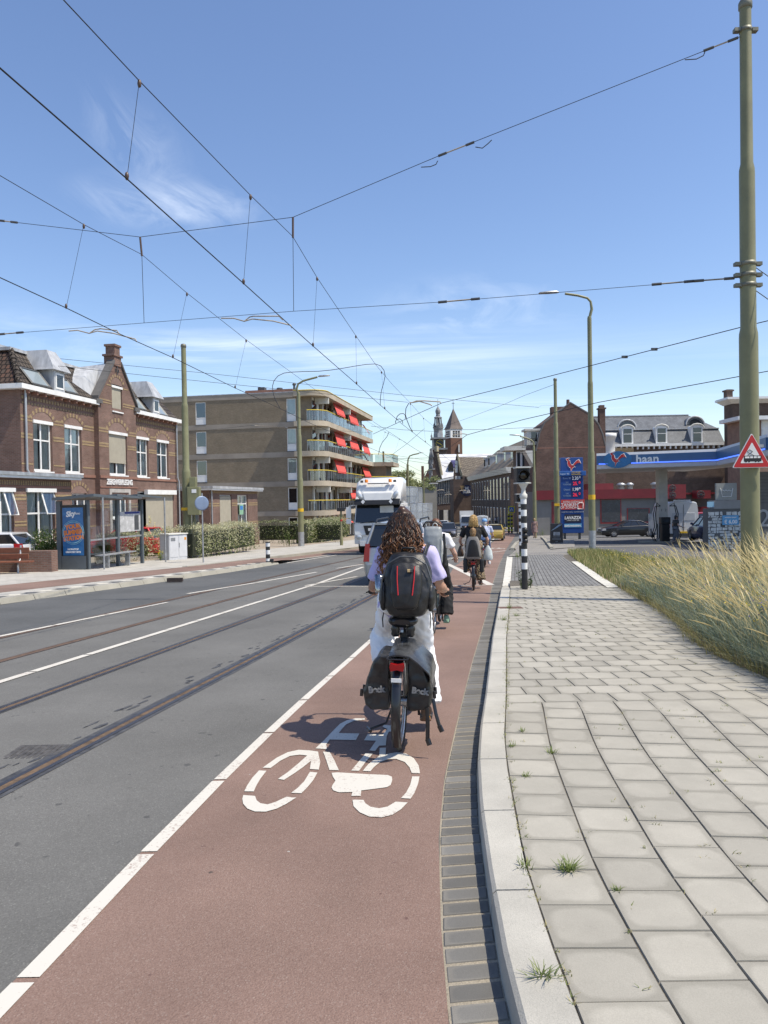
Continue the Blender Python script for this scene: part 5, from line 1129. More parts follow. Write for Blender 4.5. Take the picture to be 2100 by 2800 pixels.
 o=MB();oct_(o,[(13.5,1196),(13,1186),(12,1178),(13,1172),(13.5,1169),(15,1168),(15,1166),(12,1165)],k2);o.build('drum',M['greystone'],T6)
 d=MB();p0=a(1202,1190,Yt-.2);d.extr([(p0 .x-.55,Yt+.6,Zp(1195)),(p0 .x+.55,Yt+.6,Zp(1195)),(p0 .x+.55,Yt+.6,Zp(1185)),(p0 .x,Yt+.6,Zp(1180)),(p0 .x-.55,Yt+.6,Zp(1185))],(0,1.5,0));d.build('dormer',M['zinctop'],T6)
 o=MB();cx=k2
 for j in range(8):
  t=2*pi*j/8+.39;o.cyl((cx+10.5*sc*cos(t),Yt+2.5+10.5*sc*sin(t),Zp(1165)),(cx+9*sc*cos(t),Yt+2.5+9*sc*sin(t),Zp(1142)),.18,n=6);o.lathe([(.16,0),(.2,.4),(.02,1.1)],(cx+13*sc*cos(t),Yt+2.5+13*sc*sin(t),Zp(1165)),5)
 o.lathe([(4*sc,Zp(1165)),(4*sc,Zp(1142))],(cx,Yt+2.5,0),8);oct_(o,[(14,1163),(14,1162)],cx);o.build('lantern',M['greystone'],T6)
 o=MB();oct_(o,[(10,1142),(11,1140),(10.5,1138),(6,1136),(6,1132),(5,1130),(6.5,1127),(7.2,1123),(6.6,1119),(4,1114),(1.5,1110),(.6,1107),(.5,1088)],cx);o.build('onion_top',M['greystone'],T6)
 Yq=245;T7=thing('church_tower',Vector((a(1242,1300,Yq).x,Yq,gz(Yq))),'square brick church tower with white belfry and brown pyramid roof','tower')
 A,B,Cc=a(1218,1240,Yq+3),a(1233,1240,Yq),a(1264.5,1240,Yq+1.2)
 D=A+Cc-B;Zq=lambda py:a(1242,py,Yq).z
 def ring(e):
  m=(A+Cc)/2;return[Vector((m.x+(v.x-m.x)*e,m.y+(v.y-m.y)*e,0))for v in(B,Cc,D,A)]
 def pris(z0,z1,e0,e1):return[v+Vector((0,0,z0))for v in ring(e0)]+[v+Vector((0,0,z1))for v in ring(e1)]
 s=MB();s.hexa(pris(gz(Yq)-1,Zq(1197),1,1));s.build('shaft',M['brickT'],T7,recalc=True)
 s=MB();s.hexa(pris(Zq(1197)+.003,Zq(1170),1.0,1.0));s.build('belfry',M['white'],T7,recalc=True)
 lv=MB();
 for j in range(3):
  for i in range(3):
   t0=.2+i*.22;b0=ring(1.01);p=b0[0].lerp(b0[1],t0);q=b0[0].lerp(b0[1],t0+.16);z=Zq(1178+j*6.0);n=Vector((0,-.05,0));lv.hexa([p+n+Vector((0,0,z-.5)),q+n+Vector((0,0,z-.5)),q-n+Vector((0,0,z-.5)),p-n+Vector((0,0,z-.5)),p+n+Vector((0,0,z)),q+n+Vector((0,0,z)),q-n+Vector((0,0,z)),p-n+Vector((0,0,z))])
   p=b0[3].lerp(b0[0],t0);q=b0[3].lerp(b0[0],t0+.16);lv.hexa([p+n+Vector((0,0,z-.5)),q+n+Vector((0,0,z-.5)),q-n+Vector((0,0,z-.5)),p-n+Vector((0,0,z-.5)),p+n+Vector((0,0,z)),q+n+Vector((0,0,z)),q-n+Vector((0,0,z)),p-n+Vector((0,0,z))])
 lv.build('louvre',M['dark'],T7,recalc=True)
 s=MB();b0=ring(1.13);b1=ring(.9);m=(A+Cc)/2;ap=Vector((m.x,m.y,Zq(1114)));e=[v+Vector((0,0,Zq(1172)))for v in b0];e2=[v+Vector((0,0,Zq(1163)))for v in b1]
 s.poly(e);
 for i in range(4):s.quad(e[i],e[(i+1)%4],e2[(i+1)%4],e2[i]);s.poly([e2[i],e2[(i+1)%4],ap])
 rf=s.build('roof',M['leadroof'],T7,recalc=True);cr_=MB();cr_.cyl(ap-Vector((0,0,.5)),ap+Vector((0,0,2.2)),.1,n=5);cr_.cyl(ap+Vector((-.5,0,1.6)),ap+Vector((.5,0,1.6)),.08,n=5);cr_.build('cross',M['dsteel'],rf)
 wn=MB();c=a(1255,1227,Yq+.3);wn.box(c.x-.25,Yq+.0,c.z-1.2,c.x+.25,Yq+.9,c.z+1.4);wn.build('slit_window',M['offwhite'],T7)
 p,q=a(1145,1324,170),a(1178,1440,170);T8=thing('flat_roofed_house',Vector((p.x,170,gz(170))),'plain beige flat roofed building left of the church','building');mb=MB();mb.box(p.x,170,gz(170)-1,q.x+1.5,182,p.z);mb.build('wall',mat('beige_render',(.33,.31,.27),.9,0,.08,.4),T8);r=MB();r.box(p.x-.4,169.6,p.z,q.x+1.8,182.4,p.z+.25);r.build('roof_edge',M['offwhite'],T8)
 p=a(1120,1326,176);T9=thing('dark_annex',Vector((p.x,176,gz(176))),'dark grey building with big panes behind the truck','building');mb=MB();mb.box(p.x-12,176,gz(176)-1,a(1146,1326,176).x,186,p.z);mb.build('wall',mat('dark_cladding',(.06,.065,.07),.5,0,.1,.5),T9);g=MB()
 for i in range(3):g.box(p.x-1.5+i*2.0,175.9,p.z-3.2,p.x+.1+i*2.0,175.97,p.z-.5)
 g.build('pane',M['glass'],T9)
 T10=thing('chimney_house',Vector((a(1165,1440,212).x,212,gz(212))),'brick house end with a tall red chimney beside the church','building');g=MB();pts=[a(1148,1330,212),a(1180,1330,212),a(1180,1280,212),a(1176,1279,212),a(1163,1305,212)];g.extr(pts,(0,8,0));g.build('gable',M['brickT'],T10);cm=MB();c0,c1=a(1153,1335,211),a(1159,1274,211);cm.box(c0 .x,211,c0 .z,c1 .x,211.8,c1 .z);cm.build('chimney',M['brickT'],T10)
far_street()
M['clampgrey']=M['galv']
def lathe_at(mb,x,y,prof,n=16,m=0):return mb.lathe(prof,(x,y,0),n,m)
def mast(px,pyb,Y,pyt,steps,radii,label,group='olive tram masts',h=.108,extra=None):
 b=at(px,pyb,Y);x=b.x;z0=gz(Y,h);T=thing('tram_mast',(x,Y,z0),label,'mast',group)
 zs=[at(px,p,Y).z for p in steps];zt=at(px,pyt,Y).z;prof=[(radii[0]*1.02,z0-.1)]
 for i,z in enumerate(zs):prof+=[(radii[i],z-.12),(radii[i]*.98,z-.05),(radii[i+1]*1.02,z+.06)]
 prof+=[(radii[-1]*.95,zt)]
 mb=MB();lathe_at(mb,x,Y,prof,20);mb.build('pole',M['olive'],T)
 c=MB();r=radii[-1];lathe_at(c,x,Y,[(r*.96,zt-.02),(r*1.12,zt-.01),(r*1.12,zt+.09),(r*.8,zt+.15),(.01,zt+.16)],16);c.build('cap',M['clampgrey'],T)
 return T,x,z0,zt
M['clampgrey']=mat('clamp_grey',(.19,.19,.15),.5,.3,.12,6)
def clamp(T,x,Y,z,r,arm=None):
 c=MB();lathe_at(c,x,Y,[(r*.9,z-.035),(r*1.08,z-.035),(r*1.08,z+.035),(r*.9,z+.035)],16)
 for s in(-1,1):c.box(x+s*r*1.05-(.10 if s<0 else 0),Y-.05,z-.03,x+s*r*1.05+(.10 if s>0 else 0),Y+.05,z+.03)
 return c.build('clamp',M['clampgrey'],T)
TA,xa,za,zta=mast(2053,1560,13.3,22,(905,456),(.158,.130,.102),'tall olive tram mast carrying the red tram warning sign')
for py in(722,752,780):clamp(TA,xa,13.3,at(2053,py,13.3).z,.13)
clamp(TA,xa,13.3,at(2050,83,13.3).z,.1)
TB,xb,zb_,ztb=mast(514,1525,35.9,949,(1285,1105),(.20,.155,.12),'olive tram mast with control boxes beside the grey cabinet')
q=MB();c=at(525,1322,35.7);q.box(c.x-.05,35.4,c.z-.3,c.x+.25,35.75,c.z+.3);b2=q.build('switch_box',M['olive'],TB,bevel=.02)
q=MB();c=at(529,1370,35.6);q.box(c.x-.22,35.3,c.z-.66,c.x+.35,35.7,c.z+.66);b2=q.build('control_box',M['olive'],TB,bevel=.02);q2=MB();q2 .box(c.x+.0,35.29,c.z+.38,c.x+.22,35.297,c.z+.55);q2 .build('notice',M['white'],b2)
q=MB()
for dx in(.22,.32,.42):q.tube([(xb+dx,35.7,gz(35.7)),(xb+dx,35.7,c.z-.6)],.03,6)
q.build('cable_duct',M['olive'],TB)
q=MB();c=at(511,1397,35.6);q.box(xb-.2,35.64,c.z+.02,xb+.2,35.7,c.z+.16);q.build('warning_plate',M['yellow'],TB)
q=MB();lathe_at(q,xb,35.9,[(.21,zb_-.1),(.21,zb_+.75)],16);q.build('foot_sleeve',M['galv'],TB)
TC,xc_,zc_,ztc=mast(1524,1480,52.0,1040,(1284,1156),(.19,.15,.115),'slim olive tram mast just left of the blue price board',h=.1)
q=MB();c=at(1523,1379,51.8);q.box(c.x-.18,51.76,c.z-.12,c.x+.18,51.82,c.z+.06);q.build('warning_plate',M['yellow'],TC)
TH,xh,zh,zth=mast(1050,1340,98,1237,(1292,),(.16,.12),'olive tram mast standing before the end of the flats',h=.1)
def arm_lamp(px,pyb,Y,steps,radii,arm,headpx,label,group='curved arm street lamps',plate=None,sleeve=False,h=.108):
 z0=gz(Y,h);x=at(px,pyb,Y).x;T=thing('street_lamp',(x,Y,z0),label,'street lamp',group)
 zs=[at(px,p,Y).z for p in steps];prof=[(radii[0],z0-.1)]
 for i,z in enumerate(zs):prof+=[(radii[i]*.97,z-.1),(radii[i]*.94,z-.03),(radii[i+1]*1.02,z+.05)]
 mb=MB();lathe_at(mb,x,Y,prof,16);mb.build('pole',M['olive'],T)
 A=[Vector((x,Y,zs[-1]-.05))]+[at(p,q,Y)for p,q in arm];am=MB();am.tube(A,[radii[-1]*.9]*2+[radii[-1]*.75]*(len(A)-2),8);am.build('arm',M['olive'],T)
 a,b=at(*headpx[0],Y),at(*headpx[1],Y);d=(a-b);hd=MB();L=d.length;u=d/L;w=Vector((0,1,0));up=u.cross(w)if u.cross(w).z>0 else-u.cross(w)
 hd.loft([[b+u*(L*t)+w*(wd*cos(k*pi/4))+up*(th*sin(k*pi/4)*(1 if k<4 else.3)+.02)for k in range(8)]for t,wd,th in((0,.06,.05),(.12,.12,.10),(.55,.16,.09),(.95,.15,.06),(1,.1,.03))]);hd.build('lamp_head',M['galv'],T)
 if sleeve:q=MB();lathe_at(q,x,Y,[(radii[0]*1.03,z0-.1),(radii[0]*1.03,z0+1.0)],16);q.build('foot_sleeve',M['galv'],T)
 if plate:c=at(px,plate,Y);q=MB();lathe_at(q,x,Y,[(radii[0]*1.04,c.z-.1),(radii[0]*1.04,c.z+.12)],16);q.build('number_band',M['yellow'],T)
 return T
arm_lamp(1620,1508,34.4,(1234,1045,868),(.155,.125,.10,.075),[(1618,845),(1615,825),(1606,815),(1580,808),(1545,803)],[(1473,804),(1528,801)],'tall street lamp with curved arm beside the station drive',plate=1360,sleeve=True)
arm_lamp(824,1494,51.2,(1309,1190,1075),(.20,.16,.12,.09),[(811,1064),(815,1050),(830,1041),(868,1031)],[(902,1028),(870,1031)],'street lamp before the hedge of the flats',plate=1395,sleeve=True)
arm_lamp(1463,1466,67,(1342,1290,1222),(.17,.14,.11,.085),[(1459,1210),(1452,1203),(1440,1198),(1422,1193)],[(1393,1190),(1424,1192)],'street lamp in front of the curved gable house, a woman walking by')
arm_lamp(1117,1420,95,(1270,),(.15,.10),[(1116,1256),(1120,1247),(1130,1243),(1145,1240)],[(1158,1238),(1144,1240)],'street lamp rising behind the white truck')
arm_lamp(1160,1420,140,(1310,),(.14,.10),[(1160,1300),(1163,1290),(1172,1286),(1180,1284)],[(1190,1283),(1180,1284)],'farthest street lamp, standing before the church')
def wire(name,label,cat,pts,r=.006,group=None,sag=0.0):
 o=MB();o.tube(pts,r,5,smooth=True);return o.build(name,M['wire'],label=label,cat=cat,group=group,uv=False)
def linked(name,loc,label,cat,group=None):return thing(name,loc,label,cat,group)
def part_tube(T,name,pts,r,m=None,n=5):o=MB();o.tube(pts,r,n);return o.build(name,m or M['wire'],T,uv=False)
H55=lambda L,h=5.5:[gd(a,b,h)for a,b in L]
def catenary(label,contact,mess,drops):
 ex=lambda L:[L[0]+(L[0]-L[1]).normalized()*16]+L
 contact,mess=ex(contact),ex(mess)
 T=thing('overhead_line',contact[2],label,'overhead wire','catenary lines over the tram tracks')
 part_tube(T,'contact_wire',contact,.0085);part_tube(T,'messenger_wire',mess,.006)
 for a,b in drops:
  Y=a.y;part_tube(T,'dropper',[a,b],.0032);k=MB();k.ell(a+Vector((0,0,.03)),(.025,.02,.05),6,4);k.ell(b-Vector((0,0,.03)),(.025,.02,.05),6,4);k.build('wire_clip',M['insul'],T,uv=False)
 return T
cA=H55([(-120,80),(0,186),(345,487),(666,775),(800,896),(856,946),(975,1050),(1040,1107.7),(1100,1160),(1180,1221.7),(1235,1262),(1275,1290)])
mA=[at(-40,-225,5.5),at(174,0,6.8),at(381,221,8.4),at(685,534,12),at(800,646,15.4),at(867,759,16.4),at(975,921,20.8),at(1026,995.7,24.5),at(1073,1051.7,28),at(1120,1100,33.6),at(1158,1143,40),at(1185,1165,46)]
catenary('overhead line above the near tracks, thick contact wire hung from a messenger wire',cA,mA,[(gd(347,489,5.5),at(381,221,8.4)),(gd(666,775,5.5),at(685,534,12)),(gd(856,946,5.5),at(867,759,16.4)),(gd(975,1050,5.5),at(973,918,20.8)),(gd(1052,1118,5.5),at(1043,1016,26)),(gd(1127,1181,5.5),at(1122,1103,33.6)),(gd(1163,1209,5.5),at(1158,1143,40))])
cB=H55([(-90,718),(0,759),(181,842),(325,912),(473,978),(643,1061),(766,1117),(850,1158),(930,1192),(1010,1224),(1085,1256),(1153,1290)])
mB=[at(-60,440,9.5),at(0,480,11.4),at(229,614,13.2),at(388,696,16.1),at(511,801,17.3),at(673,929,21.1),at(795,1017,26),at(871,1072,31),at(960,1125,39),at(1055,1182,50),at(1110,1210,58)]
catenary('overhead line above the far rusty tracks, nearer the left houses',cB,mB,[(gd(181,842,5.5),at(229,614,13.2)),(gd(473,978,5.5),at(511,801,17.3)),(gd(643,1061,5.5),at(673,929,21.1)),(gd(1037,1236,5.5),at(1053,1181,50)),(gd(1074,1252,5.5),at(1092,1200,55))])
def span(label,upper,lower,hang,ins,r=.006,arms=()):
 T=thing('span_wire',(upper or lower)[0],label,'span wire')
 if hang:upper,lower=upper+[upper[-1]*2-upper[-2]],lower+[lower[-1]*2-lower[-2]]
 if upper:part_tube(T,'upper_wire',upper,r)
 if lower:part_tube(T,'lower_wire',lower,r*.8)
 for a,b,c in hang:part_tube(T,'hanger_insulator',[a,a.lerp(b,.5),b],.022,M['insul'],6);part_tube(T,'hanger',[b,c],.006)
 for a,b in ins:
  d=(b-a).normalized();o=MB();o.tube([a,b],.014,6,m=1);o.tube([a-d*.05,a+d*.12],.026,6);o.tube([b-d*.12,b+d*.05],.026,6);o.build('rod_insulator',[M['dsteel'],M['rod']],T,uv=False)
 for A in arms:part_tube(T,'steady_arm',A,.013,M['rod'],6)
 return T
z158=lambda L,Y:[at(a/1.58,b/1.58,Y)for a,b in L]
bez=lambda a,b,px,Y:at(px,a,Y)
span('cross span from the big right mast carrying both overhead lines',[at(2037,95,13.3),at(1205,424,14.6),at(801,594,15.4),at(383,648,16.1),at(0,603,16.9),at(-260,570,17.5)],[at(2037,758,13.3),at(1205,826,14.6),at(803,851,15.4),at(394,883,16.1),at(0,914,16.9),at(-260,935,17.5)],[(at(801,594,15.4),at(801,650,15.4),at(803,851,15.4)),(at(383,648,16.1),at(388,700,16.1),at(394,883,16.1))],[(at(1932,136,13.45),at(2010,106,13.33)),(at(1205,424,14.6),at(1290,391,14.45)),(at(1790,777.5,13.7),at(1890,769,13.55)),(at(1205,826,14.6),at(1305,817,14.45)),(at(0,603,16.9),at(42,608,16.8)),(at(0,914,16.9),at(58,909,16.8)),(at(1905,768,13.5),at(2000,761,13.36))],.0062,[z158([(297,1430),(335,1427),(385,1440),(410,1424),(435,1420),(505,1428),(515,1443)],16.35),z158([(385,1440),(420,1430),(490,1440),(585,1465),(590,1477)],16.3),z158([(955,1375),(1010,1375),(1055,1388),(1078,1370),(1095,1366),(1205,1366),(1222,1382)],15.75),z158([(1055,1388),(1090,1378),(1180,1387),(1255,1405),(1262,1417)],15.7)])
for L,Y in(([(1300,258),(1350,255),(1380,240),(1386,226)],13.45),([(160,722),(200,720),(225,710),(232,695)],14.9),([(395,635),(425,640),(450,620),(465,605)],14.45)):
 pts=[at(1050+a/1.58,b/1.58,Y)for a,b in L];wire('jumper_cable',{13.45:'short jumper cable looping below the span wire by the big mast',14.9:'short jumper cable at the lower end of the mid span insulator',14.45:'short jumper cable at the upper end of the mid span insulator'}[Y],'cable',pts,.009)
wire('cross_wire','upper thin cross wire from the left house roof to the slim mast','wire',[at(96,974,38),at(420,1006.5,41),at(560,1020,42),at(1100,1080,47),at(1473,1114,51.8)],.011)
wire('cross_wire','lower thin cross wire from the left house roof to the steady arm','wire',[at(134,998,36),at(420,1029,38),at(1115,1100,44)],.011)
span('bracket and wire on the slim mast',None,[at(1473,1114,52),at(1478,1110,52),at(1492,1108,52),at(1548,1111,52),at(1552,1115,52)],[],[])
span('span from the left mast across to the flats side',None,[at(505,1183,35.9),at(690,1163,38),at(790,1170,39),at(1014,1183,42)],[],[(at(690,1163,38),at(785,1170,39))],.009)
cW1=H55([(2250,838),(2100,877),(2037,892),(1620,998.7),(1433,1046.7),(1208,1102),(1107,1147),(1020,1187)])
T=thing('branch_wire',cW1[2],'branch contact wire sweeping from upper right across the tracks','overhead wire','branch contact wires');part_tube(T,'contact_wire',cW1,.0095)
for L in([(610,500),(618,475),(640,455),(670,452),(686,470),(684,497)],[(607,535),(604,515),(615,500),(640,496),(660,510),(665,535)]):part_tube(T,'loop_cable',[at(880+a/3,980+b/3,28.5)for a,b in L],.014)
for L in([(720,362),(740,363),(775,349),(840,348),(970,356),(976,368)],[(740,363),(800,352),(890,378),(904,390)]):part_tube(T,'steady_arm',[at(880+a/3,980+b/3,26)for a,b in L],.022,M['rod'])
for px,py in((1708,976),(1789,955)):k=MB();c=gd(px,py,5.5);k.box(c.x-.07,c.y-.02,c.z-.03,c.x+.07,c.y+.02,c.z+.03);k.build('wire_clip',M['dsteel'],T)
cW2=H55([(2250,982),(2100,1015),(1638,1100),(1433,1146.7),(1277,1189),(1230,1223),(1190,1250)])
T=thing('branch_wire',cW2[1],'lower branch contact wire passing behind the street lamp','overhead wire','branch contact wires');part_tube(T,'contact_wire',cW2,.012)
part_tube(T,'steady_arm',[at(880+a/3,980+b/3,34)for a,b in((1070,632),(1120,622),(1160,618),(1185,622),(1190,630))],.02,M['rod'])
wire('guy_wire','thin guy wire from the slim mast top toward the church towers','wire',[at(1519,1050,52),at(1433,1081.7,60),at(1380,1105,65),at(1280,1143,80),at(1213,1166,92)],.013)
for i,L in enumerate(([(2060,727),(2100,755)],[(2060,790),(2100,818)])):wire('stay_wire',('upper','lower')[i]+' stay wire leaving the big right mast to the right','wire',[at(L[0][0],L[0][1],13.3),at(L[1][0]+120,L[1][1]+85,12.6)],.008)
wire('feeder_cable','curled feeder cable looping over the middle of the street','cable',[at(420+a/2.44,900+b/2.44,26+i*.25)for i,(a,b)in enumerate([(845,530),(812,470),(796,420),(793,380),(803,345),(830,312),(870,293),(915,287),(1000,283),(1100,281),(1180,273),(1250,263),(1340,247),(1420,235),(1480,232),(1515,245),(1537,275),(1545,310),(1535,360),(1520,410),(1513,460),(1512,510)])],.013)
wire('feeder_cable','curved feeder cable beside the church towers','cable',[at(880+a/3,980+b/3,31)for a,b in[(715,365),(690,410),(686,460),(700,510),(720,560),(742,600)]],.016)
wire('feeder_cable','curved feeder cable before the end of the flats','cable',[at(880+a/3,980+b/3,55)for a,b in[(550,605),(535,640),(495,690),(472,740),(465,790)]],.02)
rr=random.Random(21)
farw=[((300,745-0),(420,620)),]
for i,(Y,a,b)in enumerate([(58,(1190,1175),(1470,1168)),(58,(1014,1165),(1195,1180)),(64,(1070,1255),(1480,1237)),(64,(1070,1245),(1160,1172)),(75,(1055,1250),(1420,1300)),(85,(1180,1330),(1410,1332)),(85,(1062,1258),(1180,1310)),(98,(1050,1240),(1400,1290)),(110,(1180,1313),(1395,1318)),(125,(1190,1350),(1390,1350)),(70,(1019,1152),(1240,1290)),(72,(1051,1272),(1180,1320))]):
 m_=at((a[0]+b[0])/2,(a[1]+b[1])/2+3,Y+1);wire('far_wire',('thin overhead wire crossing the far end of the street near the towers'),'wire',[at(*a,Y),m_,at(*b,Y+2)],.014,'thin overhead wires at the far end of the street')
for i,(px,py)in enumerate(((1205,1340),(1265,1341),(1225,1352),(1290,1278),(1330,1341))):
 Y=90+i*8;o=MB();o.tube([at(px-9,py+2,Y),at(px-4,py,Y),at(px+6,py-.5,Y),at(px+9,py+1.5,Y)],.05,5);o.build('wire_bracket',M['rod'],label='pale wire bracket hanging over the far street before the dark brick row',cat='bracket',group='pale wire brackets over the far street')
def striped_post(T,x,Y,z0,z1,r,bands):
 """bands: z where colour changes, starting black at the foot."""
 k=MB();zs=[z0-.05]+[b for b in bands if b<z1]+[z1]
 for i,(a,b)in enumerate(zip(zs,zs[1:])):k.lathe([(r,a),(r,b)],(x,Y,0),20,i%2)
 return k.build('post',[M['black2'],M['white']],T)
M['black2']=mat('post_black',(.022,.022,.024),.45,0,.1,6)
def lens(mb,x,Y,z,r,d):mb.lathe([(r*1.12,0),(r*1.12,d),(r*1.0,d),(r*.95,.02),(.01,.03)],(0,0,0),20)
def traffic_light(px,pyb,Y,h,sc,pys,label,low):
 b=at(px,pyb,Y);x=b.x;z0=gz(Y,h);T=thing('traffic_light',(x,Y,z0),label,'traffic light','traffic lights on striped posts')
 Zp=lambda py:at(px-(pyb-py)*.02,py,Y).z
 ztop=Zp(pys[0]);striped_post(T,x,Y,z0,ztop,.066*sc,[Zp(p)for p in pys[:0:-1]])
 n=MB();zh=Zp(low[0]);n.lathe([(.07*sc,ztop),(.085*sc,ztop+.03),(.085*sc,ztop+.09),(.05*sc,ztop+.13),(.045*sc,zh-.14),(.10*sc,zh-.04),(.14*sc,zh),(.01,zh+.01)],(x,Y,0),16);n.build('neck',M['offwhite'],T)
 hz=Zp(low[1]);w=.145*sc;hd=MB();hd.box(x-w,Y-.02,zh+.01,x+w,Y+.3,hz);hb=hd.build('signal_head',M['black2'],T,bevel=.03)
 tr=MB();tr.box(x-w-.02,Y-.06,hz,x+w+.02,Y+.32,hz+.035);tr.box(x-w-.02,Y-.05,zh-.02,x+w+.02,Y+.3,zh+.008);tr.build('trim',M['offwhite'],hb)
 c=(hz+zh)/2;l=MB();r=w*.72;ring=[(Vector((x+r*cos(t)*1.1,Y-.02,c+r*sin(t)*1.1)))for t in[2*pi*i/20 for i in range(20)]]
 rg2=[v+Vector((0,-.16 if v.z>c-r*.3 else-.05,0))for v in ring];l.loft([ring,rg2],0,False)
 l.build('hood',M['black'],hb);ln=MB();ln.ell((x,Y-.02,c),(r,.03,r),16,8);ln.build('lens',mat('dark_amber_lens',(.03,.024,.018),.15),hb)
 return T,x,z0
T1,tx,tz=traffic_light(1435,1611,16.5,.108,1.0,(1364,1378,1394,1411,1430,1484,1501,1520,1538.6,1556),'nearest traffic light on a black and white post at the crossing',(1320,1280))
sg=MB();X=tx-.0;
for i in range(3):sg.ell((X+.0,16.38,at(1432,1449+i*15,16.5).z),(.066,.075,.064),14,8)
sg.box(X-.05,16.36,at(1432,1484,16.5).z,X+.05,16.46,at(1432,1443,16.5).z);sg.build('small_signal',M['black'],T1)
traffic_light(1424,1518,32.8,.1,1.02,(1386,1390,1399,1408,1417,1427,1436,1445,1454,1463,1472,1481,1491),'second traffic light on a striped post, behind the nearest one',(1373,1352))
def warning_sign():
 Y=13.08;A,B,C_=at(2054,1184,Y),at(2001,1280,Y),at(2107,1278,Y);n=Vector((0,-1,0))
 T=thing('tram_warning_sign',(A+B+C_)/3,'red bordered triangle with a black tram on the big olive mast','sign')
 def tri_(s,d,m,name,thick=.02):
  c=(A+B+C_)/3;P=[]
  for v in(A,B,C_):
   w=c+(v-c)*s;
   for k in range(-2,3):
    a=[q for q in(A,B,C_)];i=a.index(v);p0=c+(a[i-1]-c)*s;p1=c+(a[(i+1)%3]-c)*s;t=.05
    P.append(w+((p0-w)*max(0,-k)+(p1-w)*max(0,k))*t/2+(c-w)*(.02*(2-abs(k))))
  mb=MB();mb.extr([p+n*d for p in P],n*thick);return mb.build(name,m,T)
 r=tri_(1,0,M['white'],'border');tri_(.955,.021,mat('sign_red',(.50,.015,.02),.35,0,.03),'red_rim',.003);tri_(.60,.025,M['white'],'face',.002)
 u=(C_-B).normalized();w=Vector((0,0,1));c=at(2056,1254,Y)+n*.029;s=1.0/2052*Y;t=MB()
 R=lambda x0,z0,x1,z1,d=0,m=0:t.quad(*[c+u*(x*s)+w*(z*s)+n*d for x,z in((x0,z0),(x1,z0),(x1,z1),(x0,z1))],m=m)
 R(-24,-8,24,8);R(-21,1,-9,6,.001,1);R(-7,1,1,6,.001,1);R(3,1,11,6,.001,1);R(13,1,21,6,.001,1)
 for x in(-18,-10,8,16):R(x-2.5,-10,x+2.5,-8.01)
 for p,q in(((-14,8),(-7,14)),((-7,14),(0,19)),((0,19),(-8,24)),((-8,24),(-15,19)),((-15,19),(-7,14)),((-7,14),(4,8))):t.tube([c+u*(p[0]*s)+w*(p[1]*s),c+u*(q[0]*s)+w*(q[1]*s)],.004,4)
 t.build('tram_symbol',[M['black'],M['white']],T);b=MB();b.box(xa-.15,13.1,A.z-.25,xa+.15,13.16,A.z-.2);b.box(xa-.15,13.1,B.z+.08,xa+.15,13.16,B.z+.13);b.build('bracket',M['galv'],T)
warning_sign()
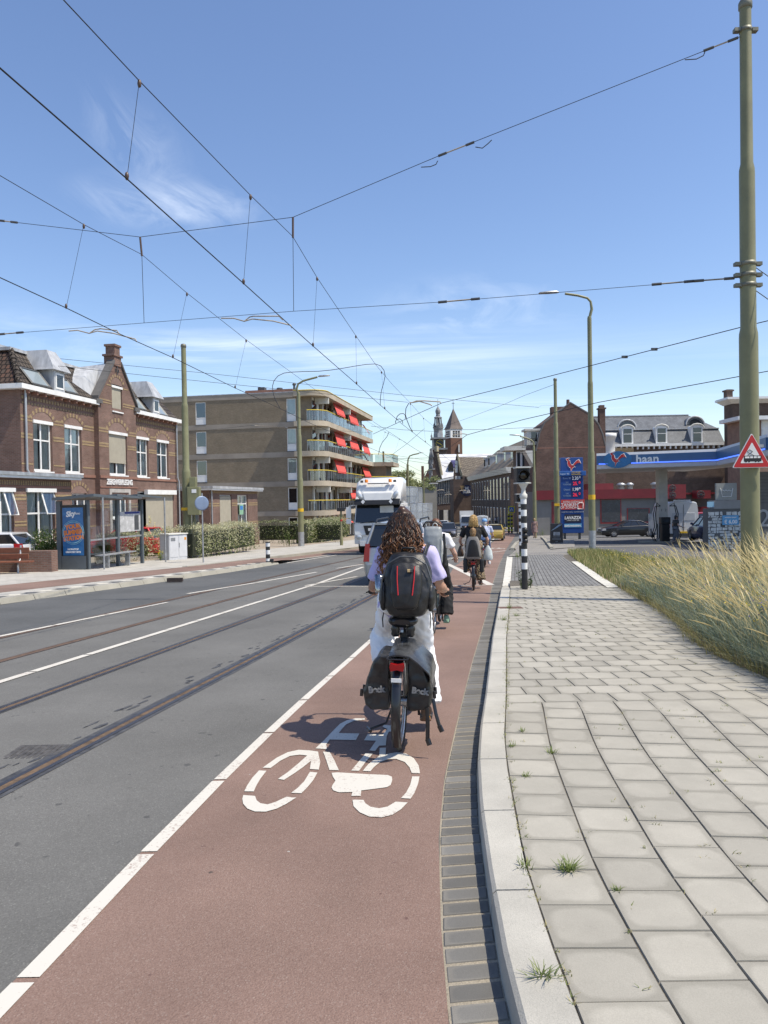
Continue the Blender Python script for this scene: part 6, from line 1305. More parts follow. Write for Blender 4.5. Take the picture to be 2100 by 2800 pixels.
def price_board():
 Y=59.0;a=lambda px,py,d=0:at(px,py,Y-d);c=a(1565,1440);T=thing('price_board',(c.x,Y,gz(Y,.1)),'tall blue price board of the fuel station with a red rooster','sign')
 x0,x1=a(1534.5,1400).x,a(1596,1400).x;P=lambda py:a(1566,py).z
 blue=mat('station_blue',(.012,.06,.24),.4,0,.04);mb=MB();mb.box(x0,Y,P(1458),x1,Y+.45,P(1251));mb.build('panel',blue,T,bevel=.03)
 lg=MB()
 for x in(x0+.3,x1-.3):lg.box(x-.08,Y+.1,gz(Y)-.1,x+.08,Y+.3,P(1458)-.003)
 lg.build('feet',M['dsteel'],T)
 w=MB();w.box(x0-.14,Y-.1,P(1301),x1+.2,Y+.5,P(1288));hd=w.build('header',mat('header_blue',(.02,.10,.33),.4,0,.04),T,bevel=.03)
 pr=MB();pr.box(a(1562,1300).x,Y-.13,P(1299),a(1587,1300).x,Y-.101,P(1290));pr.build('premium_plate',mat('gold_plate',(.5,.34,.08),.4),hd)
 F=lambda px,py,d=.012:frameM(Vector((a(px,py).x,Y-d,a(px,py).z)),(1,0,0),(0,-1,0))
 text_mb('PREMIUM',.24,F(1574.5,1294.5,.135),.002,.004,shear=.2,xs=.9).build('lettering',blue,hd);text_mb('Super 98',.2,F(1543,1296,.105),.002,.003).build('lettering',mat('pale_blue_text',(.4,.5,.65),.5),hd)
 tx=[]
 for s,py in(('Euro 95',1308),('Diesel',1339)):tx.append(text_mb(s,.2,F(1550,py),.002,.003))
 for s,py in(('UW',1319),('VOORDEEL',1325),('UW',1350),('VOORDEEL',1356)):tx.append(text_mb(s,.17,F(1551,py),.002,.002,xs=.75))
 join(*tx).build('lettering',mat('faint_text',(.25,.35,.5),.5),T)
 wh=mat('white_digits',(.8,.8,.8),.5,emit=(.9,.95,1),estr=.2);rd=mat('red_digits',(.45,.02,.04),.5,emit=(1,.03,.06),estr=.55)
 bk=MB()
 for py in(1308,1322.5,1338.5,1352):bk.box(a(1562,py).x,Y-.02,P(py+6),a(1590,py).x,Y-.002,P(py-6))
 bk.build('digit_panel',mat('digit_panel',(.01,.03,.13),.4),T)
 join(text_mb('2.20',.36,F(1572.5,1308,.026),.003,.001,xs=.82),text_mb('9',.24,F(1585,1305,.026),.003,.0),text_mb('1.99',.36,F(1573,1338.5,.026),.003,.001,xs=.82),text_mb('9',.24,F(1585,1335.5,.026),.003,.0)).build('price_digits',wh,T)
 join(text_mb('25.',.38,F(1573,1322.5,.026),.003,.003,xs=.82),text_mb('0',.28,F(1584.5,1319.5,.026),.003,.002),text_mb('26.',.38,F(1573,1353,.026),.003,.003,xs=.82),text_mb('0',.28,F(1584.5,1350,.026),.003,.002)).build('discount_digits',rd,T)
 b=MB();b.hexa([(x0-.02,Y-.07,P(1393)),(x1+.05,Y-.07,P(1393)),(x1+.05,Y-.01,P(1393)),(x0-.02,Y-.01,P(1393)),(x0-.02,Y-.07,P(1366)),(x1+.07,Y-.07,P(1366)),(x1+.07,Y-.01,P(1366)),(x0-.02,Y-.01,P(1366))]);bn=b.build('banner',mat('banner_red',(.52,.05,.04),.6,0,.05),T)
 join(text_mb('EXTRA GOEDKOOP',.22,F(1566,1372.5,.075),.002,.0,xs=.78),text_mb('TANKEN',.34,F(1557,1380.5,.075),.002,.003),text_mb('OP ZONDAG',.25,F(1557,1388,.075),.002,.001)).build('lettering',M['white'],bn)
 ic=MB();c=a(1586,1383);ic.tube([(c.x-.22,Y-.08,c.z-.25),(c.x-.22,Y-.08,c.z+.1),(c.x-.05,Y-.08,c.z+.25),(c.x+.22,Y-.08,c.z+.22),(c.x+.22,Y-.08,c.z-.25),(c.x-.22,Y-.08,c.z-.25)],.03,4);ic.build('can_symbol',M['white'],bn)
 text_mb('KORTING INCL. SUPERPOINTS',.15,F(1566,1400),.002,.002,xs=.85).build('lettering',M['white'],T)
 cf=MB();cf.box(a(1544,1410).x,Y-.03,P(1429),a(1588,1410).x,Y-.002,P(1406));cp=cf.build('coffee_panel',mat('coffee_panel',(.03,.035,.06),.3,0,.15,4),T);text_mb('LAVAZZA',.33,F(1566,1416,.035),.003,.012,shear=.1,xs=.9).build('lettering',M['white'],cp);text_mb('TORINO, ITALIA, 1895',.1,F(1566,1423,.035),.002,.001).build('lettering',M['white'],cp)
 aw=MB();aw.box(a(1543,1435).x,Y-.03,P(1442),a(1590,1435).x,Y-.002,P(1432));ap=aw.build('wash_panel',mat('light_blue_panel',(.13,.36,.55),.4,0,.05),T);text_mb('autowassen.',.27,F(1566,1437,.035),.003,.008,shear=.15).build('lettering',M['white'],ap)
 rooster(T,lambda x,y:Vector((a(1547+x*38,1278).x,Y-.012,P(1278)+y*38*Y/2052)),(0,-1,0))
def rooster(T,Pf,n):
 """Rooster emblem: red body with white edged tail feathers; Pf maps unit x,y."""
 body=[(0,.62),(.06,.5),(.14,.44),(.10,.30),(.16,.12),(.26,.0),(.36,-.06),(.33,-.34),(.48,-.06),(.62,.04),(.72,.0),(.55,.12),(.5,.22),(.40,.2),(.34,.28),(.30,.48),(.22,.52),(.18,.6),(.34,.64),(.22,.68),(.1,.64)]
 n=Vector(n);b=MB();b.extr([Pf(x,y)+n*.006 for x,y in body],n*.01)
 bo=b.build('rooster_emblem',M['red2'],T);bo.modifiers.new('t','TRIANGULATE')
 w=MB();f=MB()
 for k in range(4):
  s=1-k*.2;pts=[(.42+.02*k,.06+.03*k),(.62,.08+.42*s*.5),(.78,.22+.42*s*.55),(.95+.03*k,.24+.28*s),(1.02+.02*k,.14+.22*s)]
  f.tube([Pf(x,y)+n*.008 for x,y in pts],[.02,.05,.06,.05,.015][0:5]if False else[abs((Pf(.06,0)-Pf(0,0)).length)*q for q in(.3,.5,.6,.5,.15)],6);w.tube([Pf(x+.01,y+.045)+n*.02 for x,y in pts],abs((Pf(.014,0)-Pf(0,0)).length),4)
 f.build('tail_emblem',M['red2'],T);w.build('tail_edge',M['white'],T)
 o=MB();o.tube([Pf(x,y)+n*.012 for x,y in body+[body[0]]],abs((Pf(.014,0)-Pf(0,0)).length),4);o.build('rooster_edge',M['white'],T)
M['red2']=mat('emblem_red',(.50,.03,.03),.45,0,.03)
price_board()
def canopy():
 A,B,C_=Vector((at(1632,1300,46).x,46,0)),Vector((at(1962,1300,43.4).x,43.4,0)),Vector((at(2100,1300,33.2).x,33.2,0));D=Vector((at(2260,1300,30).x+4,30,0));zt,zb=at(1635,1240,46).z,at(1635,1283,46).z
 T=thing('fuel_canopy',(at(1820,1450,48).x,48,gz(48,.1)),'blue and white fuel station canopy with red rooster and lit blue strip','canopy')
 e=Vector((0,9,0));wf=MB();A2=A*(55/46.0);out=[A,B,C_,D,D+Vector((0,24,0)),B+e*1.0,A2]
 def face(P,Q,z0,z1,mm,name=None,d=0.0,top=0.0):
  u=(Q-P).normalized();n=Vector((u.y,-u.x,0));mm.hexa([P+n*d+Vector((0,0,z0)),Q+n*d+Vector((0,0,z0)),Q-n*.05+Vector((0,0,z0)),P-n*.05+Vector((0,0,z0)),P+n*(d+top)+Vector((0,0,z1)),Q+n*(d+top)+Vector((0,0,z1)),Q-n*.05+Vector((0,0,z1)),P-n*.05+Vector((0,0,z1))])
 h=zt-zb;bl=MB();wt=MB();st=MB()
 for P,Q in((A,B),(B,C_),(C_,D)):face(P,Q,zb+h*.27,zt-h*.16,bl,d=.08);face(P,Q,zb,zb+h*.268,wt,d=-.02,top=.06);face(P,Q,zt-h*.158,zt,wt,d=.06,top=-.05)
 face(A2,A,zb,zt,wt)
 bl.build('fascia',mat('fascia_blue',(.04,.12,.26),.35,0,.04),T);wt.build('fascia_trim',mat('fascia_white',(.55,.56,.58),.5,0,.03),T)
 for P,Q,t0,t1 in((A,B,.02,.1),(A,B,.3,.995),(B,C_,.005,.99)):
  u=(Q-P).normalized();n=Vector((u.y,-u.x,0));L=(Q-P).length;a,b=P+u*L*t0+n*.1+Vector((0,0,zb+h*.31)),P+u*L*t1+n*.1+Vector((0,0,zb+h*.31));st.tube([a,b],.035,5)
 st.build('light_strip',mat('blue_neon',(.05,.1,.8),.4,emit=(.08,.2,1),estr=1.2),T)
 sf=MB();sf.poly([p+Vector((0,0,zb+.02))for p in out][::-1]);sf.poly([p+Vector((0,0,zt-.1))for p in out]);o=sf.build('soffit',mat('soffit',(.52,.48,.42),.7,0,.06,.6),T);o.modifiers.new('t','TRIANGULATE')
 u=(B-A).normalized();n=Vector((u.y,-u.x,0));c=A+u*((at(1690,1260,45.6)-A).length*.0+2.0);
 el=MB();ft=lambda px:min((A+(B-A)*(i/400)for i in range(401)),key=lambda q:abs(1050+2052*q.x/q.y-px));cc=ft(1691)+n*.1+Vector((0,0,at(1690,1257,45.6).z));el.lathe([(.82,0),(.82,.03)],(0,0,0),28);Mx=frameM(cc,u,n);el.v=[Mx@Vector((v.x,v.y*.62,v.z))for v in el.v];el.build('logo_oval',mat('oval_blue',(.02,.16,.36),.35),T)
 rooster(T,lambda x,y:Mx@Vector((x*.86-.44,y*.86-.13,.035)),n)
 text_mb('haan',.68,frameM(ft(1772)+n*.1+Vector((0,0,at(1772,1256,45).z)),u,n),.02,.02,spacing=1.05).build('lettering',M['white'],T)
 for px,Y in((1811,48.0),):
  x=at(px,1400,Y).x;cm=MB();cm.box(x-.28,Y-.2,gz(Y)-.1,x+.28,Y+.35,zb+.02);cm.build('column',mat('column_grey',(.46,.45,.42),.6,0,.06),T);tx=join(text_mb('1',.22,frameM((x-.12,Y-.205,at(px,1395,Y).z),(1,0,0),(0,-1,0)),.002),text_mb('2',.22,frameM((x+.14,Y-.205,at(px,1395,Y).z),(1,0,0),(0,-1,0)),.002));tx.build('lettering',M['black'],T)
 return zb
CZB=canopy()
def fuel_pump():
 Y=47.2;x=at(1818,1450,Y).x;z0=gz(Y,.08);T=thing('fuel_pump',(x,Y,z0),'black fuel pump with looping hoses at the canopy column','fuel pump')
 mb=MB();mb.box(x-.25,Y-.2,z0,x+.25,Y+.2,z0+1.15);mb.box(x-.3,Y-.22,z0+1.151,x+.3,Y+.22,z0+1.6);mb.build('body',M['black'],T,bevel=.04)
 sc=MB();sc.box(x-.18,Y-.235,z0+1.3,x+.18,Y-.221,z0+1.45);sc.build('screen',M['glass'],T)
 for s,k in((-1,0),(-1,1),(1,0),(1,1)):
  o=MB();X=x+s*(.55+.12*k);o.tube([(x+s*.3,Y-.1+.1*k,z0+2.3),(X-.02*s,Y-.15,z0+2.5-.2*k),(X+.1*s,Y-.2,z0+1.8),(X+.05*s,Y-.2,z0+1.0),(X+.25*s,Y-.25,z0+.45),(X+.1*s,Y-.25,z0+.1),(X-.1*s,Y-.25,z0+.3),(X-.15*s,Y-.2,z0+1.2)],.03,6);o.build('hose',M['rubber'],T)
 i=MB();i.box(x-1.3,Y-.6,z0-.1,x+1.2,Y+1.2,z0+.08);i.build('island_kerb',M['kerb2'],T)
fuel_pump()
def wash_station():
 Y=36.0;a=lambda px,py,d=0:at(px,py,Y+d);T=thing('wash_station',(a(1980,1400).x,Y,gz(Y,.1)),'grey self service wash kiosk clad in white stone pattern with a blue price sign','kiosk')
 x0,x1=a(1935,1400).x,a(2034,1400).x;Z=lambda py:a(1990,py).z;z0=gz(Y)
 mb=MB();mb.box(x0,Y,z0,x1,Y+.55,Z(1390));mb.build('body',mat('stone_joint_grey',(.12,.12,.12),.8,0,.1),T)
 st=MB();rr=random.Random(9);z=z0+.05
 while z<Z(1400):
  x=x0+.02;hgt=rr.uniform(.10,.2)
  while x<x1-.1:
   w=rr.uniform(.1,.34)
   if rr.random()<.9:j=lambda:rr.uniform(-.02,.02);st.extr([(x+j(),Y-.002,z+j()),(x+w-.04+j(),Y-.002,z+j()),(x+w-.04+j(),Y-.002,z+hgt-.03+j()),(x+w*.4,Y-.002,z+hgt-.03+j()),(x+j(),Y-.002,z+hgt-.03+j())],(0,-.012,0))
   x+=w
  z+=hgt
 st.build('stone_pattern',mat('pale_stone',(.62,.62,.59),.7,0,.15,4),T)
 b=MB();b.box(x0+.3,Y-.05,Z(1391),x1+.2,Y+.6,Z(1368));b.build('header',mat('grey_metal',(.23,.23,.23),.5,0,.05),T)
 s=MB();s.box(a(1958,1350).x,Y-.03,Z(1367),a(2014,1350).x,Y+.12,Z(1321));sn=s.build('wash_sign',mat('sign_grey',(.26,.27,.26),.5,0,.05),T)
 c=a(1986,1346);k=17/2052*Y;t=MB();t.tube([(c.x-k,Y-.04,c.z+k*.65),(c.x-k*.72,Y-.04,c.z-k*.7),(c.x+k*.72,Y-.04,c.z-k*.7),(c.x+k,Y-.04,c.z+k*.65)],.02,4);t.tube([(c.x-k*.75+k*1.5*i/12,Y-.04,c.z+k*.28+k*.09*sin(i*1.57))for i in range(13)],.015,4);t.build('tub_symbol',M['white'],sn)
 p=MB();p.box(a(1973,1410).x,Y-.1,Z(1435),a(2017,1410).x,Y-.05,Z(1409));pp=p.build('price_plate',mat('price_blue',(.10,.33,.58),.4,0,.03),T)
 join(text_mb('€ 6,00',.24,frameM((a(1995,1427).x,Y-.105,Z(1427)),(1,0,0),(0,-1,0)),.003,.006),text_mb('WASSEN VANAF',.075,frameM((a(1995,1414).x,Y-.105,Z(1415)),(1,0,0),(0,-1,0)),.003,.002)).build('lettering',M['white'],pp)
 q=MB();q.box(a(1933,1380).x,Y-.04,Z(1386),a(1962,1380).x,Y-.01,Z(1371));q.build('blue_plate',mat('pale_blue',(.25,.45,.6),.4,0,.05),T)
 vt=text_mb('SOLUTION',.3,frameM((a(2028,1440).x,Y-.02,Z(1440)),(0,0,1),(0,-1,0)),.003,.004);vt.build('lettering',M['white'],T)
 Yh=39;T2=thing('wash_hall',(at(2080,1400,Yh).x,Yh,gz(Yh,.1)),'dark grey wash hall with big white numerals right of the mast','building');w=MB();xx=at(2048,1400,Yh).x;w.box(xx,Yh,gz(Yh)-.1,xx+9,Yh+.7,at(2080,1290,Yh).z);w.build('wall',mat('hall_grey',(.13,.13,.135),.6,0,.08),T2)
 l=MB()
 for i in range(9):z=at(2080,1375-i*9,Yh).z;l.box(xx,Yh-.02,z,xx+9,Yh-.003,z+.03)
 l.build('cladding_groove',mat('groove',(.09,.09,.095),.6),T2)
 join(text_mb('2',1.3,frameM((at(2090,1419,Yh).x,Yh-.025,at(2090,1419,Yh).z),(1,0,0),(0,-1,0)),.003,.0),text_mb('V',1.3,frameM((at(2090,1466,Yh).x,Yh-.025,at(2090,1466,Yh).z),(1,0,0),(0,-1,0)),.003,.0)).build('lettering',mat('numeral_white',(.42,.43,.44),.6),T2)
wash_station()
def a_board():
 p=gd(1521,1485,.16);Y=p.y;T=thing('sidewalk_board',p,'black folding advertising board standing on the pavement before the station','sign');a=lambda px,py:at(px,py,Y)
 o=[a(1504,1485),a(1540,1484),a(1538,1432),a(1505,1432)];mb=MB();mb.extr(o,(.1,.5,.0));mb.build('panel',mat('board_black',(.02,.02,.03),.3,0,.3,3),T)
 s=MB();s.poly([a(1506,1452)+Vector((0,-.01,0)),a(1528,1434)+Vector((0,-.01,0)),a(1537,1434)+Vector((0,-.01,0)),a(1520,1445)+Vector((0,-.01,0))]);s.build('blue_patch',mat('patch_blue',(.2,.3,.42),.3),T)  # flat pale blue polygon across the upper part of the board
 t=MB()
 for i in range(4):c=a(1516+i*4,1459);t.box(c.x-.06,Y-.012,c.z-.12,c.x+.06,Y-.003,c.z+.1)
 t.build('bottle_print',mat('pale_print',(.4,.42,.45),.4),T);pb=MB()
 for py,hw in((1468,9),(1472,12),(1475.5,12),(1481,3)):c0,c1=a(1522-hw,py+.6),a(1522+hw,py-.6);pb.box(c0 .x,Y-.012,c0 .z,c1 .x,Y-.003,c1 .z)
 pb.build('print_lines',mat('dim_print',(.35,.36,.38),.4),T)
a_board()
def crossing_sign():
 Y=92;a=lambda px,py,y=Y:at(px,py,y);z0=gz(Y,.1);T=thing('crossing_sign',(a(1397,1440).x,Y,z0),'yellow edged blue pedestrian crossing sign on two yellow and black posts','sign')
 c=a(1398.5,1393);h=.40;b=MB();b.box(c.x-h,Y-.05,c.z-h,c.x+h,Y,c.z+h);b.build('frame',mat('sign_yellow',(.62,.55,.02),.5),T);b=MB();q=h*.68;b.box(c.x-q,Y-.07,c.z-q,c.x+q,Y-.05,c.z+q);b.build('face',mat('sign_blue',(.01,.12,.45),.4),T)
 t=MB();t.poly([(c.x-q*.75,Y-.075,c.z-q*.65),(c.x+q*.75,Y-.075,c.z-q*.65),(c.x,Y-.075,c.z+q*.75)]);t.build('triangle',M['white'],T);t=MB();t.tube([(c.x,Y-.09,c.z+.08),(c.x,Y-.09,c.z-.08),(c.x-.09,Y-.09,c.z-.2)],.03,5);t.tube([(c.x,Y-.09,c.z-.08),(c.x+.1,Y-.09,c.z-.2)],.03,5);t.build('walker_symbol',M['black'],T)
 for px in(1391.5,1399.5):
  x=a(px,1440).x;k=MB();z=z0;i=0;zt=a(px,1404).z
  while z<zt:k.box(x-.11,Y-.02,z,x+.11,Y+.18,min(z+.24,zt)-.001,m=i%2);z+=.24;i+=1
  k.build('post',[M['black2'],mat('post_yellow',(.6,.58,.02),.5)],T)
crossing_sign()
def bollard():
 p=gd(733,1537,.12);x,Y,z0=p;T=thing('striped_bollard',(x,Y,z0),'black and white striped bollard on the island','bollard');k=MB();Z=lambda py:at(729,py,Y).z;zs=[Z(v)for v in(1538,1534,1527,1515.5,1504,1494.5,1484.5)]
 for i,(a,b)in enumerate(zip(zs,zs[1:])):k.lathe([(.088,a),(.088,b)],(x,Y,0),16,i%2)
 k.build('post',[M['black2'],M['white']],T);c=MB();c.lathe([(.09,zs[-1]),(.1,zs[-1]+.01),(.1,zs[-1]+.04),(.01,zs[-1]+.05)],(x,Y,0),16);c.build('cap',M['black2'],T);f=MB();f.box(x+.08,Y-.06,z0,x+.22,Y+.06,z0+.12);f.build('foot_clip',M['black2'],T)
bollard()
def round_sign():
 p=gd(556,1538,.12);x,Y,z0=p;T=thing('round_sign',(x,Y,z0),'back of a round blue traffic sign on a grey pole','sign');c=at(556,1376,Y);k=MB();k.cyl((x,Y,z0-.05),(x,Y,c.z+.42),.03,n=10);k.build('pole',M['galv'],T)
 d=MB();d.lathe([(.29,0),(.30,.01),(.30,.03),(.25,.035),(.01,.035)],(0,0,0),28);Mx=frameM((x-.01,Y-.05,c.z),(.82,.57,0),(.57,-.82,0));d.v=[Mx@v for v in d.v];d.build('disc',mat('sign_back_blue',(.20,.26,.38),.4,.1,.06),T)
 b=MB();
 for dz in(.16,-.16):b.box(x-.05,Y-.06,c.z+dz-.02,x+.05,Y+.04,c.z+dz+.02)
 b.build('bracket',M['galv'],T)
round_sign()
def cabinet():
 p0,p1=gd(463,1532,.125),gd(504,1529,.125);Y=p0 .y;T=thing('utility_cabinet',p0 .lerp(p1,.5),'pale grey double door utility cabinet beside the olive mast','cabinet');z1=at(460,1463,Y).z;F=Fac(p0 .x,p0 .y,p1 .x-p0 .x,p1 .y-p0 .y);L=(p1-p0).length;L=1.05
 F=Fac(p0 .x,p0 .y,.55,.83);b=MB();F.box(b,0,L,p0 .z-.05,z1,-.62,0);b.build('body',mat('cabinet_grey',(.52,.53,.55),.5,0,.06),T,bevel=.02);l=MB();F.box(l,-.04,L+.04,z1,z1+.05,-.66,.04);l.build('lid',M['offwhite'],T,bevel=.01)
 for k in(0,1):d=MB();F.box(d,.04+k*L/2,L/2-.02+k*L/2,p0 .z+.12,z1-.06,.001,.014);dr=d.build('door',mat('cabinet_door',(.55,.56,.58),.5,0,.05),T)
 h=MB();F.box(h,L/2+.04,L/2+.07,p0 .z+.55,p0 .z+.75,.015,.03);h.build('handle',M['galv'],dr);s=MB();F.box(s,L-.18,L-.06,z1-.26,z1-.14,.015,.018);s.build('sticker',mat('orange_sticker',(.7,.3,.03),.5),dr);v=MB()
 for i in range(4):F.box(v,.1,.35,z1-.16-i*.04,z1-.14-i*.04,.015,.02)
 v.build('vent',M['dsteel'],T)
cabinet()
def shelter():
 D=Fac(-11.85,27.3,.9845,-.1753)
 L=Fac(*D.P(1.12,0).xy,.1753,.9845);z0=gz(27.3,.125);T=thing('tram_shelter',D.P(.5,z0),'grey framed glass tram shelter with blue poster and timetable','shelter');zr=z0+2.5
 gm=mat('shelter_grey',(.115,.135,.15),.45,.2,.06)
 def post(name,F,u,w,d0,d1,z1=zr):b=MB();F.box(b,u,u+w,gz(F.P(u,0).y,.1)-.05,z1,d0,d1);return b.build(name,gm,T)
 post('post',D,-.05,.17,-.08,.06);
 for u in(0,2.05,3.95):post('post',L,u,.12,-.06,.06,zr+.02)
 b=MB();D.box(b,.12,1.12,z0+.02,z0+2.35,-.05,.05);pn=b.build('poster_case',mat('case_black',(.02,.022,.025),.3),T);b=MB();D.box(b,.14,1.1,z0-.05,z0+.5,.05,.06);b.build('skirt',gm,T)
 m,nt,bs=_nt('blue_poster');Lk=nt.links.new;tc=_n(nt,'ShaderNodeTexCoord');nz=_n(nt,'ShaderNodeTexNoise',i_Scale=2.2,i_Detail=5.0,i_Distortion=1.6);Lk(tc.outputs['Object'],nz.inputs['Vector']);mx=_n(nt,'ShaderNodeMix',data_type='RGBA');Lk(nz.outputs['Fac'],mx.inputs[0]);mx.inputs[6].default_value=(.01,.06,.20,1);mx.inputs[7].default_value=(.06,.24,.50,1);Lk(mx.outputs[2],bs.inputs['Base Color']);bs.inputs['Roughness'].default_value=.15
 b=MB();D.box(b,.2,1.02,z0+.52,z0+2.25,.05,.058);ps=b.build('poster',m,pn)
 F=lambda u,z,rot=0:frameM(D.P(u,z0+z,.062),(D.u+Vector((0,0,.12 if rot else 0))),D.n)
 og=mat('orange_letters',(.75,.22,.05),.5,0,.1);ri=MB();ri.ring(D.P(.61,z0+1.35,.06),D.n,.38,.012,40,5);ri.ring(D.P(.61,z0+1.35,.06),D.n,.43,.008,40,5);ri.build('swirl',mat('pale_swirl',(.25,.5,.6),.4),ps)
 join(text_mb('YOUR',.22,F(.61,1.56,1),.003,.014),text_mb('SUMMER',.225,F(.62,1.36,1),.003,.014,xs=.9),text_mb('STATION',.21,F(.63,1.15,1),.003,.014,xs=.9)).build('lettering',og,ps)
 join(text_mb('Sky',.26,F(.52,2.02,1),.003,.012,shear=.2),text_mb('RADIO',.08,F(.78,2.03),.003,.003),text_mb('NON-STOP',.085,F(.6,.74),.003,.004),text_mb('GREATEST HITS',.085,F(.6,.64),.003,.004)).build('lettering',M['white'],ps)
 for u0,u1 in((.12,2.05),(2.17,3.95)):
  g=MB();g.quad(L.P(u0,z0+.15,-.01),L.P(u1,z0+.15,-.01),L.P(u1,zr-.12,-.01),L.P(u0,zr-.12,-.01));g.build('pane',M['clear'],T);r=MB();L.box(r,u0,u1,z0+1.02,z0+1.08,-.03,.03);r.build('rail',M['galv'],T)
 b=MB();L.box(b,2.25,3.85,z0+1.25,z0+2.05,.0,.04);mp_=b.build('timetable',mat('timetable_paper',(.50,.50,.50),.25,0,.12,5),T);b=MB();L.box(b,2.6,3.8,z0+1.96,z0+2.04,.04,.045);b.build('header',mat('navy_strip',(.02,.03,.18),.4),mp_);b=MB();L.box(b,3.35,3.7,z0+1.3,z0+1.9,.04,.045);b.build('photo',M['dsteel'],mp_)
 b=MB();L.box(b,.3,2.7,z0+.46,z0+.5,.1,.45);L.box(b,2.3,2.38,z0-.1,z0+.459,.18,.36);L.box(b,.8,.88,z0-.1,z0+.459,.18,.36);b.build('bench',M['galv'],T)
 for i,(u0,u1,dz)in enumerate(((-.25,1.75,.0),(1.35,3.25,.0),(2.9,5.0,.0))):
  b=MB();b.hexa([L.P(u0,zr+.02,-1.2),L.P(u1,zr+.02,-1.2),L.P(u1,zr+.04+.02*i,.45),L.P(u0,zr+.14,.45),L.P(u0,zr+.12,-1.2),L.P(u1,zr+.10,-1.2),L.P(u1,zr+.14,.45),L.P(u0,zr+.24,.45)]);b.build('roof',gm,T)
 for u in(-.05,4.75):b=MB();p=L.P(u+.1,0,.62);b.cyl((p.x,p.y,gz(p.y,.1)),(p.x,p.y,zr+.1),.035,n=10);b.build('pole',M['galv'],T)
shelter()
def bench():
 c=gd(30,1570,.13);Y=25.5;a=lambda px,py:at(px,py,Y);T=thing('park_bench',a(20,1560),'brown slatted park bench before the low brick wall','bench');w=mat('bench_brown',(.21,.075,.04),.5,0,.12,6);x0,x1=a(-90,1500).x,a(76,1500).x
 for z,d in((1505,0),(1522,0.05)):p=a(30,z);b=MB();b.obox(((x0+x1)/2,Y+.1-d,p.z),((x1-x0)/2,0,0),(0,.02,.005),(0,-.01,.085));b.build('back_slat',w,T,bevel=.008)
 p=a(30,1536);
 for k in(0,1):b=MB();b.box(x0+.05,Y-.35+k*.2,p.z-.02,x1+.2,Y-.17+k*.2,p.z+.03);b.build('seat_slat',w,T,bevel=.008)
 for px in(52,-60):x=a(px,1500).x;b=MB();b.tube([(x,Y-.1,gz(Y,.1)-.05),(x,Y-.1,p.z-.03),(x,Y+.06,p.z+.05),(x,Y+.13,p.z+.55)],.035,6);b.build('leg',M['galv'],T)
 q0,q1=at(68,1500,26.6),at(138,1562,25.9);t=thing('brick_wall',(q1 .x,26.2,gz(26)),'low brown brick wall end beside the bench','wall');b=MB();b.box(q0 .x,26.0,gz(26)-.1,q1 .x,26.5,at(100,1507,26).z);b.hexa([(at(-200,1500,26.5).x,26.55,gz(26)-.1),(q0 .x-.003,26.2,gz(26)-.1),(q0 .x-.003,26.5,gz(26)-.1),(at(-200,1500,26.5).x,26.85,gz(26)-.1),(at(-200,1500,26.5).x,26.55,at(60,1512,26).z),(q0 .x-.003,26.2,at(60,1512,26).z),(q0 .x-.003,26.5,at(60,1512,26).z),(at(-200,1500,26.5).x,26.85,at(60,1512,26).z)]);b.build('wall',M['brickL'],t)
bench()
def signal_post():
 p=gd(934,1491,.12);T=thing('signal_post',p,'short olive signal post before the hedge of the flats','post');x,Y,z0=p;k=MB();k.lathe([(.11,z0-.05),(.11,z0+.6),(.075,z0+.66),(.07,at(934,1398,Y).z)],(x,Y,0),12);k.build('pole',M['olive'],T);h=MB();z=at(934,1398,Y).z;h.box(x-.28,Y-.15,z,x+.28,Y+.15,z+.25);h.build('signal_head',M['black2'],T,bevel=.03);r=MB();zz=at(934,1423,Y).z;r.lathe([(.08,zz-.06),(.08,zz+.06)],(x,Y,0),12);r.build('red_band',M['red'],T)
signal_post()
dr=MB()
q1=gd(1428,1661,.108);q0=G(interp(KO,q1 .y)+.02,q1 .y,.108);dr.hexa([(q0 .x,q0 .y-.12,q0 .z-.05),(q1 .x,q1 .y-.12,q1 .z-.05),(q1 .x,q1 .y+.16,q1 .z-.06),(q0 .x,q0 .y+.16,q0 .z-.06),(q0 .x,q0 .y-.12,q0 .z+.004),(q1 .x,q1 .y-.12,q1 .z+.004),(q1 .x,q1 .y+.16,q1 .z-.004),(q0 .x,q0 .y+.16,q0 .z-.004)]);dr.build('kerb_drain',mat('rust_iron',(.17,.10,.075),.85,.1,.25,25,bump=.5,bscale=90),label='rusty iron drain cover let into the near kerb',cat='drain cover')
dr=MB();p=gd(478,1588,.05);dr.box(p.x-.22,p.y-.05,p.z-.03,p.x+.22,p.y+.1,p.z+.08);dr.build('gully_grate',mat('gully_iron',(.05,.035,.03),.8,0,.2,20),label='dark iron gully grate in the far kerb',cat='drain cover')
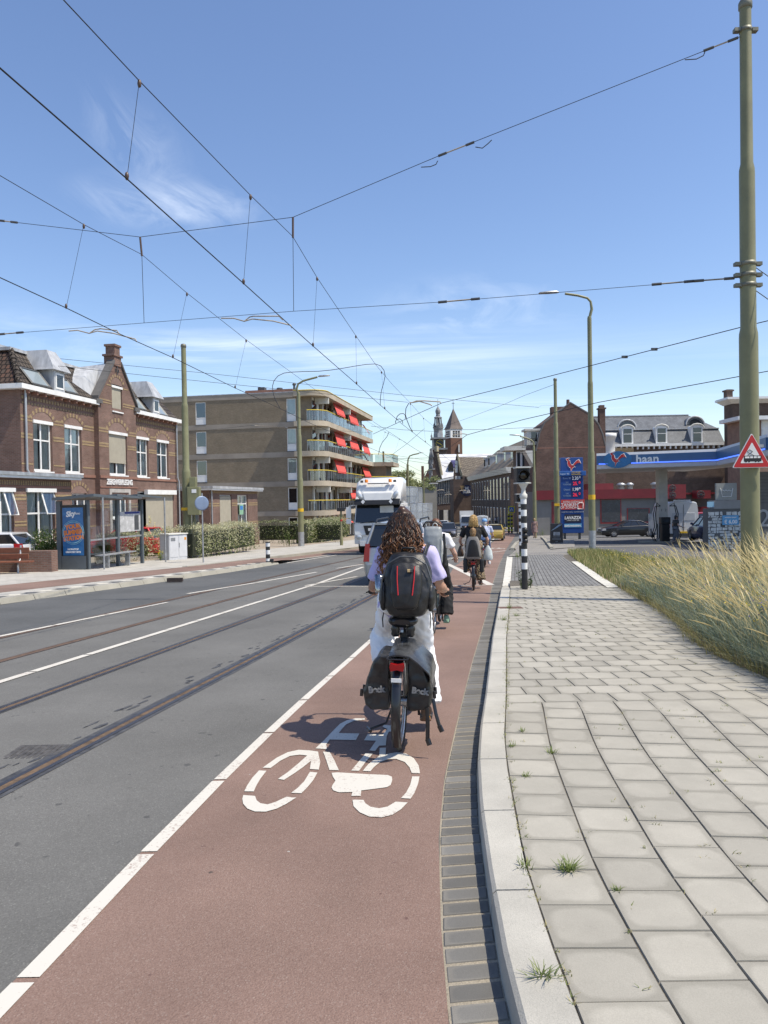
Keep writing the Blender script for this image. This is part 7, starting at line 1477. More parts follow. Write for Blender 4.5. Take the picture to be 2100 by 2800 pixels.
class BL:
 """Fast store of loose blades and leaves."""
 def __init__(s):s.v=[];s.f=[];s.m=[]
 def blade(s,p,d,h,w,bend,n=3,m=0,side=None):
  sd=side or Vector((-d.y,d.x,0));b=len(s.v)
  for i in range(n+1):
   t=i/n;c=p+Vector((d.x*bend*t*t,d.y*bend*t*t,h*(t-.25*min(1,bend)*t*t)));ww=w*(1-t)**.7+.0006
   s.v+=[c-sd*ww,c+sd*ww]
  for i in range(n):s.f.append((b+2*i,b+2*i+1,b+2*i+3,b+2*i+2));s.m.append(m)
 def leaf(s,c,r,rr,m=0,asp=.55):
  a=Vector((rr.gauss(0,1),rr.gauss(0,1),rr.gauss(0,1))).normalized();b_=a.orthogonal().normalized();t=rr.uniform(0,6.3);u=(b_*cos(t)+a.cross(b_)*sin(t));v=a.cross(u)*asp;b=len(s.v)
  s.v+=[c-u*r,c-v*r*.8+a*r*.15,c+u*r,c+v*r*.8+a*r*.15];s.f.append((b,b+1,b+2,b+3));s.m.append(m)
 def build(s,name,mats,parent=None,**k):
  o=MB();o.v=s.v;o.f=s.f;o.m=s.m;o.sm=[False]*len(s.f);return o.build(name,mats,parent,uv=False,**k)
rr=random.Random(77)
M['marram']=leafmat('marram_leaf',(.13,.19,.145),(.37,.43,.35));M['straw']=leafmat('straw',(.62,.52,.27),(.84,.74,.46));M['drygrass']=leafmat('dry_grass',(.24,.23,.085),(.46,.40,.19));M['greengrass']=leafmat('green_grass',(.12,.17,.045),(.22,.26,.08))
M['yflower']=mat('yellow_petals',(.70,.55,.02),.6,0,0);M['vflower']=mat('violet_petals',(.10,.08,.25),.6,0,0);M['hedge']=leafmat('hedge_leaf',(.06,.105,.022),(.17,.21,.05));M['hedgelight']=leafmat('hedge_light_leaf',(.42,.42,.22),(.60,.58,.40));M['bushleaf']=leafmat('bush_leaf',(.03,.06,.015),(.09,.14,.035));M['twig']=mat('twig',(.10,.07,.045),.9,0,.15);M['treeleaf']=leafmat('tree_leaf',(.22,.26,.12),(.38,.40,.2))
def marram():
 g=BL();wind=Vector((-.93,.2,0))
 def spot(edge=False):
  while True:
   y=5.6+(rr.random()**1.35)*11.5;x0=interp(VE,y);x=x0+.12+(rr.random()**1.25)*(.55*y+1.2-x0 if.55*y+1.2>x0+.6 else.6)
   if x>interp(VP_R,y):continue
   return x,y
 for i in range(13000):
  x,y=spot();e=min(1,(x-interp(VE,y))/1.0);h=rr.uniform(.35,.75)*(.42+.58*e);a=rr.gauss(pi,.9);d=Vector((cos(a),sin(a),0))
  if e<.5:d=(d+Vector((-.6,-.3,0))).normalized()
  g.blade(Vector((x,y,gz(y,.1))),d,h,rr.uniform(.0028,.005)*(1+y*.04),rr.uniform(.1,.55),3,0 if rr.random()<.8 else 2)
 for i in range(1700):
  x,y=spot();e=min(1,max(.0,(x-interp(VE,y)-.25))/1.3)
  if e<.05:continue
  h=rr.uniform(.9,1.5)*(.5+.5*e)*(1 if y<14 else.8);d=(wind+Vector((rr.gauss(0,.45),rr.gauss(0,.45),0))).normalized();bend=rr.uniform(.1,.65);p=Vector((x,y,gz(y,.1)))
  g.blade(p,d,h,.003+.0002*y,bend,4,1);P=lambda t:p+Vector((d.x*bend*t*t,d.y*bend*t*t,h*(t-.25*bend*t*t)))
  b=len(g.v);n=3;w=rr.uniform(.007,.0115)
  for sd in(Vector((-d.y,d.x,0)),Vector((d.x*.4,d.y*.4,.9))):
   b=len(g.v)
   for k in range(n+1):t=.78+.25*k/n;q=P(t);ww=w*(.35,1,.8,.12)[k];g.v+=[q-sd*ww,q+sd*ww]
   for k in range(n):g.f.append((b+2*k,b+2*k+1,b+2*k+3,b+2*k+2));g.m.append(1)
 for i in range(420):
  x,y=spot();c=Vector((x,y,gz(y,.1)+rr.uniform(.35,.75)))
  for k in range(4):g.leaf(c+Vector((rr.gauss(0,.03),rr.gauss(0,.03),rr.gauss(0,.06))),.014,rr,3 if rr.random()<.55 else 4)
 g.build('marram_grass',[M['marram'],M['straw'],M['drygrass'],M['yflower'],M['vflower']],label='tall straw coloured marram grass with blue green leaves filling the verge',cat='grass',kind='stuff')
VP_R=[(22,.5),(22,16),(16,19.5),(11.5,23.5),(9.4,27.5),(9.9,32.5),(9.6,35.2)]
marram()
def short_grass():
 g=BL()
 for i in range(15000):
  y=13+rr.random()*21.5;x0=interp(VE,y);x1=min(interp(VP_R,y),x0+4.5);x=x0-.03+(x1-x0)*rr.random();a=rr.uniform(0,6.3)
  g.blade(Vector((x,y,gz(y,.1))),Vector((cos(a),sin(a),0)),rr.uniform(.08,.30),.0035+.00022*y,rr.uniform(.02,.15),2,0 if rr.random()<.6 else 1)
 for i in range(500):
  y=16+rr.random()*12;x=interp(VE,y)+.8+rr.random()*2.2;g.leaf(Vector((x,y,gz(y,.1)+rr.uniform(.2,.45))),.022,rr,2)
 for i in range(1500):
  y=5.5+rr.random()*10;x=interp(VE,y)+rr.gauss(.03,.05);a=rr.uniform(2,4.4);g.blade(Vector((x,y,gz(y,.1))),Vector((cos(a),sin(a),0)),rr.uniform(.05,.2),.003,rr.uniform(.05,.2),2,0)
 g.build('grass_verge',[M['drygrass'],M['greengrass'],M['yflower']],label='short dry grass with yellow flowers along the verge edge',cat='grass',kind='stuff')
short_grass()
def tuft(px,py,n,h,lab,m='greengrass',hh=.108):
 p=gd(px,py,hh);g=BL()
 for i in range(n):
  a=rr.uniform(0,6.3);d=Vector((cos(a),sin(a),0));g.blade(p+d*rr.uniform(0,.02)*h/.06+Vector((rr.gauss(0,.015)*h/.06,0,-.01)),d,rr.uniform(.4,1)*h,.002+.0001*p.y,rr.uniform(.3,1.1)*h,3,0)
 g.build('weed_tuft',M[m],label=lab,cat='weed',group='weeds in the pavement joints')
for a in((1553,2378,60,.06,'spiky green weed between two large pavers near the kerb joint'),(1432,2370,26,.05,'small weed against the kerb beside the spiky one'),(1490,2670,40,.055,'low weed on the nearest kerb joint'),(1508,2058,26,.05,'green weed two joints behind the spiky one'),(1440,2122,20,.035,'brown weed at a kerb joint'),(1400,2040,20,.04,'sprig beside the kerb edge'),(1376,1696,30,.10,'green weed just behind the rusty drain cover'),(1413,1684,20,.08,'second green weed beside the drain'),(1392,1663,30,.08,'weed growing on the rusty drain'),(1686,2434,22,.03,'dry weed in a paver joint'),(1427,2000,24,.04,'weed in the first column joint'),(1415,1523,40,.30,'dry grass clump at the foot of the second traffic light')):tuft(*a)
def joint_bits():
 g=BL()
 for i in range(520):
  if rr.random()<.45:y=rr.uniform(2.2,15);x=interp(KI,y)+rr.gauss(.0,.012)
  else:y=6.22+.3*rr.randint(0,34)if rr.random()<.6 else rr.uniform(2.3,6);x=interp(KI,y)+.3*rr.randint(0,9)+rr.gauss(0,.06)
  if x>interp(VE,y):continue
  for k in range(rr.randint(2,7)):a=rr.uniform(0,6.3);g.blade(Vector((x+rr.gauss(0,.012),y+rr.gauss(0,.006),gz(y,.1))),Vector((cos(a),sin(a),0)),rr.uniform(.006,.022),.0016+.0001*y,rr.uniform(.005,.03),2,0 if rr.random()<.5 else 1)
 g.build('joint_weeds',[M['greengrass'],M['drygrass']],label='tiny green and dry sprigs in the pavement joints',cat='weeds',kind='stuff')
joint_bits()
def stemmy(px,py,n,h,lab,hh=.108,m='bushleaf',leaves=14,fl=None,fn=0,cat='plant',spread=.12):
 p=gd(px,py,hh);g=BL()
 for i in range(n):
  a=rr.uniform(0,6.3);d=Vector((cos(a),sin(a),0));q=p+d*rr.uniform(0,spread)*.6;hh_=rr.uniform(.5,1)*h;b=rr.uniform(.05,.3)*h;g.blade(q,d,hh_,.006,b,3,0)
  for k in range(leaves):t=rr.uniform(.15,1);g.leaf(q+Vector((d.x*b*t*t+rr.gauss(0,.02),d.y*b*t*t+rr.gauss(0,.02),hh_*t*.95)),rr.uniform(.018,.035)*max(1,h),rr,0)
  for k in range(fn):g.leaf(q+Vector((d.x*b+rr.gauss(0,.03),d.y*b+rr.gauss(0,.03),hh_*rr.uniform(.8,1))),rr.uniform(.02,.04),rr,1)
 g.build('wild_plant',[M[m],fl or M['yflower']],label=lab,cat=cat)
stemmy(1426,1609,7,.52,'tall green weed at the left foot of the nearest traffic light');stemmy(1449,1607,6,.36,'smaller weed at the right foot of the nearest traffic light')
poppy=mat('poppy_red',(.70,.06,.02),.6,0,0)
stemmy(92,1558,10,.75,'wild plant with red poppies at the low brick wall',.13,'greengrass',10,poppy,2);stemmy(36,1561,14,.35,'low plants with orange flowers under the bench',.13,'greengrass',10,poppy,1,spread=.6)
stemmy(440,1533,9,.5,'yellow green weed beside the grey cabinet',.13,'greengrass',16,None,3);stemmy(415,1520,7,2.1,'yellow flowering shrub behind the shelter',.13,'greengrass',14,mat('pale_yellow',(.75,.70,.25),.6,0,0),26,spread=.7)
stemmy(1482,1465,14,.9,'green weeds at the foot of the grey shop wall',.1,'greengrass',20,spread=.9);stemmy(1556,1462,10,.5,'weeds below the price board',.1,'greengrass',16,None,4,spread=.9)
def grassclump():
 p=at(285,1500,31.5);z=gz(31.5,.12);g=BL()
 for i in range(500):a=rr.uniform(0,6.3);g.blade(Vector((p.x+rr.gauss(0,.15),31.5+rr.gauss(0,.15),z)),Vector((cos(a),sin(a),0)),rr.uniform(.8,1.5),.006,rr.uniform(.2,.7),4,0)
 for i in range(30):
  a=rr.uniform(0,6.3);g.blade(Vector((p.x+rr.gauss(0,.1),31.5,z)),Vector((cos(a),sin(a),0)),rr.uniform(1.5,2.0),.012,rr.uniform(.2,.6),4,1)
 g.build('ornamental_grass',[M['greengrass'],mat('pink_plume',(.45,.27,.18),.8,0,0)],label='ornamental grass with pinkish plumes behind the shelter glass',cat='plant')
grassclump()
def hedge(x,y,ux,uy,L,D,H,lab,n,light=.85,z0=None,leaf=.045,name='hedge',core=True):
 F=Fac(x,y,ux,uy);c=F.P(L/2,0,-D/2);z0=gz(c.y,.12)if z0 is None else z0;T=thing(name,Vector((c.x,c.y,z0)),lab,'hedge');g=BL();cr_=MB()
 for i in range(n):
  u=rr.uniform(0,L);f=rr.random();lump=.10*sin(u*2.1)+.07*sin(u*5.3+1);hz=H*(1+.06*sin(u*1.3)+.03*sin(u*6))
  if f<.5:q=(u,rr.uniform(.04,1)*hz,rr.gauss(0,.05)+lump*.5)
  elif f<.82:q=(u,hz+rr.gauss(0,.05)-abs(rr.gauss(0,.05)),-rr.random()*D)
  else:q=(u,rr.random()*hz,-rr.random()*D)
  if q[1]<.25*H and rr.random()<.5:continue
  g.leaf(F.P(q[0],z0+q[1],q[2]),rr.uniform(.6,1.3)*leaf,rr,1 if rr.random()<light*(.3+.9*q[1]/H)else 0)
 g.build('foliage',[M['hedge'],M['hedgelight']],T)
 b=MB();
 for i in range(int(L*5)):u=rr.uniform(0,L);b.tube([F.P(u,z0-.05,-D*.5),F.P(u+rr.gauss(0,.1),z0+H*.5,-D*.5+rr.gauss(0,.15)),F.P(u+rr.gauss(0,.2),z0+H*.9,-D*.5+rr.gauss(0,.2))],.012,4)
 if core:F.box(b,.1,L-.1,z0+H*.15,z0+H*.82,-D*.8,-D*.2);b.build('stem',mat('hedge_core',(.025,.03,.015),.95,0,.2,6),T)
A_=gd(240,1535,.13);B_=gd(446,1523,.13)
hedge(-11.35,31.6,.178,.984,6.6,.9,1.25,'variegated hedge behind the glass tram shelter',4600,core=False)
p=gd(543,1527,.13);hedge(p.x-.15,p.y+.2,.178,.984,8.5,1.1,1.55,'pale leaved hedge between the olive mast and the paved drive',6500)
p=at(708,1470,62);hedge(p.x,61.5,.9845,-.1753,7.0,1.0,1.75,'low hedge across the drive before the sandy brick flats',3600,.3)
p=gd(834,1488,.13);hedge(p.x,p.y+1.5,.178,.984,15,1.1,1.9,'long light flowering hedge along the pavement beyond the street lamp',7500,.5,leaf=.06)
p=gd(775,1496,.13);stemmy(792,1494,26,1.5,'leggy shrub at the corner of the paved drive',.13,'hedge',26,M['hedgelight'],5,'shrub',1.2)
def bush(px,py,Y,r,h,lab,n,m='bushleaf'):
 c=at(px,py,Y);z0=gz(Y,.12);T=thing('bush',(c.x,Y,z0),lab,'bush');g=BL();b=MB()
 for k in range(9):
  cc=Vector((c.x+rr.gauss(0,r*.35),Y+rr.gauss(0,r*.3),z0+h*rr.uniform(.2,.8)))
  for i in range(n//9):v=Vector((rr.gauss(0,1),rr.gauss(0,1),rr.gauss(0,1))).normalized()*r*.5*rr.random()**.4;g.leaf(cc+v,rr.uniform(.03,.06),rr,1 if rr.random()<.06 else 0)
  b.tube([(c.x,Y,z0-.05),cc],.02,4)
 g.build('foliage',[M[m],M['hedgelight']],T);b.build('stem',M['twig'],T)
bush(128,1520,28.8,1.15,1.35,'dark green bush between the white car and the shelter',4200);bush(1085,1480,66,1.2,1.5,'green bush at the far end of the pavement hedge',1500,'hedge')
def tree(px,py,Y,r,h,lab,n):
 c=at(px,py,Y);z0=gz(Y);T=thing('tree',(c.x,Y,z0),lab,'tree','pale green trees in the gap between flats and church');g=BL();b=MB();b.tube([(c.x,Y,z0-.2),(c.x+.2,Y,c.z-1),(c.x,Y,c.z+h*.3)],[.35,.25,.08],8)
 for k in range(16):
  cc=Vector((c.x+rr.gauss(0,r*.5),Y+rr.gauss(0,r*.4),c.z+rr.uniform(-.2,1)*h*.8));b.tube([(c.x,Y,c.z-1),cc],[.12,.03],5)
  for i in range(n//16):v=Vector((rr.gauss(0,1),rr.gauss(0,1),rr.gauss(0,1))).normalized()*r*.42*rr.random()**.5;v.z*=.7;g.leaf(cc+v,rr.uniform(.18,.34),rr,0)
 g.build('crown',M['treeleaf'],T);b.build('trunk',M['twig'],T)
tree(1095,1330,155,3.2,3.4,'pale green tree nearest the white truck roof',2600);tree(1135,1332,160,2.8,2.0,'pale green tree beside the red chimney',1800)
M['tail']=mat('tail_lamp_red',(.30,.010,.012),.15,0,.05);M['lampglass']=mat('headlamp_glass',(.55,.58,.6),.08,.3,0);M['plate']=mat('number_plate',(.72,.46,.02),.5,0,.03)
M['rimback']=mat('rim_shadow',(.10,.10,.105),.5,.4,0)
def wheel(T,x,y,r,w,n=10,spokes=5):
 s=1 if x>0 else-1;t=MB();Pf=lambda rr_,d:[(x+s*d,y+rr_*cos(2*pi*j/24),r+rr_*sin(2*pi*j/24))for j in range(24)]
 t.loft([Pf(r*.66,-w),Pf(r*.93,-w),Pf(r,-w*.8),Pf(r,-w*.2),Pf(r*.94,0),Pf(r*.66,0)],0,True,False);wl=t.build('wheel',M['rubber'],T,local=True,uv=False)
 k=MB();k.loft([Pf(r*.68,-.02),Pf(r*.68,.010),Pf(r*.6,.012),Pf(r*.58,.004)],0,True)
 for i in range(spokes*2):a=pi*i/spokes;k.tube([(x+s*.004,y,r),(x+s*.004,y+r*.62*cos(a),r+r*.62*sin(a))],.022,4,1)
 k.lathe([(.01,0)],(0,0,0),3)if 0 else None;k.build('rim',[M['rimback'],M['galv']],wl,local=True,uv=False)
def car(name,label,cat,loc,rz,L,W,H,paint,low,cab,belt,rear='hatch',group=None,plate=True,wheels=(.18,.80),wr=.32,tail=None,clr=.2,badge=None):
 """low: (t, z top, half width factor) stations of the lower body; cab: (t rear base, t rear top, t front top, t front base) of the glasshouse."""
 T=thing(name,loc,label,cat,group,rz);w=W/2;b=MB();R=[]
 for t,z,f in low:
  ww=w*f;R.append([Vector(p)for p in((-ww*.93,t*L,clr),(ww*.93,t*L,clr),(ww,t*L,clr+.18),(ww*1.0,t*L,min(z-.12,.62)),(ww*.965,t*L,z-.04),(ww*.9,t*L,z),(-ww*.9,t*L,z),(-ww*.965,t*L,z-.04),(-ww*1.0,t*L,min(z-.12,.62)),(-ww,t*L,clr+.18))])
 b.loft(R,0,True,True);body=b.build('body',paint,T,local=True,bevel=.03,recalc=True)
 c=MB();a0,a1,a2,a3=[q*L for q in cab];wb,wt=w*.9,w*.70;zb=lambda y:belt
 V=[(-wb,a0,belt-.03),(wb,a0,belt-.03),(wb,a3,belt-.03),(-wb,a3,belt-.03),(-wt,a1,H-.06),(wt,a1,H-.06),(wt,a2,H-.06),(-wt,a2,H-.06)]
 c.hexa(V);c.build('window',M['carglass'],T,local=True,recalc=True)
 r=MB();m=(a1+a2)/2;r.loft([[Vector((x*k,y,z))for x,z in((-wt-.02,H-.075),(wt+.02,H-.075),(wt*.93,H-.02),(wt*.5,H+dz),(-wt*.5,H+dz),(-wt*.93,H-.02))]for y,k,dz in((a1-.05,.97,-.03),(a1+.12,1,0),(m,1,.015),(a2-.15,1,-.005),(a2+.05,.96,-.04))],0,True,True);r.build('roof',paint,T,local=True,recalc=True)
 p=MB();Vv=[Vector(v)for v in V]
 for i,j in((0,4),(1,5),(2,6),(3,7)):p.tube([Vv[i],Vv[j]],.045,6)
 for s in(-1,1):
  for f in(.36,.66):
   y0=a0+(a3-a0)*f;y1=a1+(a2-a1)*f;p.tube([(s*wb*1.0,y0,belt-.03),(s*wt*1.0,y1,H-.06)],.032,5)
 p.build('pillar',paint if rear!='black' else M['black'],T,local=True)
 for t in wheels:
  for s in(-1,1):wheel(T,s*(w-.01),t*L,wr,.2);
 ar=MB()
 for t in wheels:
  for s in(-1,1):ar.loft([[Vector((s*(w*1.0+d),t*L+(wr+.05)*cos(pi*k/10),wr+(wr+.05)*sin(pi*k/10)))for k in range(11)]+[Vector((s*(w*1.0+d),t*L-(wr+.05)*cos(pi*k/10),max(.14,wr-.05)))for k in range(0,11,10)]for d in(-.3,.004)],0,True,False)
 ar.build('wheel_arch',M['black'],T,local=True,recalc=True)
 zr=low[1][1]
 for s in(-1,1):
  l=MB()
  if tail:l.hexa([(s*w*.82 if s>0 else s*w*.99,-.015,tail[0]),(s*w*.99 if s>0 else s*w*.82,-.015,tail[0]),(s*w*1.005 if s>0 else s*w*.72,.24,tail[0]+.04),(s*w*.84 if s>0 else s*w*1.005,.24,tail[0]+.04),(s*w*.80 if s>0 else s*w*.93,a0*.3-.0,tail[1]),(s*w*.93 if s>0 else s*w*.80,a0*.3-.0,tail[1]),(s*w*.93 if s>0 else s*w*.80,.30,tail[1]),(s*w*.80 if s>0 else s*w*.93,.30,tail[1])])
  else:l.box(min(s*w*.55,s*w*.97),-.02,zr-.25,max(s*w*.55,s*w*.97),.12,zr-.08)
  l.build('tail_light',M['tail'],T,local=True,recalc=True)
  l=MB();zf=low[-2][1];l.hexa([(s*w*.72-.18,L-.16,zf-.20),(s*w*.72+.18,L-.16,zf-.20),(s*w*.72+.18,L-.5,zf-.16),(s*w*.72-.18,L-.5,zf-.16),(s*w*.72-.18,L-.20,zf-.04),(s*w*.74+.18,L-.26,zf-.02),(s*w*.74+.18,L-.5,zf-.0),(s*w*.72-.18,L-.45,zf-.01)]);l.v=[v+Vector((0,.17,0))for v in l.v];l.build('headlight',M['lampglass'],T,local=True,recalc=True)
  l=MB();l.ell((s*(w+.06),a3-.35,belt+.08),(.10,.07,.07),10,6);l.build('mirror',paint,T,local=True)
 q=MB();q.box(-w*.9,-.05,.33,w*.9,.1,.58);q.box(-w*.88,L-.08,.30,w*.88,L+.04,.52);q.build('bumper',paint,T,local=True,bevel=.04)
 q=MB();q.box(-w*.6,L+.0,.36,w*.6,L+.05,.50);q.box(-w*.38,L-.06,.60,w*.38,L+.012,.70);q.build('grille',M['black'],T,local=True)
 if plate:
  for y,d in((-.062,-.01),(L+.052,.01)):q=MB();q.box(-.26,min(y,y+d),.40,.26,max(y,y+d),.51);q.build('number_plate',M['plate'],T,local=True)
 return T
def paint(name,c,met=.5):return mat(name,c,.32,met,.03,1.5,coat=.6)
HATCH=[(0,.62,.90),(.02,.95,.97),(.10,1.0,1),(.62,1.0,1),(.72,.96,1),(.90,.84,.96),(.975,.72,.9),(1,.55,.80)]
def van_parts(T,W,H):pass
silver=paint('silver_paint',(.38,.385,.39),.6)
mp=car('silver_van','silver people carrier seen from behind, beside the curly haired cyclist','car',(.30,19.3,gz(19.3)),-.175,4.3,1.76,1.64,silver,[(0,.6,.93),(.015,1.0,.98),(.08,1.05,1),(.62,1.05,1),(.74,1.0,1),(.92,.84,.95),(1,.55,.8)],(.012,.055,.60,.76),1.05,tail=(.62,1.08))
q=MB()
for s in(-1,1):q.tube([(s*.58,.35,1.63),(s*.58,.5,1.70),(s*.58,2.2,1.71),(s*.58,2.4,1.64)],.022,6)
q.build('roof_rail',M['black'],mp,local=True);q=MB()
for s in(-1,1):q.box(s*.42-.2,.7,.8,s*.42+.2,.85,1.45)
q.build('seat',M['dsteel'],mp,local=True);q=MB();q.box(-.30,-.03,.9,.30,-.0,1.0);q.build('tailgate_handle',M['chrome'],mp,local=True)
grey=paint('grey_paint',(.085,.085,.10),.5)
car('grey_hatchback','grey hatchback coming towards us behind the white truck','car',(6.75+.5,84,gz(84)),pi-.12,4.1,1.82,1.58,grey,HATCH,(.02,.10,.55,.74),.98)
car('dark_car','dark blue green car half hidden behind the grey hatchback','car',(6.6,99,gz(99)),pi-.2,4.2,1.75,1.45,paint('petrol_paint',(.02,.05,.07)),HATCH,(.02,.10,.55,.74),.95)
car('white_car','white car farthest up the street beyond the grey hatchback','car',(9.9,124,gz(124)),pi-.1,4.2,1.75,1.5,paint('white_car_paint',(.65,.66,.66),.1),HATCH,(.02,.10,.55,.74),.97)
car('yellow_car','yellow classic open car seen from behind ahead of the cyclists','car',(8.75,60.5,gz(60.5)),-.2,4.2,1.66,1.30,paint('yellow_paint',(.40,.29,.06),.1),[(0,.55,.9),(.02,.80,.97),(.25,.86,1),(.6,.88,1),(.92,.78,.96),(1,.55,.85)],(.30,.42,.55,.66),.88,tail=(.55,.72))
car('black_sedan','black sedan parked side on in front of the grey shop','car',(at(1796,1460,63.5).x-.1,63.5,gz(63.5,.08)),pi/2,4.75,1.85,1.42,paint('black_paint',(.010,.010,.011),.2),[(0,.62,.9),(.02,.98,.96),(.1,1.02,1),(.3,1.0,1),(.62,.95,1),(.7,.93,1),(.92,.78,.96),(1,.5,.82)],(.10,.32,.52,.72),.95,wr=.35,plate=False,tail=(.72,.86))
car('blue_car','dark blue hatchback being refuelled at the pump','car',(19.6,43.2,gz(43.2,.08)),-.1,4.3,1.85,1.55,paint('blue_paint',(.012,.025,.11),.4),HATCH,(.02,.09,.55,.74),1.0,tail=(.75,.98))
car('white_hatchback','white hatchback parked behind the bench','car',(at(88,1520,28.1).x,28.1,gz(28.1,.12)),pi/2,4.2,1.7,1.40,paint('silver_white',(.60,.62,.66),.1),HATCH,(.02,.12,.52,.76),.96,tail=(.82,1.0))
car('red_car','red car with only its roof showing above the hedge','car',(-11.5,38.8,gz(38.8,.12)),pi/2-.2,3.9,1.7,1.5,paint('red_car_paint',(.50,.012,.02),.1),HATCH,(.02,.12,.55,.76),.95)
car('red_van','bright red vehicle behind the white van at the station','van',(24.6,57,gz(57,.08)),-.1,4.4,1.85,1.9,paint('red_van_paint',(.5,.015,.015),.1),[(0,.6,.95),(.01,1.2,.98),(.6,1.2,1),(.9,.95,.96),(1,.55,.85)],(.01,.03,.62,.78),1.2)
def van(label,loc,rz,W,L,H,sc=1.0,name='white_van'):
 T=thing(name,loc,label,'van',None,rz);w=W/2;wp=paint('van_white_'+name+str(int(L*10)),(.66,.68,.70),.05);b=MB()
 ring=lambda y,f,h:[Vector((x*f,y,z))for x,z in((-w*.95,.25),(w*.95,.25),(w,.5),(w,1.1),(w*.97,1.6),(w*.90,h*.90),(w*.84,h*.97),(w*.7,h),(-w*.7,h),(-w*.84,h*.97),(-w*.90,h*.90),(-w*.97,1.6),(-w,1.1),(-w,.5))]
 b.loft([ring(0,.97,H*.985),ring(.08,1,H),ring(L*.68,1,H),ring(L*.82,.96,H*.78),ring(L*.86,.96,H*.55),ring(L,.88,H*.42)],0,True,True);b.build('body',wp,T,local=True,recalc=True)
 d=MB()
 for z in(1.35,):d.box(-w*.72,-.02,z,w*.72,.01,z+H*.2)
 d.build('rear_panel',mat('van_panel'+str(int(L*10)),(.50,.53,.57),.3,0,.03),T,local=True,bevel=.05)
 q=MB();q.box(-.012,-.024,.5,.012,-.005,H*.93);q.box(-w*.9,-.09,.28,w*.9,.05,.5);q.build('bumper',M['dsteel'],T,local=True)
 for s in(-1,1):l=MB();l.box(s*w*.93-.07,-.03,.85,s*w*.93+.07,.08,1.35);l.build('tail_light',M['tail'],T,local=True);m=MB();m.box(s*(w+.15)-.09,L*.72,1.35,s*(w+.15)+.09,L*.72+.1,1.75);m.build('mirror',wp,T,local=True,bevel=.03);wheel(T,s*(w-.02),.9,.34,.2);wheel(T,s*(w-.02),L*.80,.34,.2)
 p=MB();p.box(-.26,-.1,.52,.26,-.025,.63);p.build('number_plate',M['plate'],T,local=True);g=MB();g.quad((-w*.8,L*.815,1.5),(w*.8,L*.815,1.5),(w*.74,L*.73,H*.88),(-w*.74,L*.73,H*.88));g.v=[v+Vector((0,.12,0))for v in g.v];g.build('windscreen',M['carglass'],T,local=True)
 r=MB();r.box(-w*.5,.1,H+.0,w*.5,.5,H+.14);r.build('roof_pod',wp,T,local=True,bevel=.05);return T
van('white delivery van with closed rear doors behind the canopy column',(19.95,50,gz(50,.08)),-.1,2.06,5.6,2.6)
van('white van far up the street before the long dark row',(14.6,112,gz(112)),-.15,1.95,4.8,2.1,name='white_van')
def box_truck():
 T=thing('box_truck',(13.6,124,gz(124)),'white box truck parked by the dark house with the blue sign','truck',None,pi-.1);w=paint('truck_white',(.66,.67,.67),.05);b=MB();b.box(-1.1,0,.9,1.1,4.2,3.0);b.build('box',w,T,local=True);c=MB();c.hexa([(-1,4.25,.4),(1,4.25,.4),(1,6,.4),(-1,6,.4),(-.95,4.25,2.3),(.95,4.25,2.3),(.95,5.5,2.3),(-.95,5.5,2.3)]);c.build('cab',w,T,local=True,bevel=.08);g=MB();g.quad((-.85,5.98,1.25),(.85,5.98,1.25),(.82,5.62,2.15),(-.82,5.62,2.15));g.v=[v+Vector((0,.04,0))for v in g.v];g.build('windscreen',M['carglass'],T,local=True)
 for s in(-1,1):wheel(T,s*1.0,1.2,.4,.25);wheel(T,s*1.0,5.1,.4,.25)
 k=MB();k.box(-.9,.2,.5,.9,4.3,.88);k.box(-.8,5.95,.45,.8,6.05,.75);k.build('chassis',M['black'],T,local=True)
box_truck()
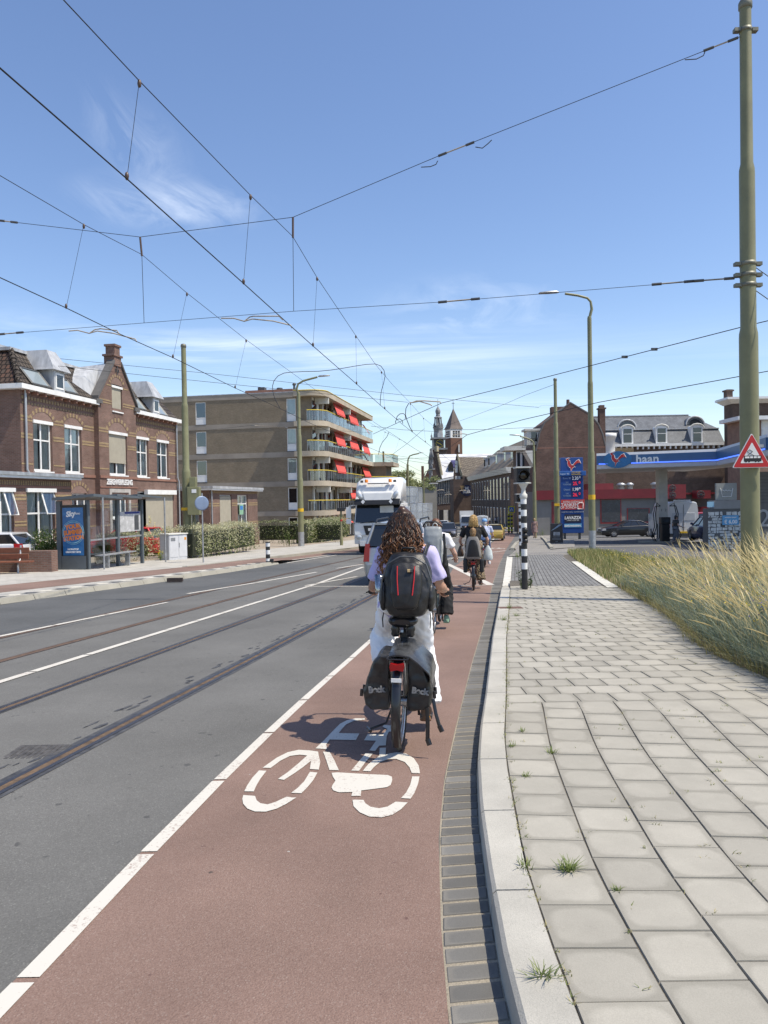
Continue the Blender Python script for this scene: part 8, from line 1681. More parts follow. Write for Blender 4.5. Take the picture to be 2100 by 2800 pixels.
def lorry():
 T=thing('white_lorry',(-.33,38.25,gz(38.25)),'white articulated lorry with tall roof deflector carrying fence panels','truck',None,-.175)
 W=paint('lorry_white',(.72,.72,.70),.0);w=1.25;b=MB()
 R=lambda y,z0,z1,f:[Vector((x*f,y,z))for x,z in((-w,z0),(w,z0),(w,z1-.1),(w*.94,z1),(-w*.94,z1),(-w,z1-.1))]
 b.loft([R(.12,.95,1.62,.93),R(0,1.0,1.60,.97),R(.03,1.25,1.62,.99)],0,True,False)
 b.hexa([(-w,.10,.55),(w,.10,.55),(w,2.2,.55),(-w,2.2,.55),(-w,.06,1.6),(w,.06,1.6),(w,2.2,1.6),(-w,2.2,1.6)]);b.hexa([(-w,.07,1.603),(w,.07,1.603),(w,2.2,1.603),(-w,2.2,1.603),(-w*.95,.32,2.62),(w*.95,.32,2.62),(w,2.2,2.62),(-w,2.2,2.62)])
 cab=b.build('cab',W,T,local=True,bevel=.06)
 g=MB();g.quad((-w*.94,.05,1.66),(w*.94,.05,1.66),(w*.90,.285,2.55),(-w*.90,.285,2.55));g.v=[v+Vector((0,-.012,0))for v in g.v];g.build('windscreen',M['carglass'],T,local=True)
 for s in(-1,1):g=MB();x=s*(w+.006);g.quad((x,.5,1.75),(x,1.3,1.75),(x*.985,1.3,2.45),(x*.97,.5,2.45));g.build('side_window',M['carglass'],T,local=True)
 v=MB();v.hexa([(-w*.96,-.12,2.56),(w*.96,-.12,2.56),(w*.96,.4,2.62),(-w*.96,.4,2.62),(-w*.92,.02,2.86),(w*.92,.02,2.86),(w*.92,.4,2.86),(-w*.92,.4,2.86)]);v.build('sun_visor',M['black'],T,local=True,bevel=.03)
 d=MB();d.loft([[Vector(p)for p in((-w*.95,y,z0),(w*.95,y,z0),(w*.93,y+.1,z1-.15),(w*.8,y+.15,z1),(-w*.8,y+.15,z1),(-w*.93,y+.1,z1-.15))]for y,z0,z1 in((.12,2.75,3.1),(.22,2.7,3.5),(.55,2.63,3.86),(1.3,2.63,3.98),(2.15,2.63,3.98))],0,True,True);d.build('roof_deflector',W,T,local=True,recalc=True)
 p=MB();p.hexa([(-.7,-.02,2.74),(.7,-.02,2.74),(.75,.3,2.74),(-.75,.3,2.74),(-.8,.07,3.2),(.8,.07,3.2),(.8,.4,3.25),(-.8,.4,3.25)]);p.build('deflector_panel',W,T,local=True,bevel=.06)
 s_=MB();s_.box(-.55,.27,3.62,.55,.34,3.67);s_.build('roof_slot',M['dsteel'],T,local=True)
 for s in(-1,1):
  o=MB();o.lathe([(.09,0),(.09,.14),(.06,.17)],(s*.62,.35,3.70),12);o.build('beacon',mat('amber_beacon',(.75,.22,.02),.2,0,0),T,local=True);o=MB();o.lathe([(.08,0),(.08,.12)],(s*.86,.35,3.70),10);o.build('horn',M['dsteel'],T,local=True)
  o=MB();o.ell((s*.93,.02,3.05),(.13,.10,.24),12,8,rot=Matrix.Rotation(s*.5,3,'Y'));o.build('roof_light',M['lampglass'],T,local=True)
  o=MB();o.extr([(s*.72,-.125,2.60),(s*.72+.10,-.122,2.71),(s*.72,-.11,2.84),(s*.72-.10,-.122,2.71)],(0,-.03,0));o.build('diamond_mark',M['white'],T,local=True)
  o=MB();o.ell((s*1.0,.05,.92),(.17,.08,.13),12,8);o.build('headlight',M['lampglass'],T,local=True)
  o=MB();o.tube([(s*w*.97,.25,2.55),(s*1.5,.1,2.5),(s*1.52,.1,2.3)],.025,6);o.box(s*1.53-.13,.05,1.9,s*1.53+.13,.15,2.45);o.box(s*1.53-.13,.05,1.6,s*1.53+.13,.15,1.86);o.build('mirror',W,T,local=True,bevel=.04)
  wheel(T,s*1.2,1.3,.5,.32);wheel(T,s*1.2,4.2,.5,.5);wheel(T,s*1.2,10.6,.5,.5);wheel(T,s*1.2,11.9,.5,.5)
 k=MB();k.hexa([(-.62,-.02,1.02),(.62,-.02,1.02),(.62,.1,1.02),(-.62,.1,1.02),(-.75,-.015,1.5),(.75,-.015,1.5),(.75,.1,1.5),(-.75,.1,1.5)]);k.build('grille',M['black'],T,local=True);k=MB();k.box(-.5,-.05,1.22,.5,-.025,1.36);k.box(-.95,-.04,.45,.95,.1,.72);k.build('bumper',W,T,local=True,bevel=.03);k=MB();k.box(-.3,-.06,.5,.3,-.043,.62);k.build('number_plate',M['plate'],T,local=True)
 k=MB();k.tube([(-.9,.0,1.63),(-.2,-.02,1.72)],.015,4);k.tube([(.1,.0,1.63),(.8,-.02,1.72)],.015,4);k.build('wiper',M['black'],T,local=True);k=MB();k.box(.1,.16,2.15,.8,.19,2.5);k.build('visor_card',M['offwhite'],T,local=True)
 c=MB();c.box(-1.1,2.3,.75,1.1,13.5,1.1);c.box(-1.25,3.2,1.103,1.25,13.5,1.25);c.box(-1.25,3.2,1.253,1.25,3.3,2.4);c.build('trailer_bed',M['dsteel'],T,local=True)
 fm,nt,bs=_nt('fence_mesh');tr=_n(nt,'ShaderNodeBsdfTransparent');mx=_n(nt,'ShaderNodeMixShader',i_0=.42);bs.inputs['Base Color'].default_value=(.42,.47,.52,1);bs.inputs['Roughness'].default_value=.5;nt.links.new(tr.outputs[0],mx.inputs[1]);nt.links.new(bs.outputs[0],mx.inputs[2]);nt.links.new(mx.outputs[0],nt.nodes['Material Output'].inputs[0])
 k=0
 for y0,n,h in((3.4,2,2.25),(9.0,2,1.25)):
  for i in range(n):
   for x in(1.2,.9,.6,.0,-.6,-1.15):
    if i==0 or x>.5:
     a,b_=y0+i*2.75,y0+i*2.75+2.65
     F=thing('fence_panel',T.matrix_basis@Vector((x,a,1.26)),'wire mesh fence panel standing upright on the lorry bed','fence panel','mesh fence panels loaded on the lorry',-.175);F.location=(T.location.x+x*cos(.175)+a*sin(.175),T.location.y-x*sin(.175)+a*cos(.175),gz(38.25)+1.26)
     f=MB();L_=b_-a
     for p,q in(((0,0,0),(0,0,h)),((0,L_,0),(0,L_,h)),((0,0,h),(0,L_,h)),((0,0,.05),(0,L_,.05)),((0,0,h*.6),(0,L_,h*.6))):f.tube([p,q],.022,5)
     f.build('frame',M['galv'],F,local=True);f=MB();f.quad((0,0,.02),(0,L_,.02),(0,L_,h),(0,0,h));f.build('mesh',fm,F,local=True)
lorry()
M['skin']=mat('skin',(.42,.235,.155),.5,0,.06,8,sss=.1);M['skin2']=mat('pale_skin',(.55,.34,.26),.5,0,.06,8,sss=.1);M['bikeblack']=mat('bike_black',(.012,.012,.014),.3,0,0,coat=.3)
NZ=lambda v,s:mnoise.noise(v*s)
def bicycle(name,label,loc,rz,frame=None,basket=False,R=.345,down=1,light=True):
 T=thing(name,loc,label,'bicycle','bicycles in the cycle lane',rz);fm=frame or M['bikeblack'];WB=1.08
 for y,nm in((0,'rear_wheel'),(WB,'front_wheel')):
  t=MB();t.ring((0,y,R),(1,0,0),R-.02,.02,48,10);wl=t.build(nm,M['rubber'],T,local=True,uv=False)
  r=MB();r.ring((0,y,R),(1,0,0),R-.05,.013,40,6);r.cyl((-.045,y,R),(.045,y,R),.024 if y else.04,n=12)
  for k in range(28):a=2*pi*k/28;s=.03 if k%2 else-.03;r.tube([(s,y,R),(0,y+(R-.05)*cos(a),R+(R-.05)*sin(a))],.0016,3)
  r.build('rim',M['steel'],wl,local=True,uv=False)
  m=MB();a0,a1=(radians(-10),radians(165))if y==0 else(radians(35),radians(190))
  arc=[(y+(R+.03)*cos(a0+(a1-a0)*i/16)*(-1 if y==0 else-1)*-1,R+(R+.03)*sin(a0+(a1-a0)*i/16))for i in range(17)]if y else[(-(R+.03)*cos(radians(-38)+radians(180)*i/18),R+(R+.03)*sin(radians(-38)+radians(180)*i/18))for i in range(19)]
  m.loft([[Vector((.033*cos(q)*1.0,yy+(yy-y)/(R+.03)*.014*sin(q),zz+(zz-R)/(R+.03)*.014*sin(q)))for q in[pi*2*k/10 for k in range(10)]]for yy,zz in arc],0,True,True);m.build('mudguard',M['bikeblack'],T,local=True,uv=False)
 f=MB();bb=(0,.46,.28);st=(0,.30,.72);hd0,hd1=(0,.86,.62),(0,.80,.98)
 f.tube([bb,st],.017,8);f.tube([bb,(0,.62,.36),hd0],.02,8);f.tube([st,(0,.28,.86)],.013,8);f.tube([(0,.87,.58),hd1,(0,.79,1.03)],.018,8);f.tube([(0,.37,.52),(0,.6,.52),(0,.84,.70)],.017,8)
 for s in(-1,1):f.tube([(s*.03,.44,.28),(s*.06,.0,R)],.010,6);f.tube([(s*.02,.31,.68),(s*.06,.0,R)],.008,6);f.tube([(s*.03,.89,.60),(s*.055,.98,.60),(s*.05,WB,R)],.011,6);f.tube([(s*.07,-.28,.70),(s*.07,.25,.70)],.007,5);f.tube([(s*.07,-.22,.70),(s*.06,0,R)],.006,5)
 for y in(-.28,-.1,.1):f.tube([(-.07,y,.70),(.07,y,.70)],.006,5)
 f.build('frame',fm,T,local=True,uv=False)
 s=MB();s.loft([[Vector((w_*cos(q),y,.90+dz+t*sin(q)))for q in[2*pi*k/14 for k in range(14)]]for y,w_,t,dz in((.055,.06,.02,0),(.07,.10,.042,0),(.14,.112,.045,0),(.22,.09,.04,-.002),(.30,.04,.028,-.005),(.36,.025,.022,-.008),(.39,.012,.01,-.01))],0,True,True);sd=s.build('saddle',M['bikeblack'],T,local=True,uv=False)
 s=MB()
 for k in(-.055,.055):s.lathe([(.022,.785),(.034,.80),(.03,.82),(.036,.84),(.028,.865)],(k,.12,0),10);s.tube([(k,.12,.80),(0,.27,.78)],.008,5)
 s.box(-.03,.2,.72,.03,.3,.80);s.build('saddle_spring',M['bikeblack'],sd,local=True,uv=False)
 h=MB();h.tube([(-.30,.60,1.05),(-.29,.66,1.06),(-.22,.78,1.07),(0,.80,1.05),(.22,.78,1.07),(.29,.66,1.06),(.30,.60,1.05)],.012,8)
 hb=h.build('handlebar',M['steel'],T,local=True,uv=False)
 for k in(-1,1):
  g=MB();g.tube([(k*.305,.57,1.05),(k*.285,.68,1.06)],.019,8);g.tube([(k*.27,.72,1.05),(k*.32,.74,1.045),(k*.345,.64,1.035)],.006,5)
  g.build('grip',M['rubber'],hb,local=True,uv=False)
 c=MB();c.cyl((-.1,.46,.28),(.1,.46,.28),.02,n=8);dz=.17*down
 for k in(-1,1):c.tube([(k*.085,.46,.28),(k*.095,.46+.02*k,.28-k*dz)],.010,6)
 c.loft([[Vector((.06,.46+(.095 if i<9 else 0)*cos(q),.28))for q in(0,)]*3 for i in(0,)],0,False)if 0 else None
 c.loft([[Vector((x,y,z))for y,z in((-.02,R-.05),(.46,.19),(.55,.22),(.56,.33),(.46,.37),(-.02,R+.05))]for x in(.045,.07)],0,True,False);c.build('crank',M['bikeblack'],T,local=True,uv=False)
 for k in(-1,1):
  p=MB();z=.28-k*dz;p.box(min(k*.105,k*.20),.41+.02*k,z-.012,max(k*.105,k*.20),.51+.02*k,z+.012);pd=p.build('pedal',M['dsteel'],T,local=True);p=MB();p.box(min(k*.125,k*.185),.402+.02*k,z-.008,max(k*.125,k*.185),.4095+.02*k,z+.008);p.build('reflector',mat('amber_reflector',(.8,.35,.02),.3,0,0),pd,local=True)
 if light:l=MB();l.loft([[Vector((x_,y,.655+z_))for x_,z_ in((-.046,.024),(0,.015),(.046,.024),(.05,0),(.042,-.03),(0,-.019),(-.042,-.03),(-.05,0))]for y in(-.315,-.27)],0,True,False);l.build('rear_light',M['tail'],T,local=True,bevel=.006)
 k=MB();k.tube([(-.05,-.02,.33),(-.10,-.06,.20),(-.22,-.10,.16)],.009,6);k.tube([(-.20,-.14,.16),(-.235,-.06,.16)],.012,6);k.build('kickstand',M['bikeblack'],T,local=True,uv=False)
 return T
def seg(mb,pts,rad,n=12,flat=None):return mb.tube(pts,rad,n,flat=flat)
def hand(mb,w,d,s,grip=True,sc=1.0):
 """Palm and five fingers closing round a grip; w wrist, d forward, s side of the body."""
 d=d.normalized();r=.0
 mb.ell(w+d*.05*sc,(.042*sc,.048*sc,.022*sc),10,6)
 for i in range(4):
  o=Vector((s*(.030-.020*i)*sc,0,0));L=(.9,1.0,.95,.75)[i]*sc;a=w+d*.085*sc+o
  mb.tube([a-d*.02,a+d*.03*L+Vector((0,0,-.004)),a+d*.045*L+Vector((0,0,-.03*L)),a+d*.02*L+Vector((0,0,-.055*L)),a-d*.005*L+Vector((0,0,-.05*L))],[.010*sc,.0095*sc,.009*sc,.0085*sc,.007*sc],7)
 t=w+d*.03*sc-Vector((s*.035*sc,0,0));mb.tube([t,t+Vector((-s*.025,.02,-.015))*sc,t+Vector((-s*.018,.05,-.035))*sc],[.013*sc,.012*sc,.009*sc],7)
def rider(label,loc,rz,skin,shirt,trous,shoes,hairf=None,j=None,vox=.014,sleeve=.62,flare=1.0,gr=None,name='person',parent_cut=False):
 """A seated cyclist: one continuous body, clothing as its parts."""
 J=dict(hip=(0,.25,1.02),chest=(0,.29,1.27),neck=(0,.33,1.43),head=(0,.37,1.575),sh=.175,shz=1.39,shy=.31,el=(.275,.42,1.13),ha=(.285,.60,1.065),kr=(.11,.60,.60),kl=(-.13,.66,.80),fr=(.15,.46,.16),fl=(-.15,.46,.50),w=.165)
 J.update(j or{});V=Vector;T=thing(name,loc,label,'person',gr,rz);b=MB();hip,ch,nk,hd=V(J['hip']),V(J['chest']),V(J['neck']),V(J['head'])
 def torso(mb,g):
  rings=[]
  for c,rx,ry in((hip-V((0,0,.12)),.10,.09),(hip-V((0,.02,.03)),J['w'],.135),(hip+V((0,.01,.08)),J['w']*.97,.125),(hip.lerp(ch,.5),J['w']*.80,.105),(ch,J['w']*.94,.115),(ch.lerp(nk,.55),J['w']*1.0,.10),(nk-V((0,0,.02)),.075,.065),(nk+V((0,.005,.02)),.052,.055)):
   rings.append([c+V(((rx+g)*cos(2*pi*k/18),(ry+g)*sin(2*pi*k/18),0))for k in range(18)])
  mb.loft(rings,0,True)
 torso(b,0);seg(b,[nk-V((0,.02,.05)),nk.lerp(hd,.5),hd-V((0,.01,.03))],[.06,.052,.05])
 b.ell(hd,(.076,.095,.112),16,12);b.ell(hd+V((0,.035,-.06)),(.055,.065,.06),12,8);b.tube([hd+V((0,.085,.02)),hd+V((0,.118,-.025))],[.010,.017],8)
 for s in(-1,1):b.ell(hd+V((s*.078,-.005,-.01)),(.012,.022,.032),8,6);b.ell(hd+V((s*.03,.088,.012)),(.016,.012,.010),8,6)
 b.ell(hd+V((0,.093,-.062)),(.025,.012,.009),8,6)
 arms=[]
 for s in(-1,1):
  E=J.get('el'+('r' if s>0 else 'l'),(s*J['el'][0],)+tuple(J['el'][1:]));H=J.get('ha'+('r' if s>0 else 'l'),(s*J['ha'][0],)+tuple(J['ha'][1:]));S0=V((s*J['sh'],J['shy'],J['shz']));E,H=V(E),V(H);arms.append((S0,E,H,s))
  seg(b,[S0-V((s*.06,0,-.02)),S0,S0 .lerp(E,.35),S0 .lerp(E,.75),E,E.lerp(H,.25),E.lerp(H,.7),H],[.055,.056,.05,.041,.038,.041,.033,.026]);hand(b,H,(H-E)*.4+V((-s*.02,.10,.0)),s)
 legs=[]
 for s,K,Fo in((1,J['kr'],J['fr']),(-1,J['kl'],J['fl'])):
  h0=hip+V((s*.09,.01,-.04));K=V(K);A=V(Fo);legs.append((h0,K,A,s))
  seg(b,[h0,h0 .lerp(K,.4),h0 .lerp(K,.85),K,K.lerp(A,.3),K.lerp(A,.75),A],[.092,.08,.062,.056,.055,.04,.034]);b.ell(A+V((0,.06,-.04)),(.04,.12,.035),10,8)
 remesh(b,vox,3).build('body',skin,T,local=True,uv=False)
 t=MB();torso(t,.022)
 t.v=[v for v in t.v]
 for S0,E,H,s in arms:seg(t,[S0-V((s*.09,0,-.015)),S0+V((0,0,.0)),S0 .lerp(E,sleeve*.6),S0 .lerp(E,sleeve)],[.060,.068,.066,.071])
 remesh(t,vox,4,lambda v:.010*NZ(v,8)+.008*NZ(v+V((0,0,v.x*.8)),19)).build('shirt',shirt,T,local=True,uv=False)
 if trous:
  q=MB();rings=[[c+V((rx*cos(2*pi*k/18),ry*sin(2*pi*k/18),0))for k in range(18)]for c,rx,ry in((hip-V((0,.0,.11)),.12,.11),(hip-V((0,.03,.05)),J['w']+.025,.16),(hip+V((0,.0,.05)),J['w']+.026,.15),(hip+V((0,.01,.12)),J['w']+.012,.14))];q.loft(rings,0,True)
  for h0,K,A,s in legs:a2=K.lerp(A,.9 if flare>1.2 else.82);seg(q,[h0+V((0,-.01,.03)),h0 .lerp(K,.4),h0 .lerp(K,.9),K,K.lerp(a2,.4),a2],[.112,.103,.088,.086*flare**.5,.082*flare,.084*flare])
  remesh(q,vox,4,lambda v:.013*NZ(V((v.x,v.y,v.z*.4)),13)+.008*NZ(V((v.x*.6,v.y*.6,v.z+v.x)),24)).build('trousers',trous,T,local=True,uv=False)
 for h0,K,A,s in legs:o=MB();o.ell(A+V((0,.07,-.035)),(.046,.135,.042),12,8);o.ell(A+V((0,.0,.0)),(.045,.05,.05),10,6);o.box(A.x-.045,A.y-.05,A.z-.085,A.x+.045,A.y+.19,A.z-.055);remesh(o,.012,3).build('shoe',shoes,T,local=True,uv=False)
 return T,hd,J
def hairmat(name,top,tip,z0,z1):
 m,nt,bs=_nt(name);L=nt.links.new;bs.inputs['Roughness'].default_value=.38;bs.inputs['Specular IOR Level'].default_value=.5;tc=_n(nt,'ShaderNodeTexCoord');sp=_n(nt,'ShaderNodeSeparateXYZ');L(tc.outputs['Object'],sp.inputs[0]);r=_n(nt,'ShaderNodeMapRange',i_1=z1,i_2=z0);L(sp.outputs[2],r.inputs[0]);g=_n(nt,'ShaderNodeNewGeometry');a=_n(nt,'ShaderNodeMath',operation='MULTIPLY_ADD',use_clamp=True);L(g.outputs['Random Per Island'],a.inputs[0]);a.inputs[1].default_value=.75;s=_n(nt,'ShaderNodeMath',operation='SUBTRACT');L(r.outputs[0],s.inputs[0]);s.inputs[1].default_value=.42;L(s.outputs[0],a.inputs[2])
 mx=_n(nt,'ShaderNodeMix',data_type='RGBA');L(a.outputs[0],mx.inputs[0]);mx.inputs[6].default_value=C4(top);mx.inputs[7].default_value=C4(tip);L(mx.outputs[2],bs.inputs['Base Color']);return m
def long_hair(T,hd,mt,n,length,spread,curl,top=0.0,sd=1,rad=.0045):
 rr=random.Random(sd);b=MB();b.ell(hd+Vector((0,-.025,.02)),(.095,.105,.115),14,10);L=length
 b.loft([[hd+Vector((w*cos(2*pi*k/16),-.06-dy+d*sin(2*pi*k/16),z))for k in range(16)]for z,w,d,dy in((.05,.08,.06,0),(-.05,.105,.075,.01),(-L*.4,spread*.8,.07,.04),(-L*.75,spread*.95,.06,.06),(-L,spread*.7,.03,.06))],0,True)
 if top:b.ell(hd+Vector((0,-.045,.115)),(.045,.045,.038),12,8)
 o=remesh(b,.012,3,lambda v:.014*NZ(v,16)+.012*NZ(v,40));s=MB()
 for i in range(n):
  a=rr.uniform(-.15,pi+.15)if rr.random()<.9 else rr.uniform(0,6.3);el=rr.uniform(.15,1.35);r0=Vector((cos(a)*cos(el)*.1,-sin(a)*cos(el)*.105-.03,.02+.11*sin(el)));p=hd+r0;fx=cos(a)*spread*rr.uniform(.6,1.12);fy=-.05-.08*max(0,sin(a))-rr.uniform(0,.06);zz=-L*rr.uniform(.55,1.06);ph=rr.uniform(0,6.3);tw=rr.uniform(6,10)*(1 if rr.random()<.5 else-1);k=30;cv=rr.uniform(.45,1.25);pts=[]
  for q in range(k+1):
   t=q/k;e=t**.75;c=hd+Vector((r0 .x+(fx-r0 .x)*e+.0,r0 .y+(fy-r0 .y)*min(1,t*1.6),r0 .z+(zz-r0 .z)*t));rr_=curl*cv*(.15+t)*(.7+.5*sin(ph+3*t));pts.append(c+Vector((rr_*cos(ph+tw*6.28*t/2),rr_*sin(ph+tw*6.28*t/2),0)))
  s.tube(pts,[rad*(1-.6*(q/k)**3)for q in range(k+1)],4)
 j_=join(o,s);return j_.build('hair',mt,T,local=True,uv=False)
def cap_hair(T,hd,mt,r=1.0,dz=0):b=MB();b.ell(hd+Vector((0,-.02,.025+dz)),(.088*r,.108*r,.11*r),14,10);b.ell(hd+Vector((0,-.05,-.03)),(.075*r,.075,.09),12,8);return remesh(b,.010,2,lambda v:.010*NZ(v,40)+.006*NZ(v,90)).build('hair',mt,T,local=True,uv=False)
L1=gd(1096,2047);R1_=-.12
black=mat('bag_black',(.018,.018,.019),.38,0,.2,7,bump=.15,bscale=300);bagw=mat('pannier_black',(.022,.022,.023),.32,0,.25,5,bump=.1,bscale=60)
bk=bicycle('bicycle','black bicycle with red rear light and double black panniers, nearest the camera',L1,R1_)
q=MB();q.box(-.035,-.345,.56,.035,-.336,.585);q.build('reflective_band',M['white'],bk,local=True)
lav=mat('lavender_cotton',(.50,.46,.72),.85,0,.05,4);wt=mat('white_denim',(.90,.90,.91),.85,0,.05,4)
P1,hd,J1=rider('woman with long curly brown hair in lavender shirt and white trousers cycling away',L1,R1_,M['skin'],lav,wt,mat('brown_leather',(.16,.09,.05),.6,0,.15,6),vox=.0105,sleeve=.80,flare=1.45,j=dict(el=(.25,.34,1.12),ha=(.285,.58,1.075),elr=(.262,.33,1.13),w=.178,sh=.172,kl=(-.20,.62,.72),fl=(-.15,.46,.50),head=(-.025,.37,1.575)))
long_hair(P1,hd,hairmat('curly_brown_hair',(.022,.011,.007),(.33,.13,.040),1.14,1.62),900,.40,.17,.025,True,4,.0046)
def strap_pack(label,loc,rz,mt):
 T=thing('backpack',loc,label,'backpack',None,rz);b=MB();cx,cy=0,.10
 rows=[(.93,.08,.06),(.955,.13,.10),(1.02,.17,.125),(1.12,.182,.13),(1.22,.175,.12),(1.32,.155,.10),(1.385,.12,.075),(1.40,.08,.04)]
 b.loft([[Vector((w*(abs(cos(q))**.6)*(1 if cos(q)>0 else-1),cy+(z-.95)*.16+d*(abs(sin(q))**.7)*(1 if sin(q)>0 else-1),z))for q in[2*pi*k/28 for k in range(28)]]for z,w,d in rows],0,True)
 f=remesh(b,.011,2,lambda v:.010*NZ(v,10)+.005*NZ(v,26));f.build('body',mt,T,local=True,uv=False)
 yb=lambda z:cy+(z-.95)*.16-.125
 p=MB();p.loft([[Vector((w*(abs(cos(q))**.5)*(1 if cos(q)>0 else-1),yb(z)-.0+d*(abs(sin(q))**.6)*(1 if sin(q)>0 else-1),z))for q in[2*pi*k/24 for k in range(24)]]for z,w,d in((1.0,.055,.03),(1.02,.085,.055),(1.12,.112,.07),(1.25,.115,.06),(1.315,.10,.035),(1.335,.06,.02))],0,True);remesh(p,.008,2,lambda v:.004*NZ(v,20)).build('front_pocket',mt,T,local=True,uv=False)
 for s in(-1,1):
  r=MB();r.tube([(s*.062,yb(1.30)-.053,1.312),(s*.060,yb(1.22)-.067,1.22),(s*.05,yb(1.1)-.074,1.11)],.0042,6);r.build('red_zip',mat('red_piping',(.5,.015,.02),.5,0,0),T,local=True)
  k=MB();k.ell((s*.172,cy-.0,1.08),(.035,.075,.11),10,8);remesh(k,.01,2,lambda v:.005*NZ(v,25)).build('side_pocket',mt,T,local=True,uv=False)
  w=MB();w.tube([(s*.12,cy+.10,1.38),(s*.14,.24,1.45),(s*.145,.36,1.45),(s*.15,.44,1.36),(s*.165,.40,1.18),(s*.18,cy+.12,1.0)],.022,8,flat=.35);w.tube([(s*.17,cy-.02,.96),(s*.175,cy-.05,.92),(s*.17,cy-.05,.86)],.012,6,flat=.3);w.build('strap',mt,T,local=True,uv=False)
 lb=MB();lb.box(.012,yb(1.28)-.072,1.272,.032,yb(1.28)-.04,1.29);lb.build('label_patch',mat('tan_label',(.6,.42,.2),.6,0,0),T,local=True);lb=MB();lb.box(.033,yb(1.28)-.072,1.272,.048,yb(1.28)-.04,1.29);lb.build('label_patch',M['dsteel'],T,local=True)
 h=MB();h.tube([(-.05,cy+.09,1.39),(-.04,cy+.06,1.43),(.04,cy+.06,1.43),(.05,cy+.09,1.39)],.009,6);z_=h.build('carry_loop',mt,T,local=True);z=MB()
 z.tube([(-.185,yb(1.1)+.03,1.05),(-.18,yb(1.2)+.02,1.2),(-.14,yb(1.3)+.015,1.32),(-.05,yb(1.36)+.01,1.372),(.05,yb(1.36)+.01,1.372),(.14,yb(1.3)+.015,1.32),(.18,yb(1.2)+.02,1.2)],.006,6);z.build('zip',M['dsteel'],T,local=True);return T
strap_pack('big black backpack with two red zips on the curly haired cyclist',L1,R1_,black)
c=MB();c.lathe([(.030,1.10),(.038,1.235),(.034,1.235),(.027,1.11)],(-.205,.10,0),14);cu_=thing('drinking_cup',L1,'clear plastic cup in the side pocket of the black backpack','cup',None,R1_);c.build('cup',clear('cup_plastic',(.85,.88,.9),.25),cu_,local=True)
def panniers():
 T=thing('pannier_bags',L1,'black double pannier bags lettered Beck over the rear rack','bag',None,R1_)
 for s in(-1,1):
  b=MB();out=.175 if s>0 else.185
  b.loft([[Vector((s*x,y,z))for x,y in((.065,-.20),(.065+(out-.02)*f,-.20),(.065+out*f,-.17),(.065+out*f,.17),(.065+(out-.02)*f,.20),(.065,.20))]for z,f in((.335,.70),(.36,.92),(.45,1.0),(.55,.86),(.65,.62),(.70,.40))],0,True,False)
  o=remesh(b,.010,1,lambda v:.010*NZ(v,8)+.008*NZ(v,17));bg=o.build('bag',bagw,T,local=True,uv=False)
  Mx=frameM((s*.150,-.222,.475),(1,0,-.10*(1 if s>0 else-1.0)),(0,-1,0));tx=text_mb('Beck',.056,Mx,.006,.003);tx.build('lettering',mat('grey_print',(.22,.22,.22),.5,0,0),bg,local=True)
  k=MB()
  for y,z in((-.14,.42),(-.02,.42)):k.tube([(s*(.065+out+.006),y-.05,z+.05),(s*(.065+out+.010),y-.05,z-.0)],.012,5,flat=.4)
  k.build('buckle',M['bikeblack'],bg,local=True)
 f=MB();L_=[(-.075,.70),(-.06,.745),(0,.755),(.08,.745),(.14,.70),(.215,.63),(.24,.55)]
 f.loft([[Vector((x,y,z+.012*sin(y*9)))-Vector((0,0,dz))for x,z in L_]+[Vector((x,y,z-.012+.012*sin(y*9)))-Vector((0,0,dz))for x,z in L_[::-1]]for y,dz in((-.24,.02),(-.2,0),(0,.004),(.2,0))],0,True,True);f.build('lid',mat('wet_vinyl',(.05,.052,.055),.22,0,.3,9),T,local=True,recalc=True)
 k=MB();k.tube([(.20,-.21,.36),(.205,-.22,.25),(.205,-.225,.14)],.014,6,flat=.15);k.tube([(.205,-.225,.15),(.22,-.23,.11)],.018,6,flat=.4);k.tube([(.24,-.2,.42),(.26,-.23,.33),(.285,-.24,.25)],.012,6,flat=.15);k.tube([(.285,-.24,.25),(.305,-.245,.21)],.018,6,flat=.4);k.build('loose_strap',M['bikeblack'],T,local=True)
panniers()
LEAN=.022
for o in list(COL.objects):
 if o.parent is None and o.get('label')and(o.location-L1).length<1e-6:o.rotation_euler=(0,LEAN,R1_);o.location.x+=.032 if o['category']in('backpack','cup')else 0
L2=gd(1186,1733);R2_=-.16;wt2=mat('white_cotton',(.72,.72,.74),.85,0,.04,4);bt=mat('black_trousers',(.014,.014,.015),.8,0,.15,6)
bicycle('bicycle','bicycle of the white shirted rider with the grey bag',L2,R2_,mat('dark_green_frame',(.03,.05,.04),.35,0,0,coat=.3))
P2,hd,_=rider('cyclist in white shirt and black trousers carrying a grey rolltop bag',L2,R2_,M['skin2'],wt2,bt,mat('green_shoe',(.22,.36,.25),.6,0,.2,20),flare=1.25,j=dict(elr=(.29,.40,1.14),har=(.30,.58,1.05),kr=(.16,.58,.62),fr=(.15,.46,.17),head=(.02,.40,1.53),neck=(0,.35,1.40)))
cap_hair(P2,hd,mat('chestnut_hair',(.15,.06,.025),.5,0,.35,40));q=MB();q.ring(hd+Vector((.0,-.13,.03)),(.3,1,0),.035,.008,16,6);q.build('hair_clip',M['offwhite'],P2,local=True)
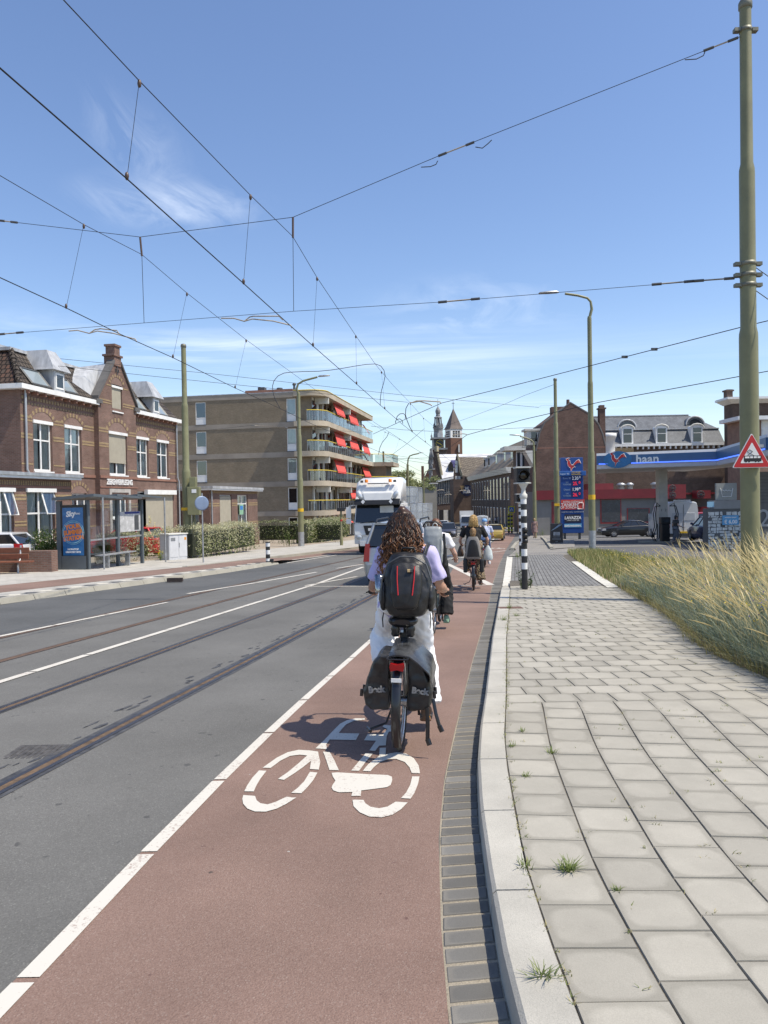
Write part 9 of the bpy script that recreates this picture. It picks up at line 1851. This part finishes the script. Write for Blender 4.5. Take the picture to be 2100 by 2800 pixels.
T=thing('rolltop_bag',L2,'grey rolltop backpack with black strap beside the curly haired cyclist','backpack',None,R2_);b=MB();b.loft([[Vector((w*(abs(cos(q))**.6)*(1 if cos(q)>0 else-1),y+d*sin(q),z))for q in[2*pi*k/20 for k in range(20)]]for z,w,d,y in((1.0,.125,.09,.10),(1.05,.138,.10,.10),(1.25,.138,.10,.13),(1.42,.138,.09,.14),(1.52,.13,.05,.14),(1.55,.12,.02,.14))],0,True);remesh(b,.012,2,lambda v:.006*NZ(v,12)).build('body',mat('grey_tarpaulin',(.27,.29,.30),.45,0,.08,5),T,local=True,uv=False)
b=MB();b.tube([(.165,.06,1.45),(.175,.03,1.25),(.165,.04,1.05),(.15,.05,.98)],.02,6,flat=.4);b.tube([(-.15,.14,1.55),(-.10,.13,1.62),(.05,.13,1.62),(.14,.14,1.55)],.012,6);b.tube([(.15,.22,1.40),(.16,.36,1.42),(.165,.44,1.3),(.17,.36,1.1),(.16,.2,1.0)],.022,8,flat=.4);b.build('strap',M['black'],T,local=True)
L3=gd(1296,1614);R3_=-.15;lp=mat('leopard_print',(.045,.035,.028),.8,0,0)
def leopard():
 m,nt,bs=_nt('leopard_cloth');L=nt.links.new;tc=_n(nt,'ShaderNodeTexCoord');v=_n(nt,'ShaderNodeTexVoronoi',i_Scale=24.0,feature='DISTANCE_TO_EDGE');L(tc.outputs['Object'],v.inputs['Vector']);r=_n(nt,'ShaderNodeMapRange',i_1=.06,i_2=.12);L(v.outputs['Distance'],r.inputs[0]);mx=_n(nt,'ShaderNodeMix',data_type='RGBA');L(r.outputs[0],mx.inputs[0]);mx.inputs[6].default_value=(.36,.27,.16,1);mx.inputs[7].default_value=(.03,.022,.02,1);L(mx.outputs[2],bs.inputs['Base Color']);bs.inputs['Roughness'].default_value=.85;return m
bicycle('bicycle','dark red bicycle carrying a child seat, ridden by the blonde woman',L3,R3_,mat('dark_red_frame',(.10,.02,.02),.35,0,0,coat=.3))
P3,hd,_=rider('blonde woman in black shirt and leopard trousers cycling with a child seat',L3,R3_,M['skin2'],mat('black_cotton',(.014,.014,.016),.85,0,.1,4),leopard(),mat('brown_boot',(.12,.075,.05),.6),sleeve=.7,flare=1.5,j=dict(w=.185,sh=.20,hip=(0,.25,1.04),chest=(0,.32,1.32),neck=(0,.35,1.49),head=(0,.39,1.64),shz=1.45,shy=.34,el=(.33,.42,1.16),ha=(.32,.58,1.06)))
long_hair(P3,hd,hairmat('blonde_hair',(.40,.25,.09),(.62,.45,.20),1.3,1.7),170,.155,.10,.022,False,8,.006)
def child_seat():
 T=thing('child_seat',L3,'grey and black child seat on the rear rack of the blonde woman','child seat',None,R3_);b=MB()
 b.loft([[Vector((w*cos(q),y+d*(abs(sin(q))**.7)*(1 if sin(q)>0 else-1),z))for q in[2*pi*k/20 for k in range(20)]]for z,w,d,y in((.74,.14,.10,-.04),(.78,.19,.13,-.05),(.88,.185,.10,-.09),(1.05,.165,.05,-.14),(1.2,.14,.04,-.16),(1.27,.10,.03,-.16))],0,True);b.build('shell',mat('seat_grey',(.27,.25,.23),.5,0,.04),T,local=True)
 b=MB();b.loft([[Vector((w*cos(q),y+.02*sin(q),z))for q in[2*pi*k/16 for k in range(16)]]for z,w,y in((.80,.15,-.17),(.9,.135,-.18),(1.05,.11,-.185),(1.17,.08,-.19),(1.2,.04,-.19))],0,True);b.build('inset',M['black2'],T,local=True)
 for s in(-1,1):b=MB();b.box(s*.19-.05,-.08,.42,s*.19+.05,.10,.74);b.build('leg_guard',M['black2'],T,local=True,bevel=.03)
 C_=thing('person',L3,'small child with light brown hair sitting in the rear child seat','person',None,R3_);b=MB();b.ell((0,-.05,1.36),(.072,.085,.095),14,10);b.loft([[Vector((w*cos(q),-.04+d*sin(q),z))for q in[2*pi*k/12 for k in range(12)]]for z,w,d in((.82,.10,.08),(1.0,.10,.08),(1.18,.11,.07),(1.24,.05,.05),(1.32,.04,.04))],0,True)
 for s in(-1,1):b.tube([(s*.10,-.03,1.18),(s*.14,.05,1.05),(s*.09,.13,1.0)],[.035,.03,.02],8);b.tube([(s*.06,-.02,.86),(s*.11,.16,.84),(s*.17,.14,.6)],[.05,.04,.03],8);hand(b,Vector((s*.09,.13,1.0)),Vector((0,1,0)),s,sc=.55)
 remesh(b,.011,2).build('body',M['skin2'],C_,local=True,uv=False);cap_hair(C_,Vector((0,-.05,1.36)),mat('light_brown_hair',(.26,.15,.06),.5,0,.3,40),.86)
 for s,nm,lb,mt in((1,'shopping_bag','white plastic shopping bag hanging at the blonde woman\'s right handlebar',mat('white_plastic',(.62,.68,.68),.4,0,.12,6)),(-1,'handbag','brown handbag hanging at the blonde woman\'s left handlebar',mat('brown_bag',(.08,.05,.035),.5))):
  B=thing(nm,L3,lb,'bag',None,R3_);b=MB();x=s*.33;k=.8 if s>0 else.55;b.loft([[Vector((x+w*cos(q)*k,.55+d*sin(q)*k,z))for q in[2*pi*k_/12 for k_ in range(12)]]for z,w,d in((.95-.35*k,.13,.06),(1.0-.35*k,.15,.08),(.90,.12,.06),(1.02,.03,.02))],0,True);b.build('bag',mt,B,local=True)
child_seat()
L4=gd(1326,1552);R4_=-.16
def stripes():
 m,nt,bs=_nt('striped_shirt');L=nt.links.new;tc=_n(nt,'ShaderNodeTexCoord');w=_n(nt,'ShaderNodeTexWave',bands_direction='Z',i_Scale=8.0);L(tc.outputs['Object'],w.inputs['Vector']);r=_n(nt,'ShaderNodeMapRange',i_1=.55,i_2=.6);L(w.outputs['Fac'],r.inputs[0]);mx=_n(nt,'ShaderNodeMix',data_type='RGBA');L(r.outputs[0],mx.inputs[0]);mx.inputs[6].default_value=(.68,.69,.72,1);mx.inputs[7].default_value=(.10,.17,.42,1);L(mx.outputs[2],bs.inputs['Base Color']);bs.inputs['Roughness'].default_value=.85;return m
bicycle('bicycle','bicycle of the man in the blue cap, farthest of the riders',L4,R4_)
P4,hd,_=rider('man in striped shirt and light blue cap cycling ahead of the blonde woman',L4,R4_,M['skin2'],stripes(),mat('blue_shorts',(.10,.16,.30),.8),mat('white_trainer',(.6,.6,.6),.6),j=dict(w=.19,sh=.2))
cap_hair(P4,hd,mat('grey_hair',(.4,.38,.36),.6,0,.2,30),.93);b=MB();b.ell(hd+Vector((0,-.01,.05)),(.095,.115,.085),16,10);b.ell(hd+Vector((0,.12,.03)),(.07,.07,.012),12,6);b.build('cap',mat('cap_blue',(.16,.34,.62),.7,0,.05),P4,local=True)
def walker(label,loc,rz,top,bottom,hairm,skirt=False,arm=0.0,H=1.0):
 T,hd,J=rider(label,loc,rz,M['skin2'],top,None if skirt else bottom,mat('walk_shoe',(.2,.15,.12),.6),vox=.02,sleeve=.35 if skirt else.6,j=dict(hip=(0,0,.93),chest=(0,0,1.24),neck=(0,.01,1.43),head=(0,.02,1.57),shy=0,shz=1.38,el=(.24,.0-arm*.2,1.10),ha=(.25,.10+arm,.86+arm*.6),kr=(.08,.06,.50),kl=(-.08,.0,.50),fr=(.08,.10,.09),fl=(-.08,-.16,.10)))
 if skirt:b=MB();b.loft([[Vector((w*cos(q),d*sin(q),z))for q in[2*pi*k/18 for k in range(18)]]for z,w,d in((.50,.26,.20),(.7,.23,.18),(.95,.19,.155),(1.08,.165,.13))],0,True);remesh(b,.02,2,lambda v:.012*NZ(Vector((v.x,v.y,v.z*.2)),16)).build('skirt',bottom,T,local=True,uv=False)
 cap_hair(T,hd,hairm);return T
dress=mat('patterned_dress',(.27,.17,.15),.8,0,.35,14,tint=(.12,.09,.09));g_=gd(1462,1472,.1)
walker('woman in a brown summer dress walking away on the pavement',g_,-.2,dress,dress,mat('fair_hair',(.35,.24,.12),.5),True)
walker('person in dark clothes refuelling the dark blue car',at(1848,1440,45)+Vector((0,0,gz(45,.08)-at(1848,1440,45).z)),-1.2,M['black'],mat('grey_jeans',(.12,.13,.15),.8),mat('black_hair',(.012,.01,.01),.5),arm=.2)
p=at(1904,1440,52);walker('person in a white shirt raising an arm behind the white van',Vector((p.x,52,gz(52,.08))),.6,wt2,bt,mat('brown_hair',(.05,.03,.02),.5),arm=.3)
p=at(1355,1440,140);walker('person in pale shirt pushing a pushchair before the long row',Vector((p.x,140,gz(140,.1))),-1.3,mat('pale_pink_shirt',(.5,.42,.45),.8),bt,mat('dark_hair',(.02,.015,.012),.5),arm=.3)
T=thing('pushchair',Vector((p.x+.9,140.2,gz(140,.1))),'dark pushchair before the long dark brick row','pushchair');b=MB();b.loft([[Vector((x,y*.25,z))for y in(-1,1)for _ in(0,)]+[Vector((x+dx,y*.25,z+.1))for y in(1,-1)]for x,z,dx in((-.1,.45,.1),(.2,.4,.1),(.35,.75,-.2),(.2,.95,-.2))],0,True,False);b.build('seat',M['black'],T,local=True);b=MB();b.tube([(-.5,0,.95),(-.2,0,.8),(.3,0,.2)],.02,5);b.build('frame',M['dsteel'],T,local=True)
for x in(-.25,.35):b=MB();b.ring((x,.22,.14),(0,1,0),.12,.025,14,5);b.ring((x,-.22,.14),(0,1,0),.12,.025,14,5);b.build('wheel',M['rubber'],T,local=True)
for i,(px,py,Y)in enumerate(((1377,1441,94),(1414,1440,90))):p=at(px,py,Y);b=MB();z=gz(Y,.1);b.lathe([(.07,z-.05),(.07,z+.85),(.05,z+.95),(.01,z+.97)],(p.x,Y,0),10);b.build('bollard',M['dsteel'],label=('dark bollard left of the crossing sign posts','dark bollard right of the crossing sign posts')[i],cat='bollard')
